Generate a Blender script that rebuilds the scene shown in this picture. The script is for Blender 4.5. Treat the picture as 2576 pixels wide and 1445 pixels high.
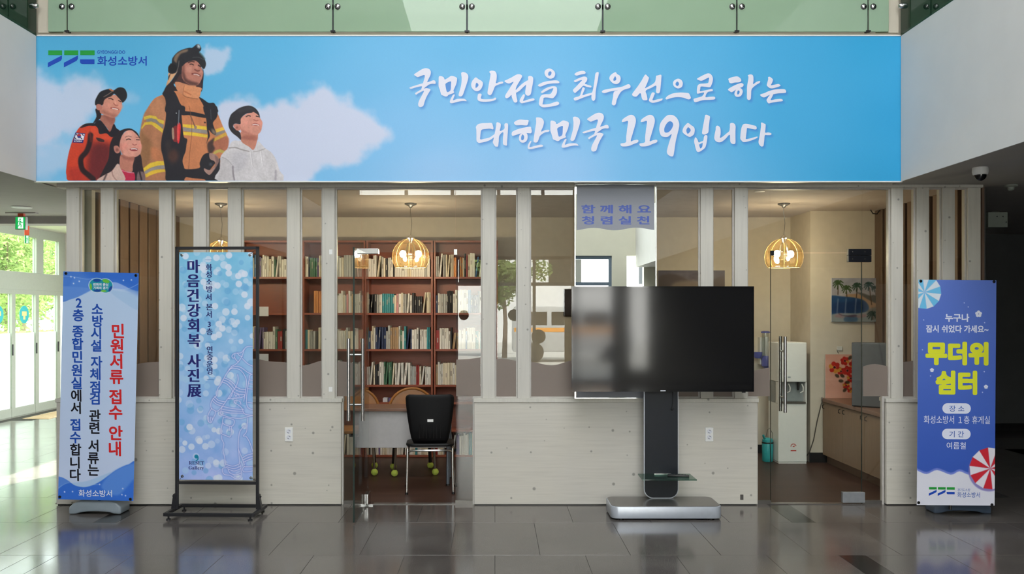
import bpy, bmesh, math, random
import numpy as np
from mathutils import Vector, Matrix

# ------------------------------------------------------------------ camera, world, lights, exposure
for o in list(bpy.data.objects): bpy.data.objects.remove(o)
scn = bpy.context.scene
COL = scn.collection
CX, CY, FPX, EYE = 1245.0, 787.0, 2195.0, 1.61      # vanishing point, focal length in pixels, eye height
FD = FPX*EYE/485.0                                   # distance of the lounge front
BD = FD-0.15                                         # distance of the banner
cam_d = bpy.data.cameras.new('camera'); cam = bpy.data.objects.new('camera', cam_d); COL.objects.link(cam)
cam.location = (0, 0, EYE); cam.rotation_euler = (math.pi/2, 0, 0)
cam_d.sensor_width = 36; cam_d.lens = 36*FPX/2576
cam_d.shift_x = (1288-CX)/2576; cam_d.shift_y = (CY-722.5)/2576
cam_d.clip_end = 200
scn.camera = cam
wd = bpy.data.worlds.new('sky'); scn.world = wd; wd.use_nodes = True
_nt = wd.node_tree; _nt.nodes.clear()
_bg = _nt.nodes.new('ShaderNodeBackground'); _ou = _nt.nodes.new('ShaderNodeOutputWorld')
_bg.inputs[0].default_value = (0.90, 0.97, 1.0, 1); _bg.inputs[1].default_value = 10.0
_nt.links.new(_bg.outputs[0], _ou.inputs[0])
def area(name, loc, rot, sx, sy, power, col):
    l = bpy.data.lights.new(name, 'AREA'); l.shape = 'RECTANGLE'; l.size = sx; l.size_y = sy
    l.energy = power; l.color = col
    o = bpy.data.objects.new(name, l); COL.objects.link(o); o.location = loc; o.rotation_euler = rot
    return o
# atrium daylight, given by an area lamp below the closed skylight
area('skylight_daylight', (0.2, -0.3, 7.7), (0, 0, 0), 4.0, 10.4, 745, (0.965, 0.985, 1.0))
_sn = bpy.data.lights.new('sun', 'SUN'); _sn.energy = 32; _sn.angle = R_SUN = 0.02; _sn.color = (1.0, 0.95, 0.86)
sun = bpy.data.objects.new('sun', _sn); COL.objects.link(sun); sun.location = (6, 20, 30)
sun.rotation_euler = Vector((-0.28, -0.62, -0.73)).to_track_quat('-Z', 'Y').to_euler()      # high, from beyond the lounge
scn.cycles.max_bounces = 6; scn.cycles.diffuse_bounces = 3; scn.cycles.glossy_bounces = 3; scn.cycles.transparent_max_bounces = 14; scn.cycles.use_adaptive_sampling = True; scn.cycles.adaptive_threshold = 0.03
scn.view_settings.view_transform = 'Standard'; scn.view_settings.look = 'None'
scn.view_settings.exposure = 0.0; scn.view_settings.gamma = 1.0
scn.view_settings.use_curve_mapping = False

# ------------------------------------------------------------------ helpers
R = math.radians
def X(px, d): return (px-CX)*d/FPX
def Z(py, d): return EYE-(py-CY)*d/FPX
def lin(c):
    r = []
    for v in c[:3]:
        v = v/255.0
        r.append(v/12.92 if v <= 0.04045 else ((v+0.055)/1.055)**2.4)
    return tuple(r)
def wpos(o):
    p = Vector((0, 0, 0))
    while o is not None:
        p += o.location; o = o.parent
    return p
class MB:
    def __init__(s): s.v = []; s.f = []
    def add(s, vs, fs):
        b = len(s.v); s.v += [tuple(v) for v in vs]; s.f += [tuple(i+b for i in f) for f in fs]; return s
    def box(s, x0, x1, y0, y1, z0, z1):
        return s.add([(x0,y0,z0),(x1,y0,z0),(x1,y1,z0),(x0,y1,z0),(x0,y0,z1),(x1,y0,z1),(x1,y1,z1),(x0,y1,z1)],
              [(0,3,2,1),(4,5,6,7),(0,1,5,4),(1,2,6,5),(2,3,7,6),(3,0,4,7)])
    def tube(s, pts, r, n=10, caps=True, closed=False):
        pts = [Vector(p) for p in pts]; m = len(pts)
        rs = r if isinstance(r, (list, tuple)) else [r]*m
        vs = []; up = None
        for i, p in enumerate(pts):
            if closed: d = pts[(i+1) % m]-pts[i-1]
            else: d = pts[min(i+1, m-1)]-pts[max(i-1, 0)]
            d.normalize()
            if up is None:
                up = Vector((0,0,1)) if abs(d.z) < 0.9 else Vector((1,0,0))
            a = d.cross(up)
            if a.length < 1e-6: a = d.cross(Vector((0,1,0)))
            a.normalize(); b = a.cross(d).normalized(); up = b
            for k in range(n):
                t = 2*math.pi*k/n
                vs.append(p+(a*math.cos(t)+b*math.sin(t))*rs[i])
        fs = []
        for i in range(m if closed else m-1):
            j = (i+1) % m
            for k in range(n):
                fs.append((i*n+k, i*n+(k+1) % n, j*n+(k+1) % n, j*n+k))
        if caps and not closed:
            fs.append(tuple(range(n-1, -1, -1))); fs.append(tuple((m-1)*n+k for k in range(n)))
        return s.add(vs, fs)
    def cyl(s, p0, p1, r, n=16): return s.tube([p0, p1], r, n)
    def lathe(s, prof, c=(0,0,0), n=24, axis='z'):
        vs = []
        for (r, h) in prof:
            for k in range(n):
                t = 2*math.pi*k/n; a, b = r*math.cos(t), r*math.sin(t)
                if axis == 'z': vs.append((c[0]+a, c[1]+b, c[2]+h))
                elif axis == 'y': vs.append((c[0]+a, c[1]+h, c[2]+b))
                else: vs.append((c[0]+h, c[1]+a, c[2]+b))
        fs = []
        for i in range(len(prof)-1):
            for k in range(n):
                fs.append((i*n+k, i*n+(k+1) % n, (i+1)*n+(k+1) % n, (i+1)*n+k))
        if prof[0][0] > 1e-5: fs.append(tuple(range(n-1, -1, -1)))
        if prof[-1][0] > 1e-5: fs.append(tuple((len(prof)-1)*n+k for k in range(n)))
        return s.add(vs, fs)
    def prism(s, poly, y0, y1):          # polygon in (x,z) pushed along y
        n = len(poly)
        vs = [(p[0], y0, p[1]) for p in poly]+[(p[0], y1, p[1]) for p in poly]
        fs = [tuple(range(n)), tuple(range(2*n-1, n-1, -1))]
        fs += [(i, i+n, (i+1) % n+n, (i+1) % n) for i in range(n)]
        return s.add(vs, fs)
    def slab(s, poly, z0, z1):           # polygon in (x,y) pushed along z
        n = len(poly)
        vs = [(p[0], p[1], z0) for p in poly]+[(p[0], p[1], z1) for p in poly]
        fs = [tuple(range(n-1, -1, -1)), tuple(range(n, 2*n))]
        fs += [(i, (i+1) % n, (i+1) % n+n, i+n) for i in range(n)]
        return s.add(vs, fs)
    def ball(s, c, r, n=12, m=8, sz=1.0):
        return s.lathe([(max(r*math.sin(math.pi*i/m), 1e-6), -r*sz*math.cos(math.pi*i/m)) for i in range(m+1)], c, n)
    def mesh(s, name, bevel=0, seg=2, off=None):
        me = bpy.data.meshes.new(name)
        vs = s.v if off is None else [(v[0]-off[0], v[1]-off[1], v[2]-off[2]) for v in s.v]
        me.from_pydata(vs, [], s.f)
        bm = bmesh.new(); bm.from_mesh(me)
        bmesh.ops.remove_doubles(bm, verts=bm.verts, dist=1e-6)
        bmesh.ops.recalc_face_normals(bm, faces=bm.faces)
        if bevel > 0:
            es = [e for e in bm.edges if len(e.link_faces) == 2 and e.calc_face_angle(0) > 0.6]
            bmesh.ops.bevel(bm, geom=es, offset=bevel, segments=seg, profile=0.5, affect='EDGES', clamp_overlap=True)
        bm.to_mesh(me); bm.free()
        return me
    def build(s, name, m, parent=None, bevel=0, smooth=False, local=False, seg=2):
        off = None
        if parent is not None and not local: off = wpos(parent)
        me = s.mesh(name, bevel, seg, off)
        return link(name, me, m, parent, smooth)
def link(name, me, m, parent=None, smooth=False):
    if m is not None and len(me.materials) == 0: me.materials.append(m)
    if smooth: me.shade_smooth() if hasattr(me, 'shade_smooth') else None
    if smooth and hasattr(me, 'set_sharp_from_angle'): me.set_sharp_from_angle(angle=R(38))
    o = bpy.data.objects.new(name, me); COL.objects.link(o)
    if parent is not None: o.parent = parent
    return o
def B(x0, x1, y0, y1, z0, z1): return MB().box(x0, x1, y0, y1, z0, z1)
def thing(name, label, cat, loc=(0,0,0), rz=0, group=None, rot=None):
    o = bpy.data.objects.new(name, None); COL.objects.link(o); o.empty_display_size = 0.1
    o.location = loc; o.rotation_euler = rot if rot else (0, 0, rz)
    o['label'] = label; o['category'] = cat
    if group: o['group'] = group
    return o
def tag(o, label, cat, group=None):
    o['label'] = label; o['category'] = cat
    if group: o['group'] = group
    return o
def struct(name, loc=(0,0,0)):
    o = bpy.data.objects.new(name, None); COL.objects.link(o); o.location = loc; o.empty_display_size = 0.1
    o['kind'] = 'structure'; return o
def st(o): o['kind'] = 'structure'; return o
def stuff(o): o['kind'] = 'stuff'; return o

# ------------------------------------------------------------------ materials
def newmat(name):
    m = bpy.data.materials.new(name); m.use_nodes = True
    nt = m.node_tree; nt.nodes.clear()
    out = nt.nodes.new('ShaderNodeOutputMaterial')
    return m, nt, out
def N(nt, t, **kw):
    n = nt.nodes.new(t)
    for k, v in kw.items(): setattr(n, k, v)
    return n
def ramp(nt, fac, stops):
    r = N(nt, 'ShaderNodeValToRGB'); e = r.color_ramp.elements
    while len(e) < len(stops): e.new(0.5)
    for i, (p, c) in enumerate(stops):
        e[i].position = p; e[i].color = (c[0], c[1], c[2], 1)
    nt.links.new(fac, r.inputs[0]); return r.outputs[0]
def mixc(nt, fac, a, b, mode='MIX'):
    n = N(nt, 'ShaderNodeMix', data_type='RGBA', blend_type=mode)
    for s, v in ((n.inputs[0], fac), (n.inputs[6], a), (n.inputs[7], b)):
        if hasattr(v, 'links'): nt.links.new(v, s)
        elif isinstance(v, (int, float)): s.default_value = v
        else: s.default_value = (v[0], v[1], v[2], 1)
    return n.outputs[2]
def math_(nt, op, a, b=None, c=None):
    n = N(nt, 'ShaderNodeMath', operation=op)
    for i, v in enumerate((a, b, c)):
        if v is None: continue
        if hasattr(v, 'links'): nt.links.new(v, n.inputs[i])
        else: n.inputs[i].default_value = v
    return n.outputs[0]
def mat(name, col, rough=0.5, metal=0.0, vary=0.06, scale=30.0, bump=0.0, spec=0.5, coat=0.0, trans=0.0, objvar=0.0, stretch=(1,1,1)):
    """plain surface with fine procedural variation in tone and roughness"""
    m, nt, out = newmat(name)
    b = N(nt, 'ShaderNodeBsdfPrincipled'); c = lin(col)
    tc = N(nt, 'ShaderNodeTexCoord'); mp = N(nt, 'ShaderNodeMapping'); mp.inputs['Scale'].default_value = stretch
    nt.links.new(tc.outputs['Object'], mp.inputs[0])
    no = N(nt, 'ShaderNodeTexNoise'); no.inputs['Scale'].default_value = scale; no.inputs['Detail'].default_value = 3
    nt.links.new(mp.outputs[0], no.inputs['Vector'])
    lo = [v*(1-vary) for v in c]; hi = [min(1, v*(1+vary)) for v in c]
    colr = ramp(nt, no.outputs[0], [(0.3, lo), (0.7, hi)])
    if objvar > 0:
        oi = N(nt, 'ShaderNodeObjectInfo')
        k = math_(nt, 'MULTIPLY_ADD', oi.outputs['Random'], 2*objvar, 1-objvar)
        cc = N(nt, 'ShaderNodeCombineColor')
        for i in range(3): nt.links.new(k, cc.inputs[i])
        colr = mixc(nt, 1.0, colr, cc.outputs[0], 'MULTIPLY')
    nt.links.new(colr, b.inputs['Base Color'])
    b.inputs['Roughness'].default_value = rough; b.inputs['Metallic'].default_value = metal
    b.inputs['Specular IOR Level'].default_value = spec
    b.inputs['Coat Weight'].default_value = coat
    if bump > 0:
        bp = N(nt, 'ShaderNodeBump'); bp.inputs['Strength'].default_value = bump; bp.inputs['Distance'].default_value = 0.004
        nt.links.new(no.outputs[0], bp.inputs['Height']); nt.links.new(bp.outputs[0], b.inputs['Normal'])
    nt.links.new(b.outputs[0], out.inputs[0]); return m
def glass(name, tint, f0=0.04, rough=0.0, diff=0.0, dcol=(255,255,255), translucent=0.5):
    """see-through pane: straight transmission, mirror reflection growing towards grazing, optional milky part"""
    m, nt, out = newmat(name)
    tr = N(nt, 'ShaderNodeBsdfTransparent'); tr.inputs[0].default_value = (*lin(tint), 1)
    gl = N(nt, 'ShaderNodeBsdfGlossy'); gl.inputs['Roughness'].default_value = rough
    body = tr.outputs[0]
    if diff > 0:
        df = N(nt, 'ShaderNodeBsdfDiffuse'); df.inputs[0].default_value = (*lin(dcol), 1)
        tl = N(nt, 'ShaderNodeBsdfTranslucent'); tl.inputs[0].default_value = (*lin(dcol), 1)
        mx = N(nt, 'ShaderNodeMixShader'); mx.inputs[0].default_value = translucent
        nt.links.new(df.outputs[0], mx.inputs[1]); nt.links.new(tl.outputs[0], mx.inputs[2])
        m2 = N(nt, 'ShaderNodeMixShader'); m2.inputs[0].default_value = diff
        no = N(nt, 'ShaderNodeTexNoise'); no.inputs['Scale'].default_value = 3
        k = math_(nt, 'MULTIPLY_ADD', no.outputs[0], 0.06, diff-0.03); nt.links.new(k, m2.inputs[0])
        nt.links.new(tr.outputs[0], m2.inputs[1]); nt.links.new(mx.outputs[0], m2.inputs[2]); body = m2.outputs[0]
    lw = N(nt, 'ShaderNodeLayerWeight'); lw.inputs[0].default_value = 0.5
    p5 = math_(nt, 'POWER', lw.outputs['Facing'], 5.0)
    fr = math_(nt, 'MULTIPLY_ADD', p5, 1-f0, f0)
    ms = N(nt, 'ShaderNodeMixShader')
    nt.links.new(fr, ms.inputs[0]); nt.links.new(body, ms.inputs[1]); nt.links.new(gl.outputs[0], ms.inputs[2])
    nt.links.new(ms.outputs[0], out.inputs[0]); return m
def emit(name, col, strength, vary=0.0):
    m, nt, out = newmat(name)
    e = N(nt, 'ShaderNodeEmission'); e.inputs[0].default_value = (*lin(col), 1); e.inputs[1].default_value = strength
    nt.links.new(e.outputs[0], out.inputs[0]); return m
def printed(name, rough=0.42):
    m, nt, out = newmat(name)
    b = N(nt, 'ShaderNodeBsdfPrincipled'); a = N(nt, 'ShaderNodeAttribute', attribute_name='Col')
    no = N(nt, 'ShaderNodeTexNoise'); no.inputs['Scale'].default_value = 500
    g = ramp(nt, no.outputs[0], [(0.3, (0.96, 0.96, 0.96)), (0.7, (1, 1, 1))])
    nt.links.new(mixc(nt, 1.0, a.outputs['Color'], g, 'MULTIPLY'), b.inputs['Base Color'])
    b.inputs['Roughness'].default_value = rough; b.inputs['Specular IOR Level'].default_value = 0.3
    nt.links.new(b.outputs[0], out.inputs[0]); return m
def pine(name, col, horizontal=True, knots=1.0):
    """whitewashed pine: soft grain and scattered knots"""
    m, nt, out = newmat(name); c = lin(col)
    b = N(nt, 'ShaderNodeBsdfPrincipled')
    g = N(nt, 'ShaderNodeNewGeometry')
    oi = N(nt, 'ShaderNodeObjectInfo')
    off = math_(nt, 'MULTIPLY', oi.outputs['Random'], 13.0)
    ad = N(nt, 'ShaderNodeVectorMath', operation='ADD'); cx = N(nt, 'ShaderNodeCombineXYZ')
    nt.links.new(off, cx.inputs[0 if not horizontal else 2])
    nt.links.new(g.outputs['Position'], ad.inputs[0]); nt.links.new(cx.outputs[0], ad.inputs[1])
    mp = N(nt, 'ShaderNodeMapping'); nt.links.new(ad.outputs[0], mp.inputs[0])
    mp.inputs['Scale'].default_value = (1.2, 8, 26) if horizontal else (26, 8, 1.2)
    n1 = N(nt, 'ShaderNodeTexNoise'); n1.inputs['Scale'].default_value = 2.2; n1.inputs['Detail'].default_value = 6; n1.inputs['Distortion'].default_value = 0.4
    nt.links.new(mp.outputs[0], n1.inputs['Vector'])
    base = ramp(nt, n1.outputs[0], [(0.28, [v*0.92 for v in c]), (0.45, [v*0.98 for v in c]), (0.75, [min(1, v*1.04) for v in c])])
    n2 = N(nt, 'ShaderNodeTexNoise'); n2.inputs['Scale'].default_value = 1.3; nt.links.new(ad.outputs[0], n2.inputs['Vector'])
    base = mixc(nt, 1.0, base, ramp(nt, n2.outputs[0], [(0.3, (0.93, 0.93, 0.95)), (0.7, (1.03, 1.02, 1.0))]), 'MULTIPLY')
    sx = N(nt, 'ShaderNodeSeparateXYZ'); nt.links.new(ad.outputs[0], sx.inputs[0])
    m2 = N(nt, 'ShaderNodeCombineXYZ'); nt.links.new(sx.outputs[0], m2.inputs[0]); nt.links.new(sx.outputs[2], m2.inputs[1])
    vo = N(nt, 'ShaderNodeTexVoronoi', voronoi_dimensions='2D'); vo.inputs['Scale'].default_value = 6.0 if horizontal else 7.0; nt.links.new(m2.outputs[0], vo.inputs['Vector'])
    sp = N(nt, 'ShaderNodeSeparateColor'); nt.links.new(vo.outputs['Color'], sp.inputs[0])
    rad = math_(nt, 'MULTIPLY_ADD', math_(nt, 'POWER', sp.outputs[0], 4.0), 0.07*knots, 0.022*knots)
    k = N(nt, 'ShaderNodeMapRange', interpolation_type='SMOOTHSTEP')
    dd = math_(nt, 'SUBTRACT', vo.outputs['Distance'], rad)
    nt.links.new(dd, k.inputs['Value']); k.inputs['From Min'].default_value = -0.035; k.inputs['From Max'].default_value = 0.025
    k.inputs['To Min'].default_value = 0.8; k.inputs['To Max'].default_value = 0.0
    kk = math_(nt, 'MULTIPLY', k.outputs[0], math_(nt, 'GREATER_THAN', sp.outputs[0], 0.45))
    base = mixc(nt, kk, base, [v*0.36 for v in c])
    nt.links.new(base, b.inputs['Base Color']); b.inputs['Roughness'].default_value = 0.55
    b.inputs['Specular IOR Level'].default_value = 0.35
    bp = N(nt, 'ShaderNodeBump'); bp.inputs['Strength'].default_value = 0.08; bp.inputs['Distance'].default_value = 0.002
    nt.links.new(n1.outputs[0], bp.inputs['Height']); nt.links.new(bp.outputs[0], b.inputs['Normal'])
    nt.links.new(b.outputs[0], out.inputs[0]); return m
def granite(name, col, rough=0.14, joints=False):
    m, nt, out = newmat(name); c = lin(col)
    b = N(nt, 'ShaderNodeBsdfPrincipled'); g = N(nt, 'ShaderNodeNewGeometry')
    n1 = N(nt, 'ShaderNodeTexNoise'); n1.inputs['Scale'].default_value = 260; n1.inputs['Detail'].default_value = 2
    n2 = N(nt, 'ShaderNodeTexNoise'); n2.inputs['Scale'].default_value = 2.0; n2.inputs['Detail'].default_value = 4
    for n in (n1, n2): nt.links.new(g.outputs['Position'], n.inputs['Vector'])
    a = ramp(nt, n1.outputs[0], [(0.33, [v*0.55 for v in c]), (0.5, c), (0.68, [v*1.7 for v in c])])
    d = ramp(nt, n2.outputs[0], [(0.3, (0.82, 0.80, 0.79)), (0.7, (1.12, 1.11, 1.10))])
    colr = mixc(nt, 1.0, a, d, 'MULTIPLY')
    oi = N(nt, 'ShaderNodeObjectInfo'); k = math_(nt, 'MULTIPLY_ADD', oi.outputs['Random'], 0.22, 0.89)
    cc = N(nt, 'ShaderNodeCombineColor')
    for i in range(3): nt.links.new(k, cc.inputs[i])
    colr = mixc(nt, 1.0, colr, cc.outputs[0], 'MULTIPLY')
    if joints:
        br = N(nt, 'ShaderNodeTexBrick'); br.inputs['Scale'].default_value = 1.0
        br.inputs['Brick Width'].default_value = 0.6; br.inputs['Row Height'].default_value = 0.9; br.inputs['Mortar Size'].default_value = 0.002
        br.inputs['Color1'].default_value = (1,1,1,1); br.inputs['Color2'].default_value = (0.9,0.9,0.9,1); br.inputs['Mortar'].default_value = (0.15,0.15,0.15,1)
        nt.links.new(g.outputs['Position'], br.inputs['Vector']); colr = mixc(nt, 1.0, colr, br.outputs[0], 'MULTIPLY')
    nt.links.new(colr, b.inputs['Base Color'])
    r = math_(nt, 'MULTIPLY_ADD', n2.outputs[0], 0.10, rough-0.05); nt.links.new(r, b.inputs['Roughness'])
    b.inputs['Specular IOR Level'].default_value = 0.65
    nt.links.new(b.outputs[0], out.inputs[0]); return m
def planks(name, col):
    m, nt, out = newmat(name); c = lin(col)
    b = N(nt, 'ShaderNodeBsdfPrincipled'); g = N(nt, 'ShaderNodeNewGeometry')
    br = N(nt, 'ShaderNodeTexBrick'); br.inputs['Scale'].default_value = 1.0
    br.inputs['Brick Width'].default_value = 1.2; br.inputs['Row Height'].default_value = 0.1; br.inputs['Mortar Size'].default_value = 0.0015
    br.inputs['Color1'].default_value = (*[v*0.85 for v in c], 1); br.inputs['Color2'].default_value = (*[v*1.15 for v in c], 1); br.inputs['Mortar'].default_value = (*[v*0.3 for v in c], 1)
    nt.links.new(g.outputs['Position'], br.inputs['Vector'])
    mp = N(nt, 'ShaderNodeMapping'); mp.inputs['Scale'].default_value = (2, 40, 1); nt.links.new(g.outputs['Position'], mp.inputs[0])
    no = N(nt, 'ShaderNodeTexNoise'); no.inputs['Scale'].default_value = 3; no.inputs['Detail'].default_value = 5; nt.links.new(mp.outputs[0], no.inputs['Vector'])
    colr = mixc(nt, 1.0, br.outputs[0], ramp(nt, no.outputs[0], [(0.3, (0.75,0.75,0.75)), (0.7, (1.15,1.15,1.15))]), 'MULTIPLY')
    nt.links.new(colr, b.inputs['Base Color']); b.inputs['Roughness'].default_value = 0.42; b.inputs['Specular IOR Level'].default_value = 0.3
    nt.links.new(b.outputs[0], out.inputs[0]); return m
def leafmat(name, c1, c2):
    m, nt, out = newmat(name)
    g = N(nt, 'ShaderNodeNewGeometry'); no = N(nt, 'ShaderNodeTexNoise'); no.inputs['Scale'].default_value = 2.5
    nt.links.new(g.outputs['Position'], no.inputs['Vector'])
    colr = ramp(nt, no.outputs[0], [(0.35, lin(c1)), (0.65, lin(c2))])
    df = N(nt, 'ShaderNodeBsdfDiffuse'); tl = N(nt, 'ShaderNodeBsdfTranslucent'); mx = N(nt, 'ShaderNodeMixShader'); mx.inputs[0].default_value = 0.5
    nt.links.new(colr, df.inputs[0]); nt.links.new(colr, tl.inputs[0])
    nt.links.new(df.outputs[0], mx.inputs[1]); nt.links.new(tl.outputs[0], mx.inputs[2]); nt.links.new(mx.outputs[0], out.inputs[0]); return m

M_pineH = pine('whitewashed_pine_panel', (198, 194, 184))
M_pineV = pine('whitewashed_pine_post', (200, 197, 188), False, 0.8)
M_granite = granite('polished_grey_granite', (92, 88, 85))
M_granitef = granite('polished_grey_granite_field', (92, 88, 85), joints=True)
M_black_granite = granite('polished_black_granite', (38, 36, 35))
M_grout = mat('dark_grout', (48, 46, 44), 0.8)
M_cream = mat('cream_plaster', (196, 188, 172), 0.75, vary=0.03, scale=6)
M_white = mat('white_plaster', (196, 194, 188), 0.75, vary=0.03, scale=5)
M_ceil = mat('grey_white_ceiling_paint', (168, 165, 160), 0.8, vary=0.03, scale=5)
M_hallwall = mat('dark_grey_hall_paint', (72, 74, 74), 0.7, vary=0.05, scale=4)
M_lwall = mat('warm_beige_wallpaper', (214, 203, 188), 0.75, vary=0.04, scale=12)
M_lceil = mat('warm_ceiling_paper', (184, 170, 160), 0.8, vary=0.04, scale=8)
M_lfloor = planks('dark_laminate_planks', (64, 43, 35))
M_board = mat('brown_boards', (112, 90, 74), 0.55, vary=0.15, scale=8, stretch=(20, 20, 1), objvar=0.18)
M_glass = glass('clear_pane_glass', (244, 247, 245), 0.042)
M_glassedge = mat('dark_green_glass_edge', (38, 52, 48), 0.15, vary=0.05)
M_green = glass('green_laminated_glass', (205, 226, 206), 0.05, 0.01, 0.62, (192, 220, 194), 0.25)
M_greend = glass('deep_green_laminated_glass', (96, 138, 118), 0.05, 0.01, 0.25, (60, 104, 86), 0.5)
M_frost = glass('frosted_window_film', (225, 220, 215), 0.015, 0.35, 0.94, (146, 133, 125), 0.2)
M_frostw = glass('white_frosted_film', (255, 255, 255), 0.03, 0.25, 0.93, (240, 246, 242), 0.7)
M_bead = mat('pale_glazing_bead', (182, 178, 172), 0.45)
M_alu = mat('pale_grey_aluminium', (150, 158, 148), 0.4, vary=0.03)
M_chrome = mat('brushed_stainless', (200, 200, 200), 0.18, 1.0, vary=0.04, scale=60)
M_darkmetal = mat('dark_patch_fitting', (34, 36, 42), 0.3, 0.6)
M_blackpl = mat('black_plastic', (20, 20, 22), 0.4, vary=0.1)
M_blacksteel = mat('black_powder_coated_steel', (30, 30, 34), 0.42, vary=0.08, scale=60)
M_silver = mat('silver_painted_metal', (182, 188, 198), 0.3, 0.35, vary=0.03)
M_silvertop = mat('satin_grey_metal_top', (120, 116, 112), 0.25, 0.6, vary=0.05)
M_gloss = mat('glossy_black_glass', (14, 15, 18), 0.06, spec=0.6)
M_whitepl = mat('white_plastic', (226, 226, 224), 0.4, vary=0.02)
M_greypl = mat('grey_plastic_tank', (128, 138, 146), 0.4, vary=0.06, scale=8)
M_bluegreypl = mat('blue_grey_plastic_tank', (74, 88, 108), 0.4, vary=0.06, scale=8)
M_sheet = mat('white_vinyl_sheet', (214, 216, 224), 0.5, vary=0.02)
M_redwood = mat('red_brown_bookcase_laminate', (142, 74, 50), 0.4, vary=0.10, scale=5, stretch=(2, 6, 18))
M_print = printed('printed_vinyl')
M_mirror = mat('silvered_mirror', (225, 230, 226), 0.0, 1.0, vary=0.0)
# ------------------------------------------------------------------ flat print: lettering and painted sheets
_tc = {}
def text2d(s, bold=0.0):
    k = (s, bold)
    if k in _tc: return _tc[k]
    c = bpy.data.curves.new('t', 'FONT'); c.body = s; c.size = 1; c.resolution_u = 4
    o = bpy.data.objects.new('t', c)
    me = o.to_mesh()
    v = np.array([(p.co.x, p.co.y) for p in me.vertices]); f = [tuple(p.vertices) for p in me.polygons]
    o.to_mesh_clear(); bpy.data.objects.remove(o); bpy.data.curves.remove(c)
    if bold > 0:                       # heavier weight: the glyph laid over itself, shifted a little all round
        n = len(v); vs = [np.c_[v, np.zeros(n)]]; fs = list(f)
        nd = 8 if bold < 0.03 else 20
        for j in range(nd):
            t = 2*math.pi*j/nd; vs.append(np.c_[v+np.array([math.cos(t), math.sin(t)])*bold, np.full(n, -(j+1)*2e-4/nd)])
            fs += [tuple(i+n*(j+1) for i in g) for g in f]
        v, f = np.concatenate(vs), fs
    else: v = np.c_[v, np.zeros(len(v))]
    _tc[k] = (v, f); return _tc[k]
class SheetMap:
    """photo pixels on a flat sheet -> the sheet's own x,z in metres"""
    def __init__(s, TL, TR, BL, W, H, x0, z0, y, thick=0):
        s.TL = np.array(TL, float); s.a = np.array(TR, float)-s.TL; s.b = np.array(BL, float)-s.TL
        s.inv = np.linalg.inv(np.array([s.a, s.b]).T); s.W, s.H, s.x0, s.z0, s.y = W, H, x0, z0, y
    def st(s, p): return s.inv @ (np.array(p, float)-s.TL)
    def __call__(s, p, dy=0.0):
        u, t = s.st(p); return (s.x0+u*s.W, s.y-dy, s.z0+(1-t)*s.H)
    def px(s, U, T):
        return s.TL[0]+U*s.a[0]+T*s.b[0], s.TL[1]+U*s.a[1]+T*s.b[1]
def text_rect(sm, s, x0, y0, x1, y1, bold=0.0, twice=0.0):
    v, f = text2d(s, bold); mn = v.min(0); mx = v.max(0)
    q = (v[:, :2]-mn[:2])/(mx-mn)[:2]
    vs = [(x0+a*(x1-x0), y1-b*(y1-y0), z) for (a, b), z in zip(q, v[:, 2])]
    if twice:
        n = len(vs); vs = vs+[(a+twice, b, z-2.6e-4) for a, b, z in vs]; f = list(f)+[tuple(i+n for i in g) for g in f]
    return vs, list(f)
def text_at(s, cx, cy, em, bold=0.0, twice=0.0, wide=1.0):
    v, f = text2d(s, bold)
    ox = 0.46 if ord(s[0]) > 255 else (v[:,0].min()+v[:,0].max())/2
    oy = 0.375 if ord(s[0]) > 255 else 0.345
    vs = [(cx+(a-ox)*em*wide, cy-(b-oy)*em, z) for a, b, z in v]
    if twice:
        n = len(vs); vs = [(a-twice/2, b, z) for a, b, z in vs]+[(a+twice/2, b, z-2.6e-4) for a, b, z in vs]; f = list(f)+[tuple(i+n for i in g) for g in f]
    return vs, list(f)
def split_words(vs, fs, gap):
    """separate the words of a line of lettering (pieces further apart than gap)"""
    n = len(vs); par = list(range(n))
    def find(a):
        while par[a] != a: par[a] = par[par[a]]; a = par[a]
        return a
    for f in fs:
        for i in f[1:]: par[find(i)] = find(f[0])
    comp = {}
    for f in fs: comp.setdefault(find(f[0]), []).append(f)
    cs = []
    for fl in comp.values():
        xs = [vs[i][0] for f in fl for i in f]; cs.append((min(xs), max(xs), fl))
    cs.sort(key=lambda c: c[0]); out = []
    for a, b, fl in cs:
        if out and a-out[-1][0] < gap: out[-1][0] = max(out[-1][0], b); out[-1][1].extend(fl)
        else: out.append([b, list(fl)])
    res = []
    for _, fl in out:
        u = sorted({i for f in fl for i in f}); mp = {k: i for i, k in enumerate(u)}
        res.append(([vs[k] for k in u], [tuple(mp[i] for i in f) for f in fl]))
    return res
def line(sm, items, m, parent, dy, gap=2.2):
    """a line of lettering, one part for each word"""
    for vs, fs in items:
        em = max(v[1] for v in vs)-min(v[1] for v in vs)
        for w in split_words(vs, fs, em*0.22): flat('lettering', sm, [w], m, parent, dy)
def flat(name, sm, items, m, parent, dy, local=True):
    """flat printed shapes (lists of photo-pixel vertices and faces) laid on a sheet"""
    mb = MB(); k = 0
    for vs, fs in items:
        mb.add([sm(p[:2], dy+k*2e-6+(p[2] if len(p) > 2 else 0)) for p in vs], fs); k += 1
    off = None if local else wpos(parent)
    me = bpy.data.meshes.new(name)
    me.from_pydata(mb.v if off is None else [(v[0]-off[0], v[1]-off[1], v[2]-off[2]) for v in mb.v], [], mb.f)
    return link(name, me, m, parent)
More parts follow.
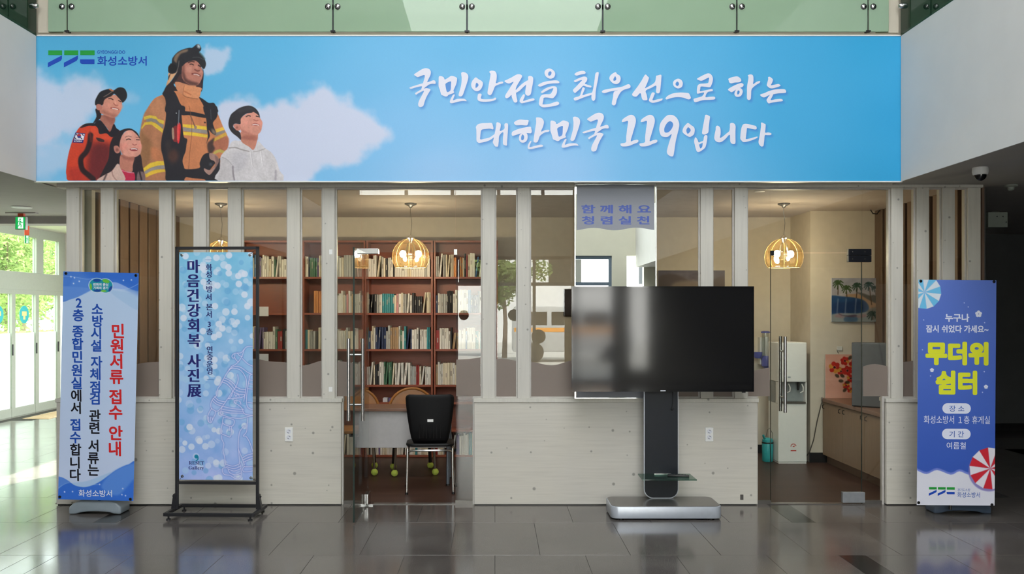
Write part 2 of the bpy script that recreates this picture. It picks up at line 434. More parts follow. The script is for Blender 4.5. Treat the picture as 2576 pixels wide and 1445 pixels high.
def smooth_poly(pts, closed=True, k=5):
    p = np.array(pts, float); n = len(p); out = []
    if n < 3: return p
    for i in range(n if closed else n-1):
        if closed: a, b, c, d = p[i-1], p[i], p[(i+1) % n], p[(i+2) % n]
        else: a, b, c, d = p[max(i-1, 0)], p[i], p[i+1], p[min(i+2, n-1)]
        for j in range(k):
            t = j/k
            out.append(0.5*((2*b)+(c-a)*t+(2*a-5*b+4*c-d)*t*t+(3*b-a-3*c+d)*t**3))
    if not closed: out.append(p[-1])
    return np.array(out)
def glyph(outer, holes=()):
    """outline (with holes) -> triangulated vertices and faces in photo pixels"""
    c = bpy.data.curves.new('g', 'CURVE'); c.dimensions = '2D'; c.fill_mode = 'FRONT'
    for poly in [outer]+list(holes):
        q = smooth_poly(poly, True, 4)
        sp = c.splines.new('POLY'); sp.points.add(len(q)-1); sp.use_cyclic_u = True
        for i, a in enumerate(q): sp.points[i].co = (a[0], a[1], 0, 1)
    o = bpy.data.objects.new('g', c); me = o.to_mesh()
    v = [(p.co.x, p.co.y) for p in me.vertices]; f = [tuple(p.vertices) for p in me.polygons]
    o.to_mesh_clear(); bpy.data.objects.remove(o); bpy.data.curves.remove(c)
    return v, f
_rng = np.random.RandomState(7)
_grid = _rng.rand(64, 64)
def vnoise(x, y):
    xi = np.floor(x).astype(int); yi = np.floor(y).astype(int); fx = x-xi; fy = y-yi
    fx = fx*fx*(3-2*fx); fy = fy*fy*(3-2*fy)
    g = lambda a, b: _grid[a % 64, b % 64]
    return (g(xi, yi)*(1-fx)+g(xi+1, yi)*fx)*(1-fy)+(g(xi, yi+1)*(1-fx)+g(xi+1, yi+1)*fx)*fy
def fbm(x, y): return (vnoise(x, y)+0.5*vnoise(2*x+9, 2*y+5)+0.25*vnoise(4*x+3, 4*y+17)+0.12*vnoise(8*x, 8*y))/1.87
class Canvas:
    """a painted sheet: colours at the vertices of a fine grid, in photo pixels"""
    def __init__(s, x, y):
        s.shape = x.shape; s.x = x.ravel(); s.y = y.ravel(); s.c = np.zeros((s.x.size, 3)); s.m = np.zeros(s.x.size)
    def _sel(s, x0, y0, x1, y1):
        return np.nonzero((s.x >= x0) & (s.x <= x1) & (s.y >= y0) & (s.y <= y1))[0]
    def _mix(s, i, a, col):
        a = a[:, None]; s.c[i] = s.c[i]*(1-a)+np.array(col, float)*a; s.m[i] = np.maximum(s.m[i], a[:, 0])
    @staticmethod
    def _seg(px, py, q, closed):
        n = len(q); d2 = np.full(px.size, 1e18); ins = np.zeros(px.size, bool)
        for k in range(n if closed else n-1):
            ax, ay = q[k]; bx, by = q[(k+1) % n]
            ex, ey = bx-ax, by-ay; L = ex*ex+ey*ey+1e-12
            t = np.clip(((px-ax)*ex+(py-ay)*ey)/L, 0, 1)
            d2 = np.minimum(d2, (px-ax-t*ex)**2+(py-ay-t*ey)**2)
            if closed:
                cr = ((ay > py) != (by > py))
                with np.errstate(divide='ignore', invalid='ignore'):
                    xx = ax+(py-ay)*ex/(ey if abs(ey) > 1e-12 else 1e-12)
                ins ^= cr & (px < xx)
        return np.sqrt(d2), ins
    def fill(s, pts, col, feather=0.8, alpha=1.0, smooth=True, tf=None, noise=0.0):
        q = np.array(pts, float)
        if tf: q = np.array([tf(p) for p in q])
        if smooth: q = smooth_poly(q, True, 4)
        f = feather
        i = s._sel(q[:,0].min()-f*1.5, q[:,1].min()-f*1.5, q[:,0].max()+f*1.5, q[:,1].max()+f*1.5)
        if i.size == 0: return
        d, ins = s._seg(s.x[i], s.y[i], q, True)
        sd = np.where(ins, d, -d)
        if noise: sd = sd+(fbm(s.x[i]/noise, s.y[i]/noise)-0.5)*noise*1.2
        a = np.clip(sd/(2*f)+0.5, 0, 1); a = a*a*(3-2*a)*alpha
        k = a > 1e-3; s._mix(i[k], a[k], col)
    def stroke(s, pts, w, col, feather=0.7, alpha=1.0, tf=None, smooth=True):
        q = np.array(pts, float)
        if tf: q = np.array([tf(p) for p in q])
        if smooth and len(q) > 2: q = smooth_poly(q, False, 4)
        r = w/2+feather*2
        i = s._sel(q[:,0].min()-r, q[:,1].min()-r, q[:,0].max()+r, q[:,1].max()+r)
        if i.size == 0: return
        d, _ = s._seg(s.x[i], s.y[i], q, False)
        a = np.clip((w/2-d)/(2*feather)+0.5, 0, 1); a = a*a*(3-2*a)*alpha
        k = a > 1e-3; s._mix(i[k], a[k], col)
    def disc(s, c, r, col, feather=0.8, alpha=1.0, ry=None, rot=0.0, tf=None):
        if tf: c = tf(c)
        ry = ry or r; R_ = max(r, ry)+feather*2
        i = s._sel(c[0]-R_, c[1]-R_, c[0]+R_, c[1]+R_)
        if i.size == 0: return
        dx = s.x[i]-c[0]; dy = s.y[i]-c[1]; cs, sn = math.cos(rot), math.sin(rot)
        u = (dx*cs+dy*sn)/r; v = (-dx*sn+dy*cs)/ry
        sd = (1-np.sqrt(u*u+v*v))*min(r, ry)
        a = np.clip(sd/(2*feather)+0.5, 0, 1); a = a*a*(3-2*a)*alpha
        k = a > 1e-3; s._mix(i[k], a[k], col)
def paint_mesh(name, cv, P, parent, m, mask=False):
    """P: array (n,m,3) of local positions for the canvas grid"""
    h, w = cv.shape
    idx = np.arange(h*w).reshape(h, w)
    q = np.stack([idx[:-1,:-1], idx[:-1,1:], idx[1:,1:], idx[1:,:-1]], -1).reshape(-1, 4)
    if mask:
        keep = (cv.m[q] > 0.02).any(1); q = q[keep]
    used = np.unique(q); rem = np.full(h*w, -1); rem[used] = np.arange(used.size); q = rem[q]
    V = P.reshape(-1, 3)[used]; C = np.clip(cv.c[used], 0, 255)/255.0
    C = np.where(C <= 0.04045, C/12.92, ((C+0.055)/1.055)**2.4)
    me = bpy.data.meshes.new(name)
    me.vertices.add(len(V)); me.vertices.foreach_set('co', V.astype(np.float32).ravel())
    me.loops.add(q.size); me.loops.foreach_set('vertex_index', q.astype(np.int32).ravel())
    me.polygons.add(len(q)); me.polygons.foreach_set('loop_start', np.arange(0, q.size, 4, dtype=np.int32))
    me.update(calc_edges=True)
    at = me.attributes.new('Col', 'FLOAT_COLOR', 'POINT')
    at.data.foreach_set('color', np.concatenate([C, np.ones((len(C), 1))], 1).astype(np.float32).ravel())
    return link(name, me, m, parent)
def sheet_canvas(sm, step):
    nu = max(2, int(np.hypot(*sm.a)/step)); nt = max(2, int(np.hypot(*sm.b)/step))
    U, T = np.meshgrid(np.linspace(0, 1, nu+1), np.linspace(0, 1, nt+1))
    x, y = sm.px(U, T)
    P = np.stack([sm.x0+U*sm.W, np.full_like(U, sm.y), sm.z0+(1-T)*sm.H], -1)
    return Canvas(x, y), P
def rect_poly(x0, y0, x1, y1): return [(x0,y0),(x1,y0),(x1,y1),(x0,y1)], [(0,1,2,3)]
def pill(x0, y0, x1, y1, n=10):
    r = (y1-y0)/2; cy = (y0+y1)/2; v = []
    for k in range(n+1):
        t = -math.pi/2+math.pi*k/n; v.append((x1-r+r*math.cos(t), cy+r*math.sin(t)))
    for k in range(n+1):
        t = math.pi/2+math.pi*k/n; v.append((x0+r+r*math.cos(t), cy+r*math.sin(t)))
    return v, [tuple(range(len(v)))]
def ink(name, col): return mat(name, col, 0.42, vary=0.02, scale=300, spec=0.3)
# ------------------------------------------------------------------ the setting
XL, XR = X(92, BD), X(2266, BD)          # atrium side walls
LX0, LX1 = X(166, FD), X(2468, FD)       # lounge front, left and right ends
TOPZ = 3.885                              # top of the fascia behind the banner
# floor: slab, field beyond the visible tiles, tiles one by one
floor = st(B(-8, 9.5, -6.2, 15.4, -0.2, -0.004).build('floor', M_grout))
fld = MB()
fld.box(-8, 9.4, -6.1, 3.987, -0.004, 0); fld.box(-8, -7.35, 3.987, 15.3, -0.004, 0); fld.box(6.0, 9.4, 3.987, 12, -0.004, 0)
fld.build('floor_field', M_granitef, floor)
tile_meshes = {}
def tile(x0, x1, y0, y1, m):
    g = 0.0012
    k = (round(x1-x0, 3), round(y1-y0, 3), m.name)
    if k not in tile_meshes:
        w, d = (x1-x0)/2-g, (y1-y0)/2-g
        me = B(-w, w, -d, d, -0.004, 0).mesh('tile', 0.0008, 1); me.materials.append(m); tile_meshes[k] = me
    o = bpy.data.objects.new('tile' if m is M_granite else 'accent_tile', tile_meshes[k]); COL.objects.link(o)
    o.parent = floor; o.location = ((x0+x1)/2, (y0+y1)/2, 0)
rows = [3.987+0.9*i for i in range(13)]
ntile = 0
for i in range(12):
    y0, y1 = rows[i], rows[i+1]
    off = 0.0 if i % 2 == 1 else 0.3
    xs = [off+0.6*k for k in range(-14, 11)]
    cuts = []
    for a, b in zip(xs[:-1], xs[1:]):
        segs = [(a, b, M_granite)]
        if i % 2 == 1:
            for (s0, s1) in ((2.28, 2.46), (-3.08, -2.90)):
                ns = []
                for (p, q, m) in segs:
                    if s0 < q and s1 > p and m is M_granite:
                        if p < s0: ns.append((p, s0, m))
                        ns.append((max(p, s0), min(q, s1), M_black_granite))
                        if q > s1: ns.append((s1, q, m))
                    else: ns.append((p, q, m))
                segs = ns
        cuts += segs
    # join accent halves that fall on either side of a joint
    out = []
    for c in cuts:
        if out and out[-1][2] is M_black_granite and c[2] is M_black_granite and abs(out[-1][1]-c[0]) < 1e-6:
            out[-1] = (out[-1][0], c[1], M_black_granite)
        else: out.append(c)
    for (a, b, m) in out:
        vis = a > -0.60*y1-0.7 and b < 0.64*y1+0.7 and a > -7.4
        if y0 > 7.2: vis = vis and (b <= -3.3 or (a >= 3.9 and y0 < 11))
        if i == 0: vis = vis and abs(a) < 3.2
        if vis and ntile < 290: tile(a, b, y0, y1, m); ntile += 1
# anything of the tile rows that was not laid singly
rest = MB(); rest.box(-7.35, -2.9, 3.99, 4.887, -0.004, -0.001); rest.box(3.2, 6.0, 3.99, 4.887, -0.004, -0.001); rest.box(-7.35, -4.6, 4.887, 7.6, -0.004, -0.001)
rest.box(4.8, 6.0, 4.887, 11.9, -0.004, -0.001)
rest.build('floor_field', M_granitef, floor)
st(B(-3.7, 4.2, FD+0.06, 10.3, -0.004, 0.004).build('floor_lounge', M_lfloor))

# facade of the lounge
front = struct('wall_front', (0, FD, 0))
LED = Z(1003, FD)                       # ledge top
HDR = Z(472, FD)
def fx(px): return X(px, FD)
for (a, b) in ((142, 858), (1193, 1905), (2230, 2474)):
    B(fx(a), fx(b), FD, FD+0.12, 0.008, LED-0.032).build('half_wall_panel', M_pineH, front, 0.002, seg=1)
    B(fx(a)-0.006, fx(b)+0.01, FD-0.012, FD+0.13, LED-0.032, LED).build('ledge', M_pineV, front, 0.003)
    B(fx(a)+0.01, fx(b)-0.01, FD+0.006, FD+0.11, 0.0, 0.008).build('shadow_gap', M_blackpl, front)
POSTS = [(166,198),(252,285),(399,431),(486,518),(573,606),(722,754),(810,842),(1213,1245),(1302,1333),(1763,1794),(1849,1881),(2243,2273),(2307,2338),(2372,2403),(2436,2468)]
for (a, b) in POSTS:
    p = B(fx(a), fx(b), FD+0.004, FD+0.104, LED, HDR).build('post', M_pineV, front, 0.002, seg=1)
    if a == 810:
        B(fx(828), fx(836), FD+0.0025, FD+0.0045, Z(640, FD), Z(628, FD)).build('sticker', M_whitepl, p)
        B(fx(827), fx(836), FD+0.0025, FD+0.0045, Z(986, FD), Z(974, FD)).build('sticker', M_whitepl, p)
B(fx(142), fx(2474), FD+0.0, FD+0.12, HDR, 2.70).build('header_beam', M_pineV, front, 0.002, seg=1)

# panes between the posts
GY = FD+0.05
def wavy_film(x0, x1, z0, z1, y, ph):
    n = max(8, int((x1-x0)*40)); top = []
    for i in range(n+1):
        x = x0+(x1-x0)*i/n
        top.append((x, z1+0.022*math.sin(x*9.0+ph)+0.008*math.sin(x*21+ph)))
    poly = [(x0, z0)]+[(x1, z0)]+top[::-1]
    return MB().prism(poly, y, y+0.0015)
PANES = [(198,252),(285,399),(431,486),(518,573),(606,722),(754,810),(1245,1302),(1333,1763),(1794,1849),(2273,2307),(2338,2372),(2403,2436)]
for i, (a, b) in enumerate(PANES):
    w = struct('window_%d' % (i+1), (fx((a+b)/2), GY, LED))
    x0, x1 = fx(a), fx(b)
    B(x0+0.004, x1-0.004, GY, GY+0.010, LED+0.004, HDR-0.004).build('pane', M_glass, w)
    for (u0, u1, v0, v1) in ((x0, x0+0.012, LED, HDR), (x1-0.012, x1, LED, HDR), (x0+0.012, x1-0.012, LED, LED+0.012), (x0+0.012, x1-0.012, HDR-0.012, HDR)):
        B(u0, u1, GY-0.014, GY-0.001, v0, v1).build('glazing_bead', M_bead, w)
    wavy_film(x0+0.012, x1-0.012, LED+0.012, Z(912, FD), GY-0.002, 0.7).build('frosted_film', M_frost, w)

# doors
def handle_bar(name, x, y, z0, z1, parent, m=M_chrome):
    return MB().cyl((x, y, z0), (x, y, z1), 0.016, 14).build(name, m, parent, smooth=True)
DTOP = Z(637, FD)                       # top of the door leaves
def glass_door(n, px0, px1, up0, up1, j0, j1):
    """fixed glazing around a leaf; j0,j1 = pixel edges of the leaf"""
    d = struct('door_%d' % n, (fx((px0+px1)/2), GY, 0))
    a, b, ua, ub, p, q = fx(px0), fx(px1), fx(up0), fx(up1), fx(j0), fx(j1)
    for (lo, hi) in (((a, ua), p-0.003), (q+0.003, (b, ub))):
        if isinstance(lo, tuple): poly = [(lo[0]+0.012, 0.03), (hi, 0.03), (hi, HDR-0.012), (lo[1]+0.012, HDR-0.012), (lo[1]+0.012, LED+0.012), (lo[0]+0.012, LED+0.012)]
        else: poly = [(lo, 0.03), (hi[0]-0.012, 0.03), (hi[0]-0.012, LED+0.012), (hi[1]-0.012, LED+0.012), (hi[1]-0.012, HDR-0.012), (lo, HDR-0.012)]
        MB().prism(poly, GY, GY+0.010).build('side_pane', M_glass, d)
        xs = [v[0] for v in poly]
        fl = wavy_film(min(v[0] for v in poly if v[1] > 1)+0.004, max(v[0] for v in poly if v[1] > 1)-0.004, LED+0.014, Z(908 if n == 1 else 926, FD), GY-0.002, 2.0+n).build('frosted_film', M_frost, d)
        B(min(xs)-0.004, max(xs)+0.004, GY-0.008, GY+0.02, 0.0, 0.03).build('floor_channel', M_silvertop, d)
    B(p, q, GY, GY+0.010, DTOP+0.01, HDR-0.012).build('transom_pane', M_glass, d)
    # bead following the notch of the half wall
    for s, (lx, ux) in ((1, (a, ua)), (-1, (b, ub))):
        mb = MB(); y0, y1 = GY-0.018, GY+0.022
        mb.box(min(lx, lx+s*0.014), max(lx, lx+s*0.014), y0, y1, 0.0, LED)
        mb.box(min(ux, lx+s*0.014), max(ux, lx+s*0.014), y0, y1, LED, LED+0.014)
        mb.box(min(ux, ux+s*0.012), max(ux, ux+s*0.012), y0, y1, LED+0.014, HDR-0.012)
        mb.build('frame_bead', M_bead, d)
    B(ua, ub, GY-0.018, GY+0.022, HDR-0.012, HDR).build('head_bead', M_bead, d)
    return d, p, q
# door 1: leaf swung open towards the viewer
d1, p, q = glass_door(1, 858, 1193, 842, 1213, 908, 1145)
hx = X(924, GY)
leaf = MB(); leaf.box(hx-0.006, hx+0.006, GY-0.70, GY+0.055, 0.012, DTOP).build('leaf_glass', M_glass, None)
lf = bpy.data.objects['leaf_glass']; lf.name = 'door_leaf'; lf.data.name = 'door_leaf'
lf.parent = d1; lf.location = -Vector(d1.location)
def sub(mb, name, m, parent, **kw):
    return mb.build(name, m, parent, **kw)
for sx in (-1, 1):
    sub(MB().cyl((hx+sx*0.055, GY-0.61, 0.775), (hx+sx*0.055, GY-0.61, 1.41), 0.0135, 14), 'handle', M_chrome, lf, smooth=True)
for zz in (0.90, 1.285):
    sub(MB().cyl((hx-0.055, GY-0.61, zz), (hx+0.055, GY-0.61, zz), 0.009, 12), 'handle_mount', M_chrome, lf, smooth=True)
B(hx-0.0062, hx+0.0062, GY-0.7015, GY-0.699, 0.012, DTOP).build('leaf_edge', M_glassedge, lf)
for sx in (-1, 1): B(hx+sx*0.0062, hx+sx*0.022, GY-0.10, GY+0.055, 0.012, 0.10).build('bottom_patch', M_chrome, lf, 0.002)
MB().box(hx-0.055, hx+0.055, GY-0.06, GY+0.05, 0.0, 0.011).build('pivot_plate', M_chrome, d1)
B(X(893, GY-0.05), X(951, GY-0.05), GY-0.04, GY+0.03, DTOP-0.006, Z(625, FD)).build('top_patch', M_chrome, d1, 0.004)
B(fx(1141), fx(1150), GY-0.014, GY+0.024, Z(641, FD), Z(627, FD)).build('clip', M_chrome, d1, 0.002)
B(p, q, GY-0.02, GY+0.03, 0.0, 0.006).build('threshold', M_silvertop, d1)
# door 2: leaf shut
d2, p, q = glass_door(2, 1905, 2228, 1881, 2243, 1943, 2175)
lf2 = B(p+0.002, q-0.002, GY, GY+0.012, 0.012, DTOP).build('door_leaf', M_glass, d2)
B(p+0.001, p+0.0035, GY-0.001, GY+0.013, 0.012, DTOP).build('leaf_edge', M_glassedge, lf2)
B(q-0.0035, q-0.001, GY-0.001, GY+0.013, 0.012, DTOP).build('leaf_edge', M_glassedge, lf2)
hx2 = X(1975, GY-0.055)
for yy in (GY-0.055, GY+0.067):
    sub(MB().cyl((hx2, yy, 0.775), (hx2, yy, 1.41), 0.0135, 14), 'handle', M_chrome, lf2, smooth=True)
for zz in (0.90, 1.285): sub(MB().cyl((hx2, GY-0.055, zz), (hx2, GY+0.067, zz), 0.009, 12), 'handle_mount', M_chrome, lf2, smooth=True)
B(X(2119, GY), X(2175, GY), GY-0.012, GY+0.026, 0.012, 0.10).build('bottom_patch', mat('satin_grey_fitting', (128, 130, 134), 0.4), lf2, 0.003)
B(X(2133, GY), X(2191, GY), GY-0.014, GY+0.028, Z(660, GY), Z(643.5, GY)).build('top_patch', M_darkmetal, lf2, 0.004)
B(X(2133, GY), X(2191, GY), GY-0.014, GY+0.028, Z(643, GY), Z(627, GY)).build('transom_patch', M_darkmetal, d2, 0.004)
for (u, v) in ((2143, 634), (2174, 634), (2143, 652), (2174, 652)):
    MB().lathe([(0.005, -0.0155), (0.005, -0.014)], (X(u, GY), GY, Z(v, GY)), 10, 'y').build('screw', M_silvertop, d2)
B(X(1939, GY), X(1947, GY), GY-0.012, GY+0.024, Z(643, GY), Z(631, GY)).build('clip', M_darkmetal, d2, 0.002)
B(p, q, GY-0.02, GY+0.03, 0.0, 0.006).build('threshold', M_silvertop, d2)

# lounge shell
BW = 9.98
wb = struct('wall_back', (0, BW, 0)); B(-3.7, 3.42, BW, BW+0.1, 0, 2.7).build('plaster', M_lwall, wb)
wp = struct('wall_pillar', (3.7, 9.35, 0)); B(3.38, 4.16, 9.35, BW+0.1, 0, 2.7).build('plaster', M_lwall, wp)
st(B(3.37, 4.1, 9.338, 9.352, 0.004, 0.11).build('baseboard_pillar', M_blackpl))
st(B(-3.6, 3.37, BW-0.012, BW, 0.004, 0.10).build('baseboard_back', M_blackpl))
st(B(-3.7, 4.16, FD+0.12, BW+0.1, 2.70, 2.76).build('ceiling_lounge', M_lceil))
wl = struct('wall_left', (-3.62, 8.6, 0))
B(-3.665, -3.645, FD+0.62, BW, 0, 2.70).build('backing', M_board, wl)
for k in range(9): B(-3.645, -3.59, FD+0.62+0.23*k, FD+0.62+0.23*k+0.19, 0.0, 2.70).build('board', M_board, wl, 0.004, seg=1)
for k in range(2): B(-3.66, -3.57, FD+0.18+0.26*k, FD+0.25+0.26*k, 0.0, 2.70).build('post', M_pineV, wl, 0.002, seg=1)
B(-3.62, -3.61, FD+0.12, FD+0.62, 0.0, 2.70).build('pane', M_glass, wl)
wr = struct('wall_right', (4.13, 8.4, 0))
B(4.135, 4.155, FD+0.12, 9.35, 0, 2.70).build('backing', M_board, wr)
for k in range(8): B(4.07, 4.135, FD+0.14+0.25*k, FD+0.14+0.25*k+0.19, 0.0, 2.70).build('board', M_board, wr, 0.004, seg=1)

# fascia, wings, upper floor
fas = struct('wall_fascia', (0, BD+0.03, 2.68))
B(XL, XR, BD+0.03, FD+0.2, 2.69, TOPZ+0.02).build('plaster', M_cream, fas)
for k, (a, b) in enumerate(((94, 121), (2236, 2262))): st(B(X(a, BD), X(b, BD), BD+0.01, BD+0.25, TOPZ+0.02, 5.2).build('trim_%d' % (k+7), M_cream))
st(B(-7.6, XL, -6, 9.7, 2.68, TOPZ).build('ceiling_left', M_ceil))
M_atr = mat('white_atrium_paint', (214, 212, 208), 0.75, vary=0.02, scale=4)
st(B(XL, XL+0.012, -6, BD-0.03, 2.68, TOPZ-0.001).build('wall_atrium_left', M_atr)); st(B(XR-0.012, XR, -6, BD-0.03, 2.68, TOPZ-0.001).build('wall_atrium_right', M_atr))
st(B(-7.6, -3.665, 9.7, 9.95, 2.60, 3.1).build('trim_1', M_ceil))
st(B(-7.6, -3.665, 9.95, 15.3, 2.97, 3.1).build('ceiling_entrance', M_white))
cr = MB(); cr.box(XR, 9.2, -6, FD+0.12, 2.68, TOPZ); cr.box(4.16, 9.2, FD+0.12, 12.1, 2.68, TOPZ)
st(cr.build('ceiling_right', M_ceil))
st(B(4.16, 9.2, 11.9, 12.1, 0, 2.68).build('wall_hall_end', M_hallwall))
st(B(9.1, 9.3, -6, 12, 0, 8).build('wall_hall_right', M_hallwall))
st(B(4.16, 9.1, 11.885, 11.9, 0, 0.1).build('baseboard_hall', M_blackpl))
st(B(4.157, 4.17, FD+0.13, 11.9, 0, 2.68).build('wall_hall_left', M_hallwall))
st(B(-7.6, 9.2, 10.3, 10.5, 3.1, 8).build('wall_upper_back', M_cream))
st(B(-7.6, 9.2, FD+0.2, 10.3, 3.7, 3.86).build('floor_upper', M_cream))
ul = MB(); ul.box(-7.7, -7.5, -6, 10.5, 3.1, 8); st(ul.build('wall_upper_left', M_white))
rf = MB(); rf.box(-7.7, 9.3, 6.5, 10.5, 8, 8.2); rf.box(-7.7, -3.7, -6.2, 6.5, 8, 8.2); rf.box(3.3, 9.3, -6.2, 6.5, 8, 8.2); rf.box(-3.7, 3.3, -6.2, -5, 8, 8.2)
st(rf.build('ceiling_roof', M_white)); st(B(-3.7, 3.3, -5, 6.5, 8.12, 8.16).build('window_13', mat('opaque_blind_panel', (236, 238, 236), 0.6)))  # opaque white panel added out of view to shut the sky out of the skylight
for k in range(5): st(B(-3.7, 3.3, -5+2.4*k, -4.9+2.4*k, 7.86, 8.1).build('trim_%d' % (k+2), M_white))
# rear wall behind the viewer with the main entrance and high windows
RY = -6.0
rw = struct('wall_rear', (0, RY, 0))
E0, E1, EH = -0.95, 2.75, 2.95
mb = MB(); mb.box(-7.6, E0, RY-0.2, RY, 0, 4.4); mb.box(E1, 3.1, RY-0.2, RY, 0, 4.4); mb.box(3.5, 9.2, RY-0.2, RY, 0, 4.4)
mb.box(E0, E1, RY-0.2, RY, EH, 4.4); mb.box(3.1, 3.5, RY-0.2, RY, EH, 4.4); mb.box(3.1, 3.5, RY-0.2, RY, 0, 0.3)
mb.box(-7.6, 9.2, RY-0.2, RY, 6.6, 8); mb.box(-7.6, -3.3, RY-0.2, RY, 4.4, 6.6); mb.box(3.2, 9.2, RY-0.2, RY, 4.4, 6.6)
mb.build('plaster', mat('pale_cream_rear_paint', (232, 228, 210), 0.75, vary=0.02, scale=4), rw)
M_frame = mat('blue_grey_door_frame', (110, 124, 140), 0.4)
for x in (-3.3, -2.15, -1.05, 0.05, 1.1, 2.15, 3.14): B(x, x+0.08, RY-0.14, RY-0.06, 4.4, 6.6).build('mullion', M_frame, rw)
d3 = struct('door_3', (0.9, RY, 0))
for x in (E0, -0.02, 0.9, 1.82, E1-0.07): B(x, x+0.07, RY-0.16, RY-0.04, 0, EH).build('stile', M_frame, d3)
for z in (0, 2.25, EH-0.08): B(E0, E1, RY-0.15, RY-0.05, z, z+0.08).build('rail', M_frame, d3)
for (x, z, r_) in ((1.04, 1.04, 0.17), (-0.74, 1.55, 0.12), (0.45, 1.55, 0.14)): MB().lathe([(r_, 0.0), (r_, 0.004)], (x, RY-0.10, z), 24, 'y').build('round_sticker', M_darkmetal, d3)
for x in (-0.02, 0.9, 1.82): MB().cyl((x-0.12, RY+0.02, 0.5), (x-0.12, RY+0.02, 1.9), 0.018, 10).build('handle', M_chrome, d3)

# left entrance wall
LXW = -7.46
d4 = struct('door_4', (LXW, 13.5, 0))
st(B(LXW-0.1, LXW, -6, 9.5, 0, 3.1).build('wall_entrance', M_white))
st(B(LXW-0.1, -3.665, 15.12, 15.3, 0, 3.1).build('wall_entrance_end', M_white))
ys = [9.5+0.72*k for k in range(8)]
ys = [y for y in (9.6, 10.4, 11.2, 12.0, 12.75, 13.5, 14.2, 14.9)]
H1, H2, H3 = 1.97, 2.25, 2.82
B(LXW-0.06, LXW+0.02, 9.5, 15.12, H1, H2).build('transom_panel', M_alu, d4, 0.004)
B(LXW-0.06, LXW+0.01, 9.5, 15.12, H3, 2.97).build('head_rail', M_alu, d4)
B(LXW-0.05, LXW+0.01, 9.5, 15.12, 0.0, 0.13).build('bottom_rail', M_alu, d4)
B(LXW-0.05, LXW+0.012, 9.5, 15.12, H1-0.07, H1).build('door_head', M_alu, d4)
for y in ys: B(LXW-0.05, LXW+0.015, y-0.05, y+0.05, 0.0, H1-0.07).build('stile', M_alu, d4)
for y in (9.6, 11.0, 12.55, 14.27, 15.0): B(LXW-0.05, LXW+0.015, y-0.10, y+0.12, H2, H3).build('upper_mullion', M_alu, d4)
M_teal = mat('teal_sticker', (44, 170, 178), 0.5)
M_stick = mat('pale_yellow_print', (214, 204, 140), 0.5)
for k in range(len(ys)-1):
    a, b = ys[k]+0.05, ys[k+1]-0.05
    g = B(LXW-0.025, LXW-0.015, a, b, 0.13, H1-0.07).build('door_pane', M_glass, d4)
    B(LXW-0.013, LXW-0.011, a, b, 0.13, 1.29).build('frosted_film', M_frostw, g)
    if 3 <= k <= 5:
        cy = (a+b)/2
        s = MB().lathe([(0.001, 0.0), (0.14, 0.0), (0.14, 0.002), (0.001, 0.002)], (LXW-0.012, cy, 1.58), 20, 'x').build('sticker', M_teal, g)
        mb = MB(); mb.box(LXW-0.0099, LXW-0.0089, cy-0.07, cy+0.07, 1.56, 1.63); mb.box(LXW-0.0099, LXW-0.0089, cy-0.03, cy+0.03, 1.50, 1.56)
        mb.build('sticker_print', M_stick, g)
    MB().cyl((LXW+0.04, b-0.02, 0.95), (LXW+0.04, b-0.02, 1.12), 0.012, 8).build('pull', M_blackpl, d4)
for a, b in ((9.67, 10.93), (11.12, 12.45), (12.67, 14.17), (14.39, 14.90)):
    B(LXW-0.025, LXW-0.015, a, b, H2, H3).build('upper_pane', M_glass, d4)

# glass balustrades of the upper floor
def bolt(mb_parent, c, axis, m=M_chrome):
    b = MB().lathe([(0.024, -0.004), (0.024, 0.0), (0.018, 0.0), (0.018, -0.012), (0.001, -0.018)][::-1] if axis == 'y' else [(0.018, -0.018), (0.022, -0.006), (0.024, 0.004)], c, 16, axis)
    return b
bal = thing('glass_balustrade', 'green glass balustrade panels above the long blue banner', 'balustrade', (0, BD, TOPZ))
js = [121, 170, 500, 838, 1175, 1516, 1853, 2183, 2236]
for a, b in zip(js[:-1], js[1:]):
    B(X(a, BD)+0.006, X(b, BD)-0.006, BD-0.012, BD+0.002, TOPZ+0.022, 4.95).build('glass_panel', M_green, bal, 0.002, seg=1)
for j in js[1:-1]:
    x = X(j, BD)
    B(x-0.006, x+0.006, BD+0.004, BD+0.05, TOPZ+0.021, 4.97).build('upright', M_darkmetal, bal)
    B(x-0.02, x+0.02, BD-0.014, BD+0.02, TOPZ+0.021, TOPZ+0.032).build('foot_clip', M_darkmetal, bal)
    B(x-0.05, x+0.05, BD+0.004, BD+0.012, Z(24, BD), Z(11, BD)).build('spider_plate', M_silvertop, bal)
    for s in (-1, 1):
        c = (x+s*0.039, BD-0.012, Z(18, BD))
        o = MB().lathe([(0.024, 0.0), (0.024, -0.006), (0.019, -0.008)], c, 18, 'y').build('bolt', M_blackpl, bal, smooth=True)
        MB().lathe([(0.017, -0.008), (0.017, -0.013), (0.010, -0.017), (0.001, -0.018)], c, 18, 'y').build('bolt_cap', M_chrome, o, smooth=True)
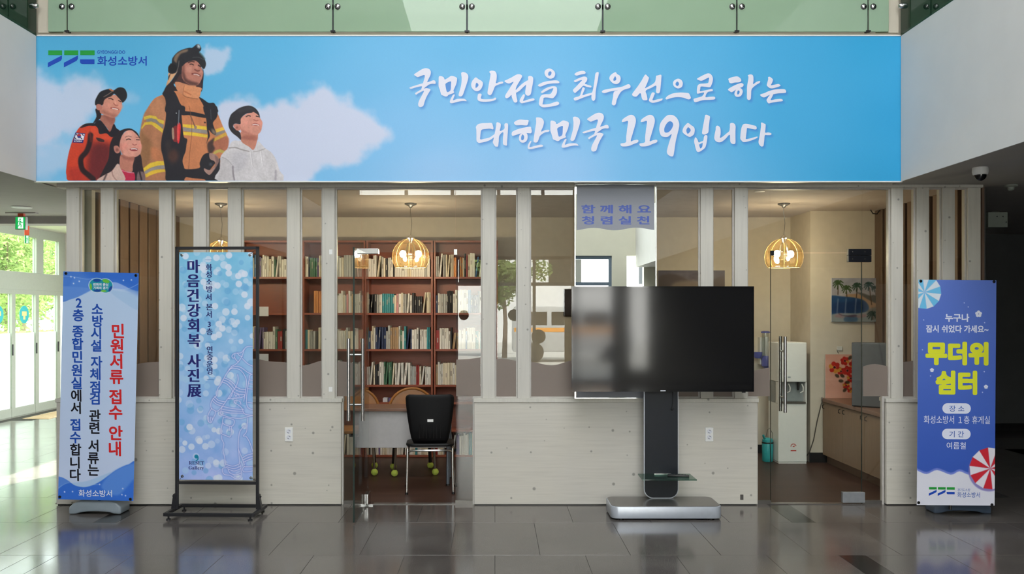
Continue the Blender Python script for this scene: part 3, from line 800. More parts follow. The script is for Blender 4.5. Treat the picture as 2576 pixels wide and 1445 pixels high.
for s, xw, nm in ((1, XL, 'left'), (-1, XR, 'right')):
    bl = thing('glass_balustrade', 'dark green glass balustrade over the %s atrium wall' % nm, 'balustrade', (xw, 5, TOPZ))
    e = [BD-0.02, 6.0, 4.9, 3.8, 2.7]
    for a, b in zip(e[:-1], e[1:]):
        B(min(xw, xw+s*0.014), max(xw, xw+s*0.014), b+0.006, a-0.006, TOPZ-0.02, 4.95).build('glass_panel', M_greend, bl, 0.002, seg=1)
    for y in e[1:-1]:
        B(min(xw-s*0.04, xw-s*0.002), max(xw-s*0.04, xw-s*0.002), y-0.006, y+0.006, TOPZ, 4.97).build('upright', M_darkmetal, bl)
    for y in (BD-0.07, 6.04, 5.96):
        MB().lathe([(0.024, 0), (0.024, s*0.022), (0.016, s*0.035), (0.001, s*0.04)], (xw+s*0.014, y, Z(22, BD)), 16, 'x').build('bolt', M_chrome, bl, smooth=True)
# ------------------------------------------------------------------ long banner with the printed picture
bx0, bx1, bz0, bz1 = X(92, BD), X(2264, BD), Z(457, BD), Z(93, BD)
ban = thing('wall_banner', 'long sky-blue banner with four printed people and white brush lettering', 'banner', ((bx0+bx1)/2, BD, bz0))
B(bx0, bx1, BD-0.02, BD+0.03, bz0, bz1).build('panel', M_sheet, ban)
t = 0.008
fr = MB(); fr.box(bx0-t, bx1+t, BD-0.026, BD+0.03, bz0-t, bz0); fr.box(bx0-t, bx1+t, BD-0.026, BD+0.03, bz1, bz1+t)
fr.box(bx0-t, bx0, BD-0.026, BD+0.03, bz0, bz1); fr.box(bx1, bx1+t, BD-0.026, BD+0.03, bz0, bz1)
fr.build('edge_trim', M_whitepl, ban)
bc = Vector(ban.location)
SB = SheetMap((92, 93), (2264, 93), (92, 457), bx1-bx0, bz1-bz0, bx0-bc.x, bz0-bc.z, BD-0.0205-bc.y)
_sky = np.array([(100,110,80,170,214),(300,115,84,172,216),(700,105,88,176,222),(1200,110,92,174,222),(1700,115,80,170,220),(2200,120,52,162,214),
 (250,300,110,186,228),(480,200,92,178,222),(900,200,108,182,228),(900,330,122,186,232),(1300,250,112,182,230),(1100,430,150,194,236),(1400,430,146,192,236),(1700,430,108,180,228),(1700,270,92,174,224),(2000,300,66,166,218),(2000,120,66,166,218),(2240,300,50,158,210),(2240,440,48,158,210),(1000,320,128,188,234),(150,440,120,188,230),(640,200,96,178,224)], float)
def sky_colour(cv):
    w = np.zeros(cv.x.size); c = np.zeros((cv.x.size, 3))
    for r in _sky:
        k = 1/(((cv.x-r[0])/1.6)**2+(cv.y-r[1])**2+2500)**1.3
        w += k; c += k[:, None]*r[2:]
    cv.c = c/w[:, None]
    CL = (203, 208, 230)
    cv.fill([(80,193),(120,190),(150,205),(172,186),(205,196),(250,203),(270,212),(255,250),(235,290),(205,320),(160,352),(80,372)], CL, 20, 0.85, noise=40)
    cv.fill([(80,372),(150,345),(200,360),(190,400),(150,430),(80,445)], CL, 24, 0.55, noise=40)
    cv.fill([(240,225),(330,235),(345,255),(310,268),(240,262)], CL, 14, 0.35, noise=25)
    cv.fill([(512,124),(560,121),(579,131),(577,160),(548,185),(515,182)], CL, 9, 0.75, noise=18)
    cv.fill([(545,285),(600,245),(660,262),(710,250),(745,252),(785,228),(820,222),(860,240),(895,268),(945,293),(975,340),(953,362),(918,393),(872,412),(830,425),(790,445),(765,480),(560,480),(545,380)], CL, 16, 0.95, noise=34)
    cv.m[:] = 0
# brush lettering outlines
def off(pts, ox, oy, sc, dx=0, dy=0): return [(ox+(a+dx)/sc, oy+(b+dy)/sc) for a, b in pts]
GA = [ # first line, crop at (1020,160)
 ([(143,190),(200,148),(270,105),(330,87),(385,100),(413,140),(408,195),(380,255),(350,320),(320,400),(262,432),(268,400),(290,320),(313,240),(316,205),(300,198),(250,215),(203,232),(170,215)],),
 ([(72,400),(160,368),(280,332),(400,302),(455,283),(485,295),(492,330),(478,342),(430,340),(380,355),(340,385),(300,400),(265,380),(180,396),(95,420)],),
 ([(162,490),(200,465),(260,432),(315,415),(350,410),(400,425),(407,440),(390,470),(350,540),(320,610),(295,690),(270,710),(240,715),(215,700),(210,660),(230,600),(270,525),(303,455),(260,468),(200,500),(178,515),(165,508)],)]
GM = [([(545,222),(590,218),(625,240),(640,270),(690,245),(740,213),(790,220),(830,240),(838,270),(825,340),(800,400),(780,450),(790,470),(780,490),(740,505),(700,520),(680,540),(650,545),(600,525),(580,510),(560,440),(540,380),(540,300)],
   [(652,340),(690,315),(738,302),(740,350),(735,430),(718,460),(677,473),(660,420),(652,375)]),
 ([(908,160),(940,150),(985,165),(1015,200),(1018,250),(1000,320),(970,410),(935,510),(910,540),(880,542),(862,520),(880,450),(905,350),(912,250),(905,190)],),
 ([(770,520),(795,510),(800,525),(785,560),(775,605),(840,585),(930,580),(970,590),(993,615),(985,620),(930,617),(850,630),(780,650),(740,653),(722,640),(725,610),(745,565)],)]
GR = [([(1140,235),(1185,265),(1235,295),(1255,330),(1245,385),(1215,435),(1165,460),(1115,445),(1075,400),(1065,350),(1080,300),(1105,265)],[(1155,322),(1180,345),(1182,370),(1160,395),(1138,405),(1136,370),(1142,340)]),
 ([(1358,145),(1390,128),(1440,133),(1465,155),(1478,200),(1475,270),(1465,330),(1520,312),(1565,303),(1582,312),(1575,332),(1520,348),(1455,378),(1430,430),(1400,500),(1370,525),(1335,505),(1330,470),(1345,380),(1365,270),(1378,190),(1372,170)],),
 ([(1180,505),(1215,498),(1235,515),(1225,550),(1228,580),(1280,590),(1360,588),(1420,580),(1450,562),(1468,572),(1462,595),(1400,620),(1300,630),(1215,625),(1180,610),(1167,580),(1170,540)],),
 ([(1602,295),(1650,270),(1720,235),(1780,200),(1820,185),(1865,190),(1888,215),(1870,260),(1840,310),(1800,380),(1785,440),(1830,395),(1890,340),(1940,305),(1978,285),(1990,300),(1960,345),(1900,400),(1850,450),(1800,480),(1790,490),(1800,560),(1812,620),(1790,642),(1765,640),(1745,615),(1720,550),(1715,520),(1680,555),(1640,573),(1615,555),(1620,520),(1660,455),(1710,375),(1750,310),(1720,318),(1680,335),(1640,325)],),
 ([(1985,230),(2010,212),(2050,222),(2068,255),(2062,330),(2045,420),(2030,500),(2005,528),(1970,530),(1942,505),(1940,460),(1950,380),(1960,330),(1985,285)],),
 ([(1895,525),(1915,508),(1932,520),(1925,560),(1905,615),(1980,595),(2065,575),(2090,592),(2070,612),(1990,630),(1900,653),(1870,650),(1848,625),(1855,590),(1875,555)],),
 ([(2320,92),(2370,105),(2410,140),(2422,180),(2410,225),(2380,250),(2340,258),(2295,240),(2262,205),(2250,160),(2265,120)],[(2345,138),(2362,150),(2360,180),(2345,203),(2318,208),(2308,185),(2318,150)]),
 ([(2145,360),(2200,325),(2290,298),(2400,285),(2460,288),(2487,305),(2487,325),(2460,332),(2370,335),(2280,350),(2210,378),(2175,385),(2150,375)],),
 ([(2195,470),(2240,430),(2310,395),(2390,378),(2440,390),(2453,430),(2448,490),(2420,540),(2390,570),(2360,572),(2300,562),(2240,565),(2232,600),(2222,650),(2222,672),(2290,670),(2360,655),(2430,630),(2470,630),(2487,655),(2470,680),(2400,700),(2310,715),(2230,720),(2190,705),(2160,670),(2165,610),(2180,555),(2210,520),(2260,508),(2340,505),(2370,470),(2392,412),(2340,425),(2280,455),(2225,485),(2205,487)],)]
GB = [([(160,180),(200,150),(260,133),(310,132),(338,155),(325,178),(260,190),(195,207),(165,195)],),
 ([(150,290),(200,262),(265,235),(315,222),(355,235),(365,265),(350,305),(325,335),(380,358),(425,372),(432,390),(415,400),(360,390),(300,372),(260,410),(210,455),(165,487),(135,455),(140,430),(190,380),(250,315),(280,280),(230,290),(180,313),(155,305)],),
 ([(285,405),(305,398),(325,415),(310,460),(287,523),(350,505),(430,485),(455,470),(458,500),(430,520),(350,545),(270,575),(190,607),(160,608),(145,580),(165,560),(240,535),(265,475)],),
 ([(495,180),(515,155),(545,150),(548,190),(535,280),(515,380),(500,480),(495,580),(470,615),(445,605),(432,570),(435,510),(455,440),(472,350),(485,260)],),
 ([(825,152),(845,180),(890,210),(904,255),(890,310),(850,342),(800,340),(755,310),(722,260),(735,210),(780,170)],[(815,218),(830,245),(830,275),(812,290),(788,288),(788,262),(800,238)]),
 ([(600,465),(630,440),(720,420),(820,405),(930,385),(1010,350),(1045,350),(1063,375),(1055,405),(1010,420),(950,440),(905,475),(870,530),(840,600),(825,665),(800,688),(765,675),(762,640),(780,560),(795,470),(860,442),(800,452),(720,468),(650,490),(610,482)],),
 ([(1300,192),(1340,220),(1360,245),(1340,310),(1310,380),(1298,410),(1370,375),(1440,330),(1465,290),(1478,215),(1500,205),(1558,195),(1560,260),(1552,360),(1540,460),(1520,492),(1490,490),(1475,460),(1478,370),(1400,405),(1310,450),(1325,520),(1336,590),(1320,605),(1270,603),(1245,570),(1222,490),(1160,545),(1110,540),(1088,515),(1105,480),(1180,380),(1240,290)],),
 ([(1405,490),(1430,478),(1455,492),(1440,540),(1420,605),(1500,590),(1575,577),(1580,590),(1560,612),(1490,635),(1420,648),(1375,628),(1360,605),(1375,560)],),
 ([(1825,257),(1880,275),(1907,325),(1895,385),(1850,412),(1810,410),(1765,380),(1750,335),(1765,290)],[(1820,303),(1843,325),(1843,355),(1820,377),(1795,360),(1790,335),(1800,318)]),
 ([(1630,570),(1670,530),(1750,495),(1860,480),(1960,485),(2005,495),(2030,540),(2037,570),(2015,590),(1980,588),(1920,565),(1830,555),(1740,565),(1650,592),(1635,585)],),
 ([(2137,260),(2190,225),(2260,190),(2320,170),(2365,190),(2392,240),(2390,300),(2365,370),(2340,395),(2270,388),(2200,385),(2190,420),(2188,460),(2270,445),(2370,425),(2390,435),(2385,458),(2320,470),(2290,500),(2275,555),(2340,550),(2410,547),(2432,565),(2420,590),(2360,598),(2230,605),(2110,637),(2082,600),(2095,578),(2180,555),(2225,535),(2250,480),(2150,500),(2135,475),(2137,420),(2150,365),(2190,340),(2260,335),(2315,325),(2328,280),(2330,240),(2280,260),(2215,290),(2170,283)],)]
GC = [([(1100,258),(1160,232),(1240,220),(1285,245),(1305,275),(1300,300),(1270,315),(1200,320),(1150,332),(1115,320),(1103,285)],),
 ([(1092,430),(1150,390),(1220,355),(1300,328),(1335,340),(1343,360),(1330,385),(1290,405),(1220,435),(1155,475),(1120,460)],),
 ([(1250,415),(1295,410),(1325,440),(1328,480),(1305,530),(1260,552),(1220,545),(1197,515),(1200,475),(1222,436)],[(1255,447),(1278,457),(1276,490),(1255,513),(1240,503),(1242,470)]),
 ([(1412,205),(1440,190),(1480,192),(1500,220),(1503,290),(1498,345),(1550,310),(1595,295),(1612,300),(1600,325),(1550,355),(1495,400),(1470,440),(1465,520),(1460,580),(1440,600),(1415,598),(1398,570),(1398,480),(1400,380),(1415,290),(1422,230)],),
 ([(1740,235),(1765,226),(1800,250),(1818,275),(1805,320),(1787,362),(1850,352),(1905,343),(1930,355),(1940,370),(1900,390),(1820,412),(1770,410),(1735,385),(1718,360),(1730,310),(1742,265)],),
 ([(1612,515),(1680,490),(1760,455),(1850,432),(1960,424),(2010,430),(2030,455),(2025,482),(1990,490),(1900,495),(1820,510),(1750,525),(1685,558),(1640,550)],),
 ([(1770,520),(1820,508),(1805,550),(1782,602),(1850,592),(1940,583),(1975,597),(1970,620),(1900,628),(1800,645),(1745,655),(1715,610),(1725,580)],)]
GD = [([(112,265),(140,225),(200,205),(300,200),(365,200),(385,240),(395,290),(380,303),(340,292),(260,298),(205,310),(190,350),(182,420),(185,465),(250,455),(330,435),(385,400),(415,380),(430,400),(390,440),(310,490),(180,522),(145,515),(122,485),(120,400),(118,310)],),
 ([(445,195),(480,193),(512,215),(510,270),(500,330),(570,295),(572,225),(590,205),(625,210),(632,250),(625,380),(615,500),(612,560),(585,563),(550,540),(548,460),(552,348),(490,405),(480,500),(470,575),(450,582),(420,575),(385,515),(395,470),(415,370),(435,270)],),
 ([(727,195),(760,165),(820,145),(900,150),(960,155),(958,190),(945,230),(920,240),(850,235),(765,237),(738,220)],),
 ([(690,365),(710,335),(790,300),(890,275),(990,260),(1005,290),(1015,335),(1000,365),(960,365),(880,362),(800,380),(715,407),(693,398)],),
 ([(870,362),(930,365),(948,420),(935,480),(895,515),(845,515),(812,480),(808,430),(825,385)],[(868,385),(890,415),(885,460),(865,480),(845,470),(843,430),(852,400)]),
 ([(1082,120),(1110,110),(1165,118),(1200,150),(1210,195),(1195,260),(1165,338),(1230,315),(1285,310),(1300,325),(1280,343),(1220,355),(1150,405),(1130,450),(1110,500),(1085,517),(1055,512),(1042,490),(1050,420),(1070,290),(1085,190)],),
 ([(985,500),(1003,490),(1005,505),(985,550),(980,590),(1050,575),(1160,550),(1195,565),(1190,580),(1120,597),(1020,620),(975,625),(950,610),(950,570),(965,530)],)]
G1 = [([(150,170),(165,140),(220,100),(290,68),(340,80),(372,125),(375,190),(355,270),(320,390),(293,493),(340,482),(395,470),(418,485),(405,515),(340,540),(270,570),(200,580),(145,575),(128,545),(140,530),(215,512),(220,430),(235,300),(250,172),(200,178),(155,185)],)]
GE = [([(930,68),(990,80),(1045,130),(1077,210),(1070,290),(1045,390),(1020,500),(1005,600),(985,720),(965,740),(930,735),(890,705),(877,660),(895,580),(925,480),(955,380),(900,420),(850,427),(790,410),(762,350),(755,290),(775,200),(830,125),(880,80)],[(935,172),(965,190),(980,230),(955,295),(910,345),(865,357),(838,340),(838,280),(870,215),(905,180)]),
 ([(1220,200),(1270,235),(1312,265),(1327,310),(1315,380),(1275,415),(1240,425),(1190,400),(1145,365),(1130,330),(1145,275),(1180,230)],[(1222,270),(1250,290),(1262,320),(1245,350),(1215,375),(1197,350),(1192,315),(1205,285)]),
 ([(1497,75),(1520,66),(1550,80),(1573,100),(1565,170),(1555,260),(1548,345),(1520,375),(1480,388),(1447,370),(1450,320),(1470,210),(1485,130)],),
 ([(1340,432),(1370,465),(1392,515),(1430,500),(1465,485),(1475,430),(1490,400),(1520,397),(1532,420),(1525,490),(1510,560),(1490,605),(1440,645),(1400,667),(1365,663),(1345,620),(1330,560),(1317,500),(1325,455)],[(1400,550),(1430,532),(1455,520),(1453,560),(1445,590),(1421,612),(1408,590)]),
 ([(1670,260),(1695,243),(1730,265),(1745,310),(1745,380),(1735,440),(1780,420),(1840,370),(1885,330),(1895,270),(1897,215),(1925,198),(1965,210),(1987,250),(1985,330),(1985,430),(1985,520),(1965,540),(1930,535),(1902,500),(1892,390),(1830,450),(1770,500),(1715,513),(1665,490),(1643,445),(1650,380),(1665,310)],),
 ([(2085,270),(2115,220),(2180,215),(2260,235),(2315,250),(2328,285),(2315,303),(2270,300),(2200,285),(2172,285),(2165,340),(2155,420),(2155,460),(2220,450),(2290,430),(2335,420),(2343,432),(2310,455),(2220,490),(2120,510),(2080,480),(2062,450),(2065,400),(2070,340)],),
 ([(2398,200),(2415,193),(2450,210),(2472,225),(2470,290),(2465,355),(2510,353),(2555,362),(2567,378),(2550,395),(2500,397),(2460,400),(2450,480),(2440,560),(2425,578),(2395,577),(2365,540),(2358,500),(2370,440),(2385,350),(2398,250)],)]
GS = 6.44
brush = [[], []]
def addg(line, G, ox, oy, dx=0, dy=0):
    for g in G: brush[line].append([off(p, ox, oy, GS, dx, dy) for p in g])
addg(0, GA+GM+GR, 1020, 160); addg(0, GB, 1420, 160); addg(0, GC, 1660, 160)
addg(1, GD, 1180, 280); addg(1, GM, 1180, 280, 775, -53); addg(1, GA, 1180, 280, 1764, -53)
addg(1, G1, 1540, 280); addg(1, G1, 1540, 280, 306, 0); addg(1, GE, 1540, 280)
# sky print
cv, P = sheet_canvas(SB, 2.6); sky_colour(cv)
for ln in brush:
    for g in ln: cv.fill([(a+3.5, b+4.5) for a, b in g[0]], (66, 124, 204), 6, 0.75)
paint_mesh('printed_sky', cv, P, ban, M_print)
def _runs(c):
    o, k = [], 0
    for n in c: o.append((k, k+n)); k += n
    return o
SYL = [_runs([3, 3, 3, 3, 3, 4, 2, 2, 2, 1, 4, 3]), _runs([2, 5, 3, 3, 1, 1, 1, 3, 1, 2])]   # strokes in each syllable
M_bl = ink('white_brush_lettering', (218, 218, 232))
for ln in brush:
    for k0, k1 in SYL[brush.index(ln)]:
        flat('lettering', SB, [glyph(g[0], g[1:]) for g in ln[k0:k1]], M_bl, ban, 0.0016)
# emblem and name
M_eg = ink('green_print', (38, 152, 62)); M_eb = ink('blue_print', (30, 72, 178))
lo = lambda p: (100+p[0]/8.587, 110+p[1]/8.587)
def emblem(sm, f, parent, dy, local=True, mg=M_eg, mblue=M_eb):
    gr = [([f((a, 163)), f((b, 163)), f((b, 262)), f((a, 262))], [(0,1,2,3)]) for a, b in ((213,512),(557,858),(902,1212))]
    for g_ in gr: flat('emblem_bar', sm, [g_], mg, parent, dy, local)
    bl = []
    for d in (0, 345): bl.append(([f((a+d, b)) for a, b in ((508,270),(508,345),(480,385),(205,528),(205,428))], [(0,1,2,3,4)]))
    bl.append(([f(p) for p in ((898,355),(1208,355),(1208,455),(940,455),(910,440),(898,415))], [(0,1,2,3,4,5)]))
    for g_ in bl: flat('emblem_bar', sm, [g_], mblue, parent, dy, local)
emblem(SB, lo, ban, 0.0016)
line(SB, [text_rect(SB, 'GYEONGGI·DO', *lo((1265,163)), *lo((1870,232)), bold=0.012)], M_eb, ban, 0.0016)
line(SB, [text_rect(SB, '화성소방서', *lo((1270,285)), *lo((2335,492)), bold=0.02)], M_eb, ban, 0.0016)
# the four printed people
gx, gy = np.meshgrid(np.arange(164, 716, 1.1), np.arange(108, 456.6, 1.1))
cv = Canvas(gx, gy); sky_colour(cv)
u = (gx-92)/(2264-92); v = (gy-93)/(457-93)
P = np.stack([SB.x0+u*SB.W, np.full_like(u, SB.y-0.0008), SB.z0+(1-v)*SB.H], -1)
f1 = lambda p: (340+p[0]/8.027, 100+p[1]/8.027)
f2 = lambda p: (340+p[0]/7.604, 270+p[1]/7.604)
fw = lambda p: (160+p[0]/5.782, 210+p[1]/5.782)
fb = lambda p: (540+p[0]/7.226, 260+p[1]/7.226)
DK = (38, 36, 43)
# woman in orange jacket
J = [(60,1340),(60,1220),(90,1030),(150,830),(210,700),(270,630),(340,600),(470,590),(560,620),(700,700),(830,690),(840,900),(760,1200),(640,1430),(130,1430)]
cv.fill(J, (204, 66, 42), tf=fw)
cv.fill([(380,700),(520,640),(700,740),(690,860),(560,880),(430,820)], (216, 78, 50), 5, 0.8, tf=fw)
cv.fill([(420,900),(700,900),(700,1200),(640,1420),(420,1420),(360,1250)], (96, 34, 40), 14, 0.9, tf=fw)
cv.fill([(100,1250),(250,1230),(330,1320),(300,1430),(130,1430)], (176, 52, 42), 8, 0.8, tf=fw)
cv.stroke([(410,760),(395,880),(350,1000),(275,1090),(270,1180),(300,1270),(380,1340),(450,1400)], 13, (44, 28, 32), 2.5, tf=fw)
cv.stroke([(400,720),(420,850)], 5, (120, 40, 36), 3, 0.7, tf=fw)
cv.fill([(258,652),(320,600),(400,586),(470,590),(478,625),(380,625),(300,650)], (38, 36, 42), tf=fw)
cv.fill([(545,470),(560,560),(620,620),(690,705),(730,640),(757,505)], (172, 110, 94), tf=fw)
cv.fill([(600,470),(757,505),(735,600),(660,560)], (140, 82, 72), 5, 0.7, tf=fw)
cv.fill([(465,600),(540,540),(620,622),(690,712),(745,598),(785,660),(825,700),(740,785),(690,778),(640,735),(540,742),(515,660)], (34, 31, 40), tf=fw)
cv.fill([(480,380),(555,400),(560,500),(500,560),(445,588),(495,490)], (40, 32, 36), tf=fw)
cv.fill([(580,330),(600,250),(680,195),(780,180),(860,265),(863,330),(852,400),(805,470),(740,508),(660,485),(560,445),(545,400)], (206, 140, 120), tf=fw)
cv.fill([(560,420),(640,470),(740,508),(800,470),(700,440),(600,390)], (160, 98, 84), 5, 0.7, tf=fw)
cv.disc((640,350), 10, (214, 142, 126), 5, 0.6, tf=fw); cv.disc((845,345), 6, (224, 150, 132), 4, 0.6, tf=fw)
cv.fill([(478,300),(600,190),(745,150),(710,195),(640,225),(605,260),(585,322),(505,330)], (46, 36, 38), tf=fw)
cv.fill([(500,310),(560,320),(580,370),(545,400),(505,390),(490,350)], (186, 118, 104), tf=fw)
cv.fill([(473,275),(500,205),(560,125),(690,88),(742,110),(800,75),(850,67),(905,88),(938,160),(930,230),(878,288),(850,258),(805,208),(742,158),(640,205),(600,212),(510,310),(480,325)], (36, 35, 40), tf=fw)
cv.stroke([(600,205),(670,165),(745,108)], 1.6, (128, 108, 98), 0.7, tf=fw); cv.stroke([(685,95),(735,118)], 3, (200, 120, 80), 0.8, tf=fw)
cv.stroke([(672,232),(700,228),(735,245)], 2.4, (60, 40, 38), 0.8, tf=fw); cv.stroke([(815,258),(850,275)], 2.4, (70, 46, 42), 0.8, tf=fw)
cv.stroke([(745,300),(775,330),(805,325)], 2.5, (170, 98, 86), 1.0, tf=fw); cv.stroke([(760,250),(770,300)], 2.5, (232, 170, 150), 1.4, 0.6, tf=fw)
cv.stroke([(705,368),(760,365),(815,388)], 3.2, (164, 76, 72), 0.9, tf=fw); cv.stroke([(728,372),(770,378),(805,388)], 2.2, (232, 214, 206), 0.7, tf=fw)
cv.fill([(190,722),(335,735),(300,875),(148,868)], (44, 44, 112), 0.6, smooth=False, tf=fw)
cv.fill([(200,735),(325,745),(305,832),(172,826)], (226, 226, 234), 0.6, smooth=False, tf=fw)
cv.disc((243,768), 5, (176, 44, 54), 0.7, tf=fw); cv.fill([(217,778),(243,772),(270,778),(262,800),(232,802)], (48, 50, 120), 0.7, tf=fw)
for c in ((205,750),(297,757),(187,805),(278,810)): cv.stroke([(c[0]-9,c[1]-9),(c[0]+9,c[1]+9)], 2.2, (40, 40, 60), 0.6, tf=fw)
cv.fill([(492,795),(600,825),(600,862),(520,845)], (58, 34, 36), 0.8, tf=fw)
cv.stroke([(520,870),(680,915)], 1.2, (130, 40, 36), 0.8, tf=fw)
# fireman
JK = [(404,243),(387,254),(371,279),(362,300),(355,336),(353,365),(356,395),(361,425),(366,462),(552,462),(556,401),(566,384),(575,373),(575,346),(563,320),(549,286),(535,265),(514,256),(503,247),(470,235),(445,230)]
cv.fill(JK, (196, 124, 84))
cv.fill([(371,279),(362,300),(355,336),(353,365),(356,395),(361,425),(366,462),(424,462),(412,400),(408,350),(416,300),(420,262),(404,245)], (172, 116, 84), 3)
cv.fill([(356,336),(372,345),(386,370),(380,400),(366,430),(358,410)], (138, 98, 66), 7, 0.85)
cv.fill([(384,372),(404,378),(412,408),(400,412),(384,396)], (190, 118, 80), 5, 0.8)
cv.fill([(398,250),(416,258),(420,300),(404,300),(380,282)], (196, 134, 98), 7, 0.7)
cv.fill([(545,352),(575,346),(575,372),(560,384),(540,378)], (170, 104, 80), 3)
cv.fill([(690,690),(770,680),(900,560),(885,640),(830,720),(760,820),(700,900),(645,945),(668,860),(690,790)], (218, 166, 124), tf=f1)
cv.fill([(690,760),(735,700),(690,830)], (60, 46, 44), 1.0, tf=f1)
HD = [(900,545),(960,470),(1010,520),(965,640),(965,760),(1010,850),(900,872),(820,882),(800,930),(850,980),(902,990),(905,1045),(800,1052),(700,1092),(572,1115),(600,1045),(650,950),(740,860),(820,740),(880,640)]
cv.fill(HD, (42, 35, 40), tf=f1)
cv.fill([(1380,560),(1402,700),(1387,900),(1380,1000),(1350,1065),(1330,985),(1240,965),(1280,880),(1340,840),(1380,720)], (44, 38, 46), tf=f1)
cv.fill([(950,700),(1100,820),(1330,860),(1345,990),(1240,975),(820,910),(860,820)], (72, 48, 48), tf=f1)
cv.fill([(980,520),(1050,465),(1180,430),(1285,445),(1335,520),(1372,620),(1392,680),(1377,760),(1347,840),(1312,900),(1262,935),(1150,935),(1060,892),(1000,842),(962,760),(962,640)], (186, 122, 106), tf=f1)
cv.fill([(962,660),(1010,700),(1060,800),(1160,850),(1290,890),(1262,935),(1150,935),(1060,892),(1000,842)], (92, 60, 56), 4.5, 0.95, tf=f1)
cv.fill([(965,560),(1010,520),(1020,640),(1010,740),(968,740)], (120, 76, 68), 4, 0.8, tf=f1)
cv.disc((1110,610), 8, (208, 146, 128), 5, 0.8, tf=f1); cv.disc((1340,660), 4, (214, 146, 130), 3, 0.8, tf=f1); cv.disc((1260,560), 5, (206, 140, 122), 3.5, 0.8, tf=f1)
cv.stroke([(1090,480),(1150,455),(1210,462)], 3.0, (84, 54, 50), 1.0, tf=f1); cv.stroke([(1125,510),(1165,508),(1195,525)], 2.6, (62, 42, 42), 0.8, tf=f1)
cv.stroke([(1295,530),(1340,560)], 3.2, (70, 46, 46), 0.9, tf=f1)
cv.stroke([(1225,620),(1270,645),(1315,640)], 3.4, (128, 74, 66), 1.3, tf=f1)
cv.stroke([(1170,705),(1230,700),(1280,712),(1325,745)], 4.0, (126, 62, 58), 1.0, tf=f1); cv.stroke([(1205,712),(1260,716),(1312,742)], 2.2, (224, 200, 192), 0.7, tf=f1)
cv.fill([(825,880),(900,868),(1010,900),(1130,932),(1245,942),(1250,970),(1347,985),(1347,1050),(1312,1180),(1280,1212),(1060,1172),(975,1122),(900,1070),(850,1000)], (198, 132, 98), tf=f1)
cv.fill([(1012,945),(1060,938),(1347,985),(1342,1060),(1312,1172),(1200,1192),(1060,1165),(985,1122),(992,1040)], (218, 146, 104), tf=f1)
cv.stroke([(1010,1055),(1080,1090),(1140,1125)], 3, (184, 104, 68), 1.5, 0.8, tf=f1); cv.stroke([(985,1125),(1060,1172),(1280,1210)], 1.3, (128, 78, 54), 0.7, tf=f1)
cv.stroke([(1012,945),(990,1050),(985,1120)], 1.2, (150, 92, 64), 0.7, tf=f1)
HM = [(757,485),(768,400),(820,320),(900,250),(1000,205),(1110,178),(1172,176),(1262,108),(1312,118),(1352,180),(1342,232),(1312,270),(1372,340),(1422,410),(1448,500),(1432,572),(1402,605),(1340,545),(1300,485),(1240,440),(1160,440),(1050,480),(975,545),(905,562),(878,640),(820,692),(740,702),(688,662),(690,590),(728,500)]
cv.fill(HM, (40, 40, 46), tf=f1)
cv.fill([(800,420),(830,330),(900,268),(990,222),(1080,212),(1062,258),(960,292),(905,345),(870,420),(850,480)], (142, 116, 94), 3, 0.85, tf=f1)
cv.stroke([(1320,280),(1380,345),(1415,400)], 4, (66, 92, 94), 2, 0.8, tf=f1); cv.stroke([(1180,375),(1300,370),(1400,420)], 1.4, (84, 86, 88), 0.9, 0.8, tf=f1)
cv.disc((775,590), 11, (28, 27, 32), 1.2, tf=f1)
cv.disc((1300,150), 4.6, (120, 126, 132), 1.0, ry=6.2, rot=-0.5, tf=f1); cv.disc((1302,150), 2.2, (190, 196, 200), 1.0, ry=3.4, rot=-0.5, tf=f1)
cv.stroke([(905,440),(890,560),(830,720)], 1.2, (150, 140, 132), 0.8, 0.8, tf=f1)
# stripes on the coat
Y1, GYs = (226, 190, 62), (146, 138, 134)
for p, c in (([(930,335),(1090,345),(1390,380),(1390,445),(1090,415),(930,385)], Y1), ([(930,395),(1090,412),(1395,450),(1395,520),(1090,482),(935,465)], GYs), ([(935,478),(1095,488),(1400,538),(1400,592),(1095,552),(940,540)], Y1),
  ([(185,195),(300,163),(420,185),(455,232),(575,270),(562,340),(480,300),(420,242),(300,222),(195,255)], (214, 182, 66)), ([(235,238),(330,218),(430,250),(475,312),(572,350),(552,422),(460,352),(400,297),(235,287)], (136, 128, 120)), ([(135,410),(200,300),(330,283),(430,330),(555,432),(542,502),(450,432),(330,342),(215,347),(150,425)], (214, 180, 62)),
  ([(178,1175),(300,1080),(440,1040),(562,1040),(578,1115),(440,1128),(300,1172),(190,1242)], Y1), ([(190,1242),(330,1162),(470,1122),(578,1120),(587,1182),(440,1197),(320,1232),(220,1292)], GYs), ([(213,1292),(340,1222),(450,1197),(592,1195),(597,1242),(450,1262),(330,1302),(222,1355)], (218, 178, 58)),
  ([(1555,432),(1700,388),(1722,440),(1570,502)], (220, 178, 66)), ([(1550,502),(1725,445),(1742,490),(1540,572)], (138, 128, 118)), ([(1500,622),(1742,495),(1772,545),(1640,612),(1480,682)], (204, 162, 66)),
  ([(1490,900),(1560,832),(1640,812),(1742,850),(1712,895),(1620,868),(1560,902)], (184, 164, 84))):
    cv.fill(p, c, 0.9, smooth=False, tf=f2)
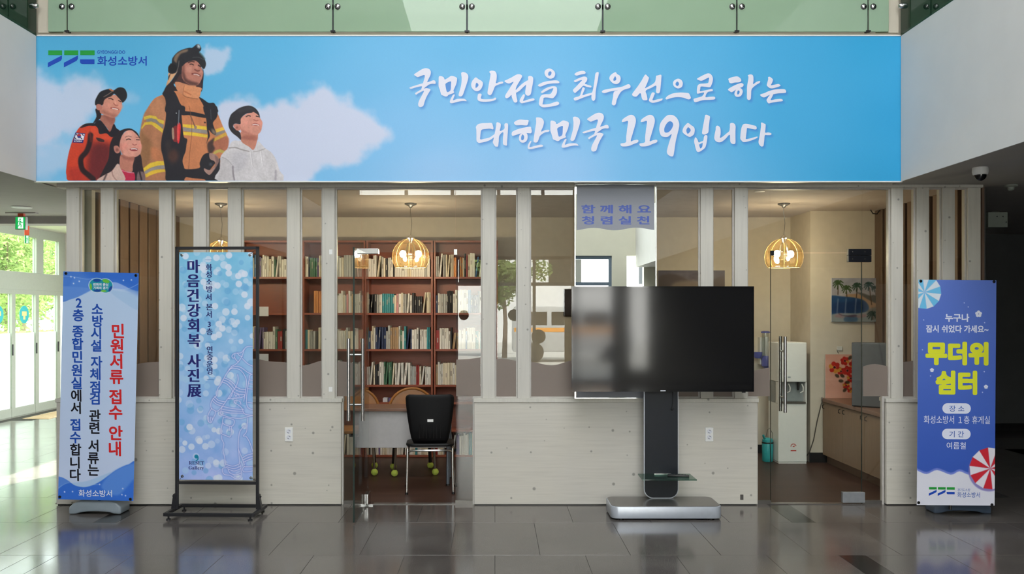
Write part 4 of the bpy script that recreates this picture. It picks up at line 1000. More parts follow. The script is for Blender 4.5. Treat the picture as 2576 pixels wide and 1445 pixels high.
# harness
cv.fill([(575,1105),(700,1080),(800,1055),(872,1170),(922,1290),(1000,1400),(1030,1470),(940,1480),(640,1480),(640,1300),(620,1190)], DK, tf=f1)
cv.fill([(620,-20),(930,-20),(972,60),(915,90),(908,200),(925,400),(950,580),(1012,620),(1000,720),(980,860),(940,960),(925,1050),(950,1140),(990,1192),(1240,1172),(1250,1080),(1290,970),(1350,900),(1440,890),(1470,990),(1545,1060),(1532,1140),(1440,1220),(1620,1000),(1640,1040),(1600,1420),(1330,1420),(1000,1345),(985,1420),(630,1420),(600,1240),(560,1000),(515,800),(525,600),(555,470),(590,330),(610,150)], DK, 1.0, tf=f2)
cv.disc((745,940), 13, (82, 54, 48), 7, 0.9, ry=17, tf=f2); cv.disc((650,750), 7, (60, 50, 50), 5, 0.7, ry=14, tf=f2)
cv.fill([(915,90),(1100,98),(1250,128),(1365,160),(1365,215),(1200,190),(1050,162),(915,162)], DK, 0.9, tf=f2)
cv.fill([(1308,1178),(1400,1220),(1500,1288),(1600,1288),(1642,1340),(1685,1480),(1420,1480),(1400,1350)], DK, tf=f1)
cv.fill([(1330,-20),(1560,-20),(1594,120),(1572,215),(1535,262),(1505,330),(1562,500),(1542,540),(1480,505),(1425,445),(1445,560),(1405,645),(1378,705),(1408,560),(1388,420),(1378,250),(1350,150)], DK, 0.9, tf=f2)
cv.disc((1520,480), 4, (150, 128, 108), 3, 0.8, ry=8, rot=-0.6, tf=f2); cv.stroke([(1460,60),(1470,240)], 2, (92, 92, 100), 1.2, 0.6, tf=f2)
cv.fill([(1395,720),(1450,650),(1530,600),(1510,720),(1540,800),(1480,890),(1420,880)], (58, 44, 44), 3, 0.9, tf=f2)
cv.fill([(725,430),(820,370),(830,650),(770,672),(738,620)], (122, 44, 46), 1.0, tf=f2)
cv.fill([(720,420),(755,420),(765,600),(730,610)], (170, 136, 116), 1.0, tf=f2)
cv.fill([(826,330),(886,335),(882,520),(860,680),(826,672)], (212, 52, 56), 0.9, tf=f2); cv.stroke([(838,350),(836,640)], 1.6, (236, 110, 104), 0.8, tf=f2)
cv.stroke([(858,75),(846,330)], 2.4, (116, 122, 132), 1.0, tf=f2); cv.disc((806,124), 1.4, (210, 214, 220), 0.8, tf=f2)
cv.stroke([(1048,-10),(1088,200),(1100,500),(1060,900),(1040,1190)], 1.1, (122, 72, 50), 0.7, tf=f2)
cv.stroke([(1075,170),(1125,290),(1172,415)], 3.2, (128, 86, 66), 0.8, tf=f2); cv.disc((1172,395), 3.4, (150, 122, 104), 1.0, ry=4.5, tf=f2)
cv.disc((1352,303), 2.2, (50, 40, 40), 0.8, tf=f2)
cv.fill([(985,1350),(1080,1362),(1330,1385),(1330,1430),(985,1430)], (198, 122, 84), 0.9, tf=f2)
cv.fill([(1440,888),(1560,920),(1622,1010),(1592,1100),(1532,1200),(1440,1302),(1350,1240),(1338,1178),(1440,1212),(1532,1140),(1545,1050),(1450,1000)], (166, 130, 120), 0.9, tf=f2)
cv.fill([(1540,930),(1622,1010),(1592,1100),(1540,1180),(1560,1050)], (112, 84, 80), 2.5, 0.7, tf=f2)
cv.disc((1460,1100), 4, (80, 82, 92), 3, 0.7, tf=f2)
# girl
cv.fill([(690,900),(750,770),(850,690),(975,662),(1070,710),(1112,770),(1122,810),(1050,745),(930,702),(870,762),(842,860),(832,950),(852,1050),(832,1180),(760,1230),(700,1300),(560,1410),(515,1430),(600,1250),(670,1100)], (40, 33, 39), 1.0, tf=fw)
cv.fill([(1030,1085),(1130,1040),(1162,1200),(1195,1430),(1040,1430),(1005,1250)], (42, 33, 40), 1.0, tf=fw)
cv.fill([(870,762),(930,702),(1000,690),(1060,732),(1115,800),(1146,900),(1146,980),(1122,1040),(1050,1082),(960,1082),(880,1042),(836,960),(836,860)], (214, 148, 132), tf=fw)
cv.fill([(850,1045),(960,1078),(1042,1078),(1022,1200),(1005,1295),(850,1262),(830,1190)], (188, 122, 104), tf=fw)
cv.fill([(850,1045),(960,1078),(1042,1078),(1030,1130),(900,1110)], (150, 90, 80), 4, 0.8, tf=fw)
cv.fill([(835,900),(860,900),(880,1040),(850,1010)], (176, 106, 92), 4, 0.7, tf=fw)
cv.fill([(748,925),(800,915),(835,960),(830,1010),(790,1025),(755,990)], (190, 124, 110), 0.9, tf=fw); cv.disc((795,975), 4, (140, 84, 76), 2, tf=fw)
cv.disc((905,920), 8, (224, 142, 128), 5, 0.7, tf=fw); cv.disc((1125,920), 5, (228, 142, 128), 4, 0.7, tf=fw); cv.disc((960,760), 9, (228, 172, 156), 6, 0.6, tf=fw)
cv.stroke([(915,790),(955,775),(1000,785)], 1.8, (120, 80, 74), 0.9, 0.8, tf=fw); cv.stroke([(930,828),(962,816),(992,826)], 2.4, (60, 42, 44), 0.8, tf=fw)
cv.stroke([(1068,792),(1112,795)], 1.8, (120, 80, 74), 0.9, 0.8, tf=fw); cv.stroke([(1075,826),(1118,830)], 2.4, (60, 42, 44), 0.8, tf=fw)
cv.stroke([(1018,890),(1045,905),(1075,895)], 2.2, (168, 92, 84), 1.0, tf=fw)
cv.fill([(976,962),(1030,945),(1092,955),(1085,985),(1030,992),(990,982)], (140, 56, 60), 0.8, tf=fw); cv.stroke([(1000,962),(1045,958),(1082,966)], 2.4, (236, 224, 220), 0.7, tf=fw)
cv.fill([(850,1262),(950,1298),(1042,1308),(1042,1430),(895,1430)], (188, 42, 74), 0.8, tf=fw); cv.stroke([(852,1268),(950,1300),(1040,1308)], 1.4, (220, 150, 160), 0.8, tf=fw)
cv.fill([(510,1430),(600,1345),(720,1280),(800,1175),(842,1240),(902,1430)], (208, 174, 162), 0.9, tf=fw)
cv.stroke([(720,1290),(740,1360),(800,1430)], 2.5, (150, 112, 104), 1.5, 0.8, tf=fw); cv.stroke([(640,1330),(600,1420)], 4, (60, 46, 48), 2, 0.8, tf=fw)
cv.fill([(1095,1300),(1160,1290),(1195,1330),(1195,1430),(1085,1430)], (128, 106, 108), 2, 0.9, tf=fw); cv.stroke([(1120,1290),(1150,1410)], 4, (52, 40, 44), 1.5, tf=fw)
# boy in hoodie
cv.fill([(92,1420),(110,1200),(130,1000),(180,900),(270,820),(300,740),(360,690),(430,690),(500,700),(620,790),(712,862),(780,760),(805,703),(850,738),(935,830),(1040,900),(1130,1040),(1190,1230),(1232,1420)], (204, 199, 202), tf=fb)
cv.fill([(92,1420),(110,1200),(130,1000),(200,1000),(330,1120),(350,1420)], (190, 184, 186), 3, 0.8, tf=fb)
cv.fill([(330,1000),(400,900),(600,930),(560,1150),(400,1250),(340,1150)], (184, 180, 188), 6, 0.5, tf=fb)
cv.stroke([(345,1160),(350,1280),(372,1400)], 4, (142, 134, 140), 1.6, tf=fb); cv.stroke([(1125,1240),(1118,1395)], 5, (168, 160, 168), 2, tf=fb)
cv.stroke([(150,990),(250,1040),(340,1140)], 1.2, (158, 152, 156), 0.8, tf=fb)
cv.stroke([(275,822),(390,815),(500,850),(640,885)], 2.6, (150, 142, 142), 1.3, tf=fb); cv.stroke([(720,890),(800,880),(930,835)], 1.8, (160, 152, 152), 1.0, tf=fb)
cv.fill([(485,540),(580,520),(790,540),(772,745),(715,858),(640,802),(498,702)], (192, 126, 106), tf=fb)
cv.fill([(500,640),(580,590),(770,610),(770,680),(640,680)], (158, 94, 80), 4, 0.8, tf=fb)
cv.fill([(480,300),(560,225),(680,170),(765,175),(832,270),(877,350),(873,440),(852,520),(802,572),(750,592),(640,572),(540,562),(490,500),(470,400)], (212, 144, 126), tf=fb)
cv.fill([(490,480),(600,530),(750,592),(640,575),(540,562)], (176, 106, 92), 4, 0.7, tf=fb)
cv.disc((600,360), 8, (224, 150, 134), 6, 0.7, tf=fb); cv.disc((840,370), 5, (228, 150, 136), 4, 0.7, tf=fb)
cv.fill([(266,405),(272,320),(308,220),(370,160),(470,93),(600,56),(690,66),(770,118),(822,200),(834,278),(800,222),(722,170),(690,182),(600,197),(530,242),(487,300),(482,388),(400,380),(358,400),(358,450),(440,510),(482,560),(492,674),(430,622),(340,552),(288,482)], (44, 41, 47), tf=fb)
cv.fill([(430,130),(600,70),(700,90),(740,130),(600,140),(480,190)], (66, 62, 66), 5, 0.5, tf=fb)
cv.fill([(355,410),(400,385),(470,400),(490,470),(450,508),(395,490)], (198, 128, 112), 0.8, tf=fb); cv.disc((420,450), 3, (150, 92, 80), 2, tf=fb)
cv.stroke([(585,255),(625,235),(662,245)], 2.4, (60, 44, 44), 0.8, tf=fb); cv.stroke([(768,245),(815,255)], 2.4, (60, 44, 44), 0.8, tf=fb)
cv.stroke([(725,310),(765,328),(800,320)], 2.6, (172, 98, 86), 1.1, tf=fb)
cv.fill([(685,408),(740,370),(822,395),(818,415),(740,415)], (158, 72, 70), 0.8, tf=fb); cv.stroke([(705,404),(750,394),(810,408)], 2.2, (236, 222, 216), 0.7, tf=fb)
for a in ([(655,865),(675,1000),(698,1160)], [(848,880),(865,1020),(880,1145)]): cv.stroke(a, 1.8, (226, 222, 224), 0.7, tf=fb); cv.stroke([(p[0]+12, p[1]) for p in a], 1.0, (160, 152, 156), 0.7, 0.7, tf=fb)
n1 = fbm(cv.x/3.2, cv.y/3.2)-0.5; n2 = fbm(cv.x/14+5, cv.y/22)-0.5
cv.c = cv.c*(1+(0.12*n1+0.15*n2)*cv.m)[:, None]
paint_mesh('printed_people', cv, P, ban, M_print, True)
M_tinyw = ink('white_small_print', (226, 228, 236))
line(SB, [text_rect(SB, 'KOREA', *fw((172,838)), *fw((288,862)), bold=0.02)], M_tinyw, ban, 0.0020)

# ------------------------------------------------------------------ standing signs
def eyelets(sm, pts, parent, m=M_silvertop):
    for p in pts:
        c = sm(p); MB().lathe([(0.011, 0.001), (0.012, -0.002), (0.006, -0.003), (0.005, 0.0)], c, 14, 'y').build('eyelet', m, parent, smooth=True, local=True)
def tank(w, d, h, m, parent, y):
    """water-filled plastic foot with an arched underside"""
    ns = 14; vs = []
    prof = []
    for i in range(ns+1):
        x = -w/2+w*i/ns; a = abs(x)/(w/2)
        lo_ = 0.0 if a > 0.72 else 0.022*(1-(a/0.72)**2)**0.5
        prof.append((x, lo_))
    poly = prof+[(w/2, h*0.55), (w*0.40, h*0.92), (w*0.25, h), (-w*0.25, h), (-w*0.40, h*0.92), (-w/2, h*0.55)]
    return MB().prism(poly, y-d/2, y+d/2).build('water_tank', m, parent, 0.012, True, True, 3)
def xpoles(W, z0, H, parent, y, dx=0.0):
    for s in (-1, 1):
        MB().tube([(dx, y+0.05, z0+0.25), (dx+s*W*0.46, y+0.012, z0+H-0.02)], 0.006, 8).build('support_pole', M_blackpl, parent, local=True)
        MB().tube([(dx, y+0.05, z0+0.45), (dx+s*W*0.46, y+0.012, z0+0.02)], 0.006, 8).build('support_pole', M_blackpl, parent, local=True)
    MB().tube([(dx, y+0.05, 0.05), (dx, y+0.05, z0+0.8)], 0.012, 10).build('mast', M_blackpl, parent, local=True)
# left: notice for civil papers
AD = 6.95
ca = (X(257, AD), AD, 0)
A = thing('x_banner_stand', 'white and blue notice banner with red and blue vertical lettering on grey foot', 'banner stand', ca)
W, H = 189*AD/FPX, 572*AD/FPX
A.rotation_euler = (0, R(1.35), 0)
zb = Z(1258, AD)
SA = SheetMap((160, 685), (348, 687), (137, 1257), W, H, -W/2-0.045, zb, -0.02)
sh = B(-W/2-0.045, W/2-0.045, -0.0195, -0.0185, zb, zb+H).build('banner_sheet', M_sheet, A, local=True)
cv, P = sheet_canvas(SA, 1.05)
ta = lambda p: (130+p[0]/8.026, 680+p[1]/8.026)
tb = lambda p: (120+p[0]/8.028, 1130+p[1]/8.028)
g = np.clip((cv.y-700)/500, 0, 1)[:, None]; cv.c = np.array([178, 202, 232])*(1-g)+np.array([192, 206, 234])*g
cv.fill([(1200,400),(1740,520),(1720,790),(1500,690),(1200,470)], (164, 194, 228), 1.5, 0.8, tf=ta)
cv.fill([(1220,240),(1740,520),(1740,300),(1500,320)], (150, 182, 228), 2, 0.5, tf=ta)
cv.fill([(150,-60),(1800,-60),(1790,420),(1730,415),(1650,400),(1540,360),(1400,290),(1290,250),(1200,255),(1000,300),(740,430),(560,530),(400,590),(150,610)], (72, 124, 210), 1.0, tf=ta)
cv.fill([(700,-60),(1800,-60),(1790,420),(1650,400),(1400,290),(1290,250),(1100,240),(800,180)], (46, 104, 200), 16, 0.9, tf=ta)
cv.fill([(150,620),(400,590),(560,530),(780,420),(760,370),(500,352),(150,360)], (104, 148, 220), 1.5, 0.7, tf=ta)
cv.fill([(150,640),(330,400),(450,190),(600,160),(760,230),(740,360),(400,420),(250,560)], (92, 142, 218), 6, 0.5, tf=ta)
cv.fill([(1195,258),(1290,250),(1400,290),(1545,365),(1450,382),(1300,372),(1215,362)], (142, 172, 228), 0.9, tf=ta)
cv.stroke([(200,140),(400,140),(700,190),(830,170)], 0.9, (170, 196, 236), 0.7, 0.7, tf=ta); cv.stroke([(1300,380),(1500,380),(1650,320),(1760,255)], 1.2, (170, 196, 236), 0.8, 0.7, tf=ta)
for p in ((390,145),(460,165),(440,280),(555,235),(1440,205),(1600,195)): cv.disc(p, 1.6, (222, 230, 246), 1.6, tf=ta)
for c, rx, ry in (((912,312), 21.5, 18.5), ((1075,318), 19.5, 18.5)): cv.disc(c, rx, (214, 222, 236), 0.7, ry=ry, tf=ta)
for c, rx, ry in (((912,312), 20.0, 17.2), ((1075,318), 18.2, 17.2)): cv.disc(c, rx, (24, 146, 166), 0.7, ry=ry, tf=ta)
cv.disc((910,212), 10, (26, 70, 150), 0.8, ry=3.8, tf=ta); cv.disc((1092,225), 9, (104, 184, 60), 0.8, ry=4.6, rot=0.25, tf=ta)
cv.disc((918,418), 10, (26, 70, 150), 0.8, ry=3.2, tf=ta); cv.disc((1040,424), 7, (120, 190, 60), 0.8, ry=2.4, tf=ta)
cv.disc((1176,378), 3.4, (26, 70, 150), 0.8, ry=8, rot=0.5, tf=ta); cv.disc((784,340), 2.8, (120, 190, 60), 0.8, ry=8, tf=ta)
BT = [(100,565),(145,570),(210,575),(290,610),(380,670),(480,735),(600,765),(700,765),(850,720),(1000,640),(1150,530),(1300,420),(1450,340),(1560,300),(1720,285),(1720,1120),(100,1120)]
cv.fill([(430,690),(700,650),(1000,540),(1210,462),(1000,650),(850,730),(700,775),(560,760)], (160, 192, 228), 1.0, 0.8, tf=tb)
cv.fill(BT, (54, 110, 208), 0.9, tf=tb)
cv.fill([(1010,730),(1200,490),(1450,345),(1720,285),(1720,560),(1640,620),(1400,890),(1250,920),(1100,850)], (98, 146, 222), 4, 0.75, tf=tb)
cv.fill([(100,565),(210,578),(290,612),(380,672),(260,715),(100,830)], (96, 142, 220), 1.5, 0.8, tf=tb)
cv.stroke([(100,830),(260,718),(400,680),(600,690),(800,715),(980,712)], 1.0, (168, 194, 236), 0.8, 0.7, tf=tb)
for p in ((270,870),(430,862),(975,710),(1437,788),(1418,910),(1490,930)): cv.disc(p, 1.6, (222, 226, 246), 1.6, tf=tb)
paint_mesh('printed_face', cv, P, sh, M_print)
M_lr = ink('red_lettering', (206, 36, 40)); M_lb = ink('royal_blue_lettering', (24, 74, 168)); M_lk = ink('black_lettering', (24, 24, 34)); M_lw = ink('white_lettering', (222, 226, 238))
c4 = lambda p: (120+p[0]/2.256, 670+p[1]/2.256)
def column(sm, chars, em, m, parent, f, bold, dy=0.001, twice=0.0, wide=1.0):
    items = [text_at(ch, *f((cx, cy)), em, bold, twice, wide) for ch, cx, cy in chars]
    for it in items: flat('lettering', sm, [it], m, parent, dy)
column(SA, [('민',392,368),('원',387,453),('서',382,540),('류',379,626),('접',374,740),('수',371,828),('안',369,945),('내',364,1034)], 39, M_lr, sh, c4, 0.028)
column(SA, [('소',277,245),('방',277,313),('시',271,381),('설',269,452),('자',268,545),('체',262,613),('점',260,686),('검',257,752)], 32, M_lb, sh, c4, 0.026)
column(SA, [('관',254,848),('련',251,918),('서',245,1018),('류',241,1088),('는',240,1156)], 32, M_lk, sh, c4, 0.026)
column(SA, [('2',174,211),('층',170,281),('종',166,372),('합',163,443),('민',161,517),('원',158,592),('실',155,665)], 32, M_lb, sh, c4, 0.026)
column(SA, [('에',152,736),('서',150,806)], 32, M_lk, sh, c4, 0.026)
column(SA, [('접',145,901),('수',142,972)], 32, M_lb, sh, c4, 0.026)
column(SA, [('합',142,1042),('니',138,1115),('다',136,1185)], 32, M_lk, sh, c4, 0.026)
line(SA, [text_rect(SA, '화성소방서', *c4((155,1268)), *c4((343,1308)), bold=0.012)], M_lw, sh, 0.001)
line(SA, [text_rect(SA, '변화의 중심', *ta((835,265)), *ta((1135,322)), bold=0.03), text_rect(SA, '기회의 경기', *ta((835,335)), *ta((1130,390)), bold=0.03)], M_lw, sh, 0.001)
eyelets(SA, [(166.5, 690), (341, 692.5), (141.5, 1251), (318, 1254.5)], sh, M_blackpl)
A2 = A.rotation_euler
foot_off = 0.0
tk = tank(0.415, 0.18, 0.10, M_greypl, A, 0.09); tk.location.x = -0.06; tk.rotation_euler = (0, -R(1.35), 0)
xpoles(W, zb, H, A, 0.0, -0.045)
# middle: framed gallery sign
FDp = 6.93
fs_ = FDp/FPX
cb = (X(545, FDp), FDp, 0)
Fm = thing('sign_frame_stand', 'pale blue gallery sign with dotted lights in a black steel frame', 'sign stand', cb, R(-2.0))
l = lambda px: (px-545)*fs_
zz = lambda py: EYE-(py-CY)*fs_
tb_ = 0.0115
for (px, nm) in ((444, 'upright'), (649, 'upright')):
    B(l(px)-tb_, l(px)+tb_, -tb_, tb_, 0.05, zz(621)).build(nm, M_blacksteel, Fm, 0.002, local=True)
B(l(444)-tb_, l(649)+tb_, -tb_, tb_, zz(621)-2*tb_, zz(621)).build('top_rail', M_blacksteel, Fm, 0.002, local=True)
B(l(444), l(649), -tb_*0.9, tb_*0.9, zz(1219), zz(1212)).build('cross_rail', M_blacksteel, Fm, 0.002, local=True)
for yy in (-0.17, 0.15): B(l(436), l(652), yy-0.0125, yy+0.0125, 0.03, 0.055).build('base_rail', M_blacksteel, Fm, 0.002, local=True)
for s, px in ((-1, 436), (1, 655)):
    B(l(px)-0.0125, l(px)+0.0125, -0.18, 0.16, 0.03, 0.055).build('base_side', M_blacksteel, Fm, 0.002, local=True)
    MB().prism([(l(px)-0.016, 0.05), (l(px)+0.016, 0.05), (l(px)-s*0.012+0.010, 0.17), (l(px)-s*0.012-0.010, 0.17)], -0.02, 0.02).build('gusset', M_blacksteel, Fm, local=True)
    MB().lathe([(0.008, 0.0), (0.008, s*0.02), (0.004, s*0.024)], (l(px)-s*0.012, -0.0, 0.15), 10, 'x').build('bolt', M_blacksteel, Fm, local=True)
    for yy in (-0.165, 0.145): MB().lathe([(0.018, 0.0), (0.018, 0.008), (0.007, 0.011), (0.007, 0.03)], (l(px)-s*0.025, yy, 0), 14).build('levelling_foot', M_blacksteel, Fm, smooth=True, local=True)
pw, ph = 187*fs_, 573*fs_
px0 = l(450)
SF = SheetMap((455, 636), (639, 636), (447, 1207), pw, ph, px0, zz(1207), -0.004)
SF = SheetMap((454, 634), (640, 634), (447, 1208), pw, ph, px0, zz(1208), -0.004)
sf = B(px0, px0+pw, -0.0035, -0.0025, zz(1208), zz(1208)+ph).build('sign_sheet', M_sheet, Fm, local=True)
cv, P = sheet_canvas(SF, 1.0)
r = np.random.RandomState(3)
g = np.clip((cv.y-634)/574, 0, 1)[:, None]; n = fbm(cv.x/45, cv.y/45)[:, None]
cv.c = np.array([132, 196, 228])*(1-g)+np.array([160, 182, 238])*g
cv.c = cv.c+(n-0.5)*np.array([60, 30, 16])
for k in range(230):
    c = (r.uniform(447, 642), r.uniform(634, 1208)); rad = r.uniform(6, 10); q = r.rand()
    col = (214, 224, 242) if q < 0.55 else ((104, 168, 220) if q < 0.8 else (170, 206, 236))
    if c[0] > 590 and 860 < c[1] < 1160 and q < 0.45: continue
    cv.disc(c, rad, col, 0.9, r.uniform(0.25, 0.9) if q < 0.55 else 0.5)
for c in ((548,648),(580,642),(578,672),(579,687),(603,694),(619,689),(604,714),(618,741),(592,784),(625,770),(543,770),(552,815),(561,826),(552,842),(512,833),(517,678),(515,709),(550,718),(470,644),(463,800),(540,848),(475,1075),(540,905),(550,1085),(500,1110)): cv.disc(c, 8.2, (220, 226, 243), 0.9, 0.85)
art = [[(560,45),(500,50),(470,80),(450,140),(420,190),(380,230),(340,250)],[(450,170),(500,220),(560,250)],[(470,75),(440,110),(400,115),(370,120),(345,140),(350,165),(370,160),(375,125)],[(370,160),(390,190),(410,205)],[(400,115),(420,140),(450,150)],
 [(305,300),(340,265),(390,250),(440,265),(500,310),(545,330)],[(340,250),(290,320),(250,390),(225,440),(200,470),(185,510),(180,550),(140,590),(120,640),(125,690)],[(310,280),(370,270),(430,290),(470,340),(490,400),(480,500),(460,610)],
 [(400,335),(405,390),(385,450),(340,520),(290,590),(240,660),(190,710),(150,700),(125,680)],[(260,370),(310,390),(360,430),(385,470)],[(245,390),(300,410),(350,460),(365,490)],[(235,410),(285,430),(335,480),(345,510)],
 [(160,560),(200,600),(270,615)],[(145,580),(190,620),(255,640)],[(135,600),(180,640),(240,660)],[(125,690),(100,730),(85,780),(95,820),(120,830),(140,790),(165,740),(165,710)],[(95,770),(100,820)],[(115,770),(118,825)],[(130,770),(135,800)],
 [(385,460),(430,485),(480,490)],[(375,490),(420,510),(475,515)],[(350,510),(400,535),(470,540)],[(345,520),(330,560),(300,585)],[(300,585),(380,575),(440,570),(475,545)],[(365,530),(380,560),(400,530),(415,560)],
 [(555,330),(525,345),(515,400),(500,480),(490,560),(490,640),(510,680),(555,695)],[(520,390),(570,395)],[(515,430),(570,435)],[(505,480),(570,485)],[(500,620),(570,630)],
 [(240,660),(320,680),(400,690),(460,690)],[(235,690),(320,705),(450,712)],[(225,710),(320,730),(460,730)],[(215,740),(300,770),(420,785),(520,760),(570,755)],[(370,600),(360,620),(400,645),(440,680),(470,740),(570,752)],[(370,600),(420,610),(430,640)],[(240,660),(225,700),(215,740)],
 [(250,770),(240,830),(290,860),(345,860),(355,800),(260,775)],[(240,830),(220,930),(270,960),(320,970),(330,870)],[(310,870),(308,910)],
 [(500,780),(490,850),(485,920),(450,965),(480,970),(520,1040),(550,1140)],[(460,865),(415,920),(400,1020),(400,1100),(430,1180),(460,1260)],[(230,960),(230,1000),(250,1050),(240,1110),(255,1180),(265,1260)],[(400,1100),(410,1250)],
 [(265,1255),(340,1275),(410,1250)],[(275,1280),(350,1300),(415,1275)],[(285,1300),(350,1325),(420,1300)],[(440,1190),(490,1160),(570,1140)],[(445,1210),(500,1185),(570,1165)],[(450,1235),(500,1210),(570,1190)],
 [(280,1290),(240,1295),(230,1320),(250,1360),(310,1370),(360,1400),(410,1400),(425,1350),(420,1260)],[(290,1310),(310,1345),(370,1365),(420,1345)],[(460,1275),(440,1300),(450,1330),(500,1330),(570,1315)],[(460,1280),(510,1280),(570,1275)]]
fa = lambda p: (500+p[0]/4.073, 860+p[1]/4.073)
for a in art: cv.stroke(a, 5.0, (104, 128, 206), 2.8, 0.55, tf=fa)
for a in art: cv.stroke(a, 1.4, (226, 224, 250), 0.7, 0.95, tf=fa)
cv.disc((420+143/2.0077, 610+1083/2.0077), 5, (20, 128, 160), 0.7); cv.stroke([(495.5,1150),(495,1156),(491,1160)], 3, (20, 128, 160), 0.8)
paint_mesh('printed_face', cv, P, sf, M_print)
c5 = lambda p: (420+p[0]/2.0077, 610+p[1]/2.0077)
M_navy = ink('navy_lettering', (34, 36, 108)); M_mid = ink('mid_blue_rule', (62, 118, 190))
column(SF, [('마',139,120),('음',138,192),('건',137,267),('강',139,342),('회',139,418),('복',138,494),('사',137,598),('진',135,672),('展',134,748)], 36, M_navy, sf, c5, 0.010, twice=2.2)
column(SF, [('화',219,125),('성',219,160),('소',219,198),('방',219,235),('서',217,275),('본',218,325),('서',217,363),('3',217,413),('층',218,450),('연',218,541),('중',218,577),('운',217,615),('영',217,650)], 18.5, M_navy, sf, c5, 0.006, twice=0.8)
for y in (86, 502, 691): flat('rule', SF, [rect_poly(*c5((201, y)), *c5((237, y+2)))], M_mid, sf, 0.001)
ser = lambda s: ''.join(chr(0x1D400+ord(c)-65) if 'A' <= c <= 'Z' else chr(0x1D41A+ord(c)-97) for c in s)
line(SF, [text_rect(SF, ser('RESET'), *c5((105,1106)), *c5((181,1124)), bold=0.0), text_rect(SF, ser('Gallery'), *c5((103,1131)), *c5((181,1153)), bold=0.0)], M_navy, sf, 0.001)
eyelets(SF, [(461, 641), (633, 641), (455, 1199), (629, 1202)], sf, M_chrome)
for (e, c) in (((461,641),(446,629)), ((633,641),(647,629)), ((455,1199),(446,1213)), ((629,1202),(647,1213))):
    p0, p1 = SF(e), SF(c)
    MB().tube([(p0[0], -0.006, p0[2]), ((p0[0]+p1[0])/2, -0.01, (p0[2]+p1[2])/2+0.003), (p1[0], -0.004, p1[2])], 0.0014, 6).build('tie', M_blackpl, Fm, local=True)
# right: cooling shelter banner
CD = 6.86
cc_ = (X(2402, CD), CD, 0)
C3 = thing('x_banner_stand', 'blue summer banner with yellow lettering and two parasols on a dark foot', 'banner stand', cc_)
W, H = 195*CD/FPX, 565*CD/FPX
zb = Z(1270, CD)
C3.rotation_euler = (0, R(0.45), 0)
SC = SheetMap((2306.6, 706.3), (2500, 706.3), (2302.5, 1263), W, H, -W/2-0.01, zb, -0.03)
sc_ = B(-W/2-0.01, W/2-0.01, -0.0295, -0.0285, zb, zb+H).build('banner_sheet', M_sheet, C3, local=True)
cv, P = sheet_canvas(SC, 0.95)
c6 = lambda p: (2280+p[0]/2.331, 690+p[1]/2.331)
g = np.clip((cv.y-706)/470, 0, 1)[:, None]
cv.c = np.array([98, 124, 204])*(1-g)+np.array([58, 92, 184])*g
def parasol(c, rad, n, ca_, cb_, rot):
    for k in range(n):
        a0, a1 = rot+2*math.pi*k/n, rot+2*math.pi*(k+1)/n
        cv.fill([c, (c[0]+rad*math.cos(a0), c[1]+rad*math.sin(a0)), (c[0]+rad*math.cos(a1), c[1]+rad*math.sin(a1))], ca_ if k % 2 else cb_, 0.8, smooth=False)
parasol(c6((97,110)), 97/2.331, 14, (112, 194, 236), (218, 228, 238), 0.1)
wv = [c6(p) for p in ((30,1120),(60,1128),(110,1145),(170,1122),(250,1148),(300,1128),(360,1148),(430,1130),(530,1150),(530,1400),(30,1400))]
cv.fill(wv, (116, 132, 214), 1.5); cv.fill([(a, b+5) for a, b in wv], (222, 222, 234), 1.2)
cv.disc(c6((470,1135)), 51, (120, 112, 180), 2.0, 0.8)
parasol(c6((478,1122)), 121/2.331, 14, (206, 44, 58), (228, 224, 232), 0.12)
def flower(c, rad, col=(226, 228, 242)):
    for k in range(5):
        t = -math.pi/2+2*math.pi*k/5; cv.disc((c[0]+rad*0.55*math.cos(t), c[1]+rad*0.55*math.sin(t)), rad*0.46, col, 0.6)
    cv.disc(c, rad*0.15, (110, 124, 200), 0.5)
flower(c6((410,233)), 8.5); flower(c6((140,558)), 5); flower(c6((453,652)), 5.2)
for p in ((327,170),(350,193),(92,270),(85,442),(445,283),(132,592),(433,684),(443,565)): cv.disc(c6(p), 1.3, (216, 220, 244), 0.8)
if False:
    pass
paint_mesh('printed_face', cv, P, sc_, M_print)
M_ly = ink('yellow_lettering', (222, 226, 54)); M_lp = ink('pale_lettering', (222, 226, 244)); M_lpb = ink('blue_lettering_on_pill', (62, 102, 180))
line(SC, [text_rect(SC, '누구나', *c6((216,232)), *c6((356,280)), bold=0.035)], M_lp, sc_, 0.001)
line(SC, [text_rect(SC, '잠시 쉬었다 가세요~', *c6((105,298)), *c6((467,342)), bold=0.028)], M_lp, sc_, 0.001)
line(SC, [text_rect(SC, '무더위', *c6((102,393)), *c6((467,530)), bold=0.06)], M_ly, sc_, 0.001)
line(SC, [text_rect(SC, '쉼터', *c6((160,560)), *c6((402,700)), bold=0.055)], M_ly, sc_, 0.001)
for (r_, tx, tr) in (((200,748,365,808), '장 소', (240,761,327,797)), ((198,895,364,955), '기 간', (240,908,325,944))):
    a = c6((r_[0], r_[1])); b = c6((r_[2], r_[3]))
    flat('pill', SC, [pill(*a, *b)], M_lp, sc_, 0.001)
    line(SC, [text_rect(SC, tx, *c6((tr[0], tr[1])), *c6((tr[2], tr[3])), bold=0.008)], M_lpb, sc_, 0.0016)
line(SC, [text_rect(SC, '화성소방서 １층 휴게실', *c6((93,820)), *c6((475,866)), bold=0.004)], M_lp, sc_, 0.001)
line(SC, [text_rect(SC, '여름철', *c6((225,972)), *c6((336,1012)), bold=0.004)], M_lp, sc_, 0.001)
em_ = lambda p: c6((122+(p[0]-205)*150/1007, 1232+(p[1]-163)*50/365))
emblem(SC, em_, sc_, 0.001)
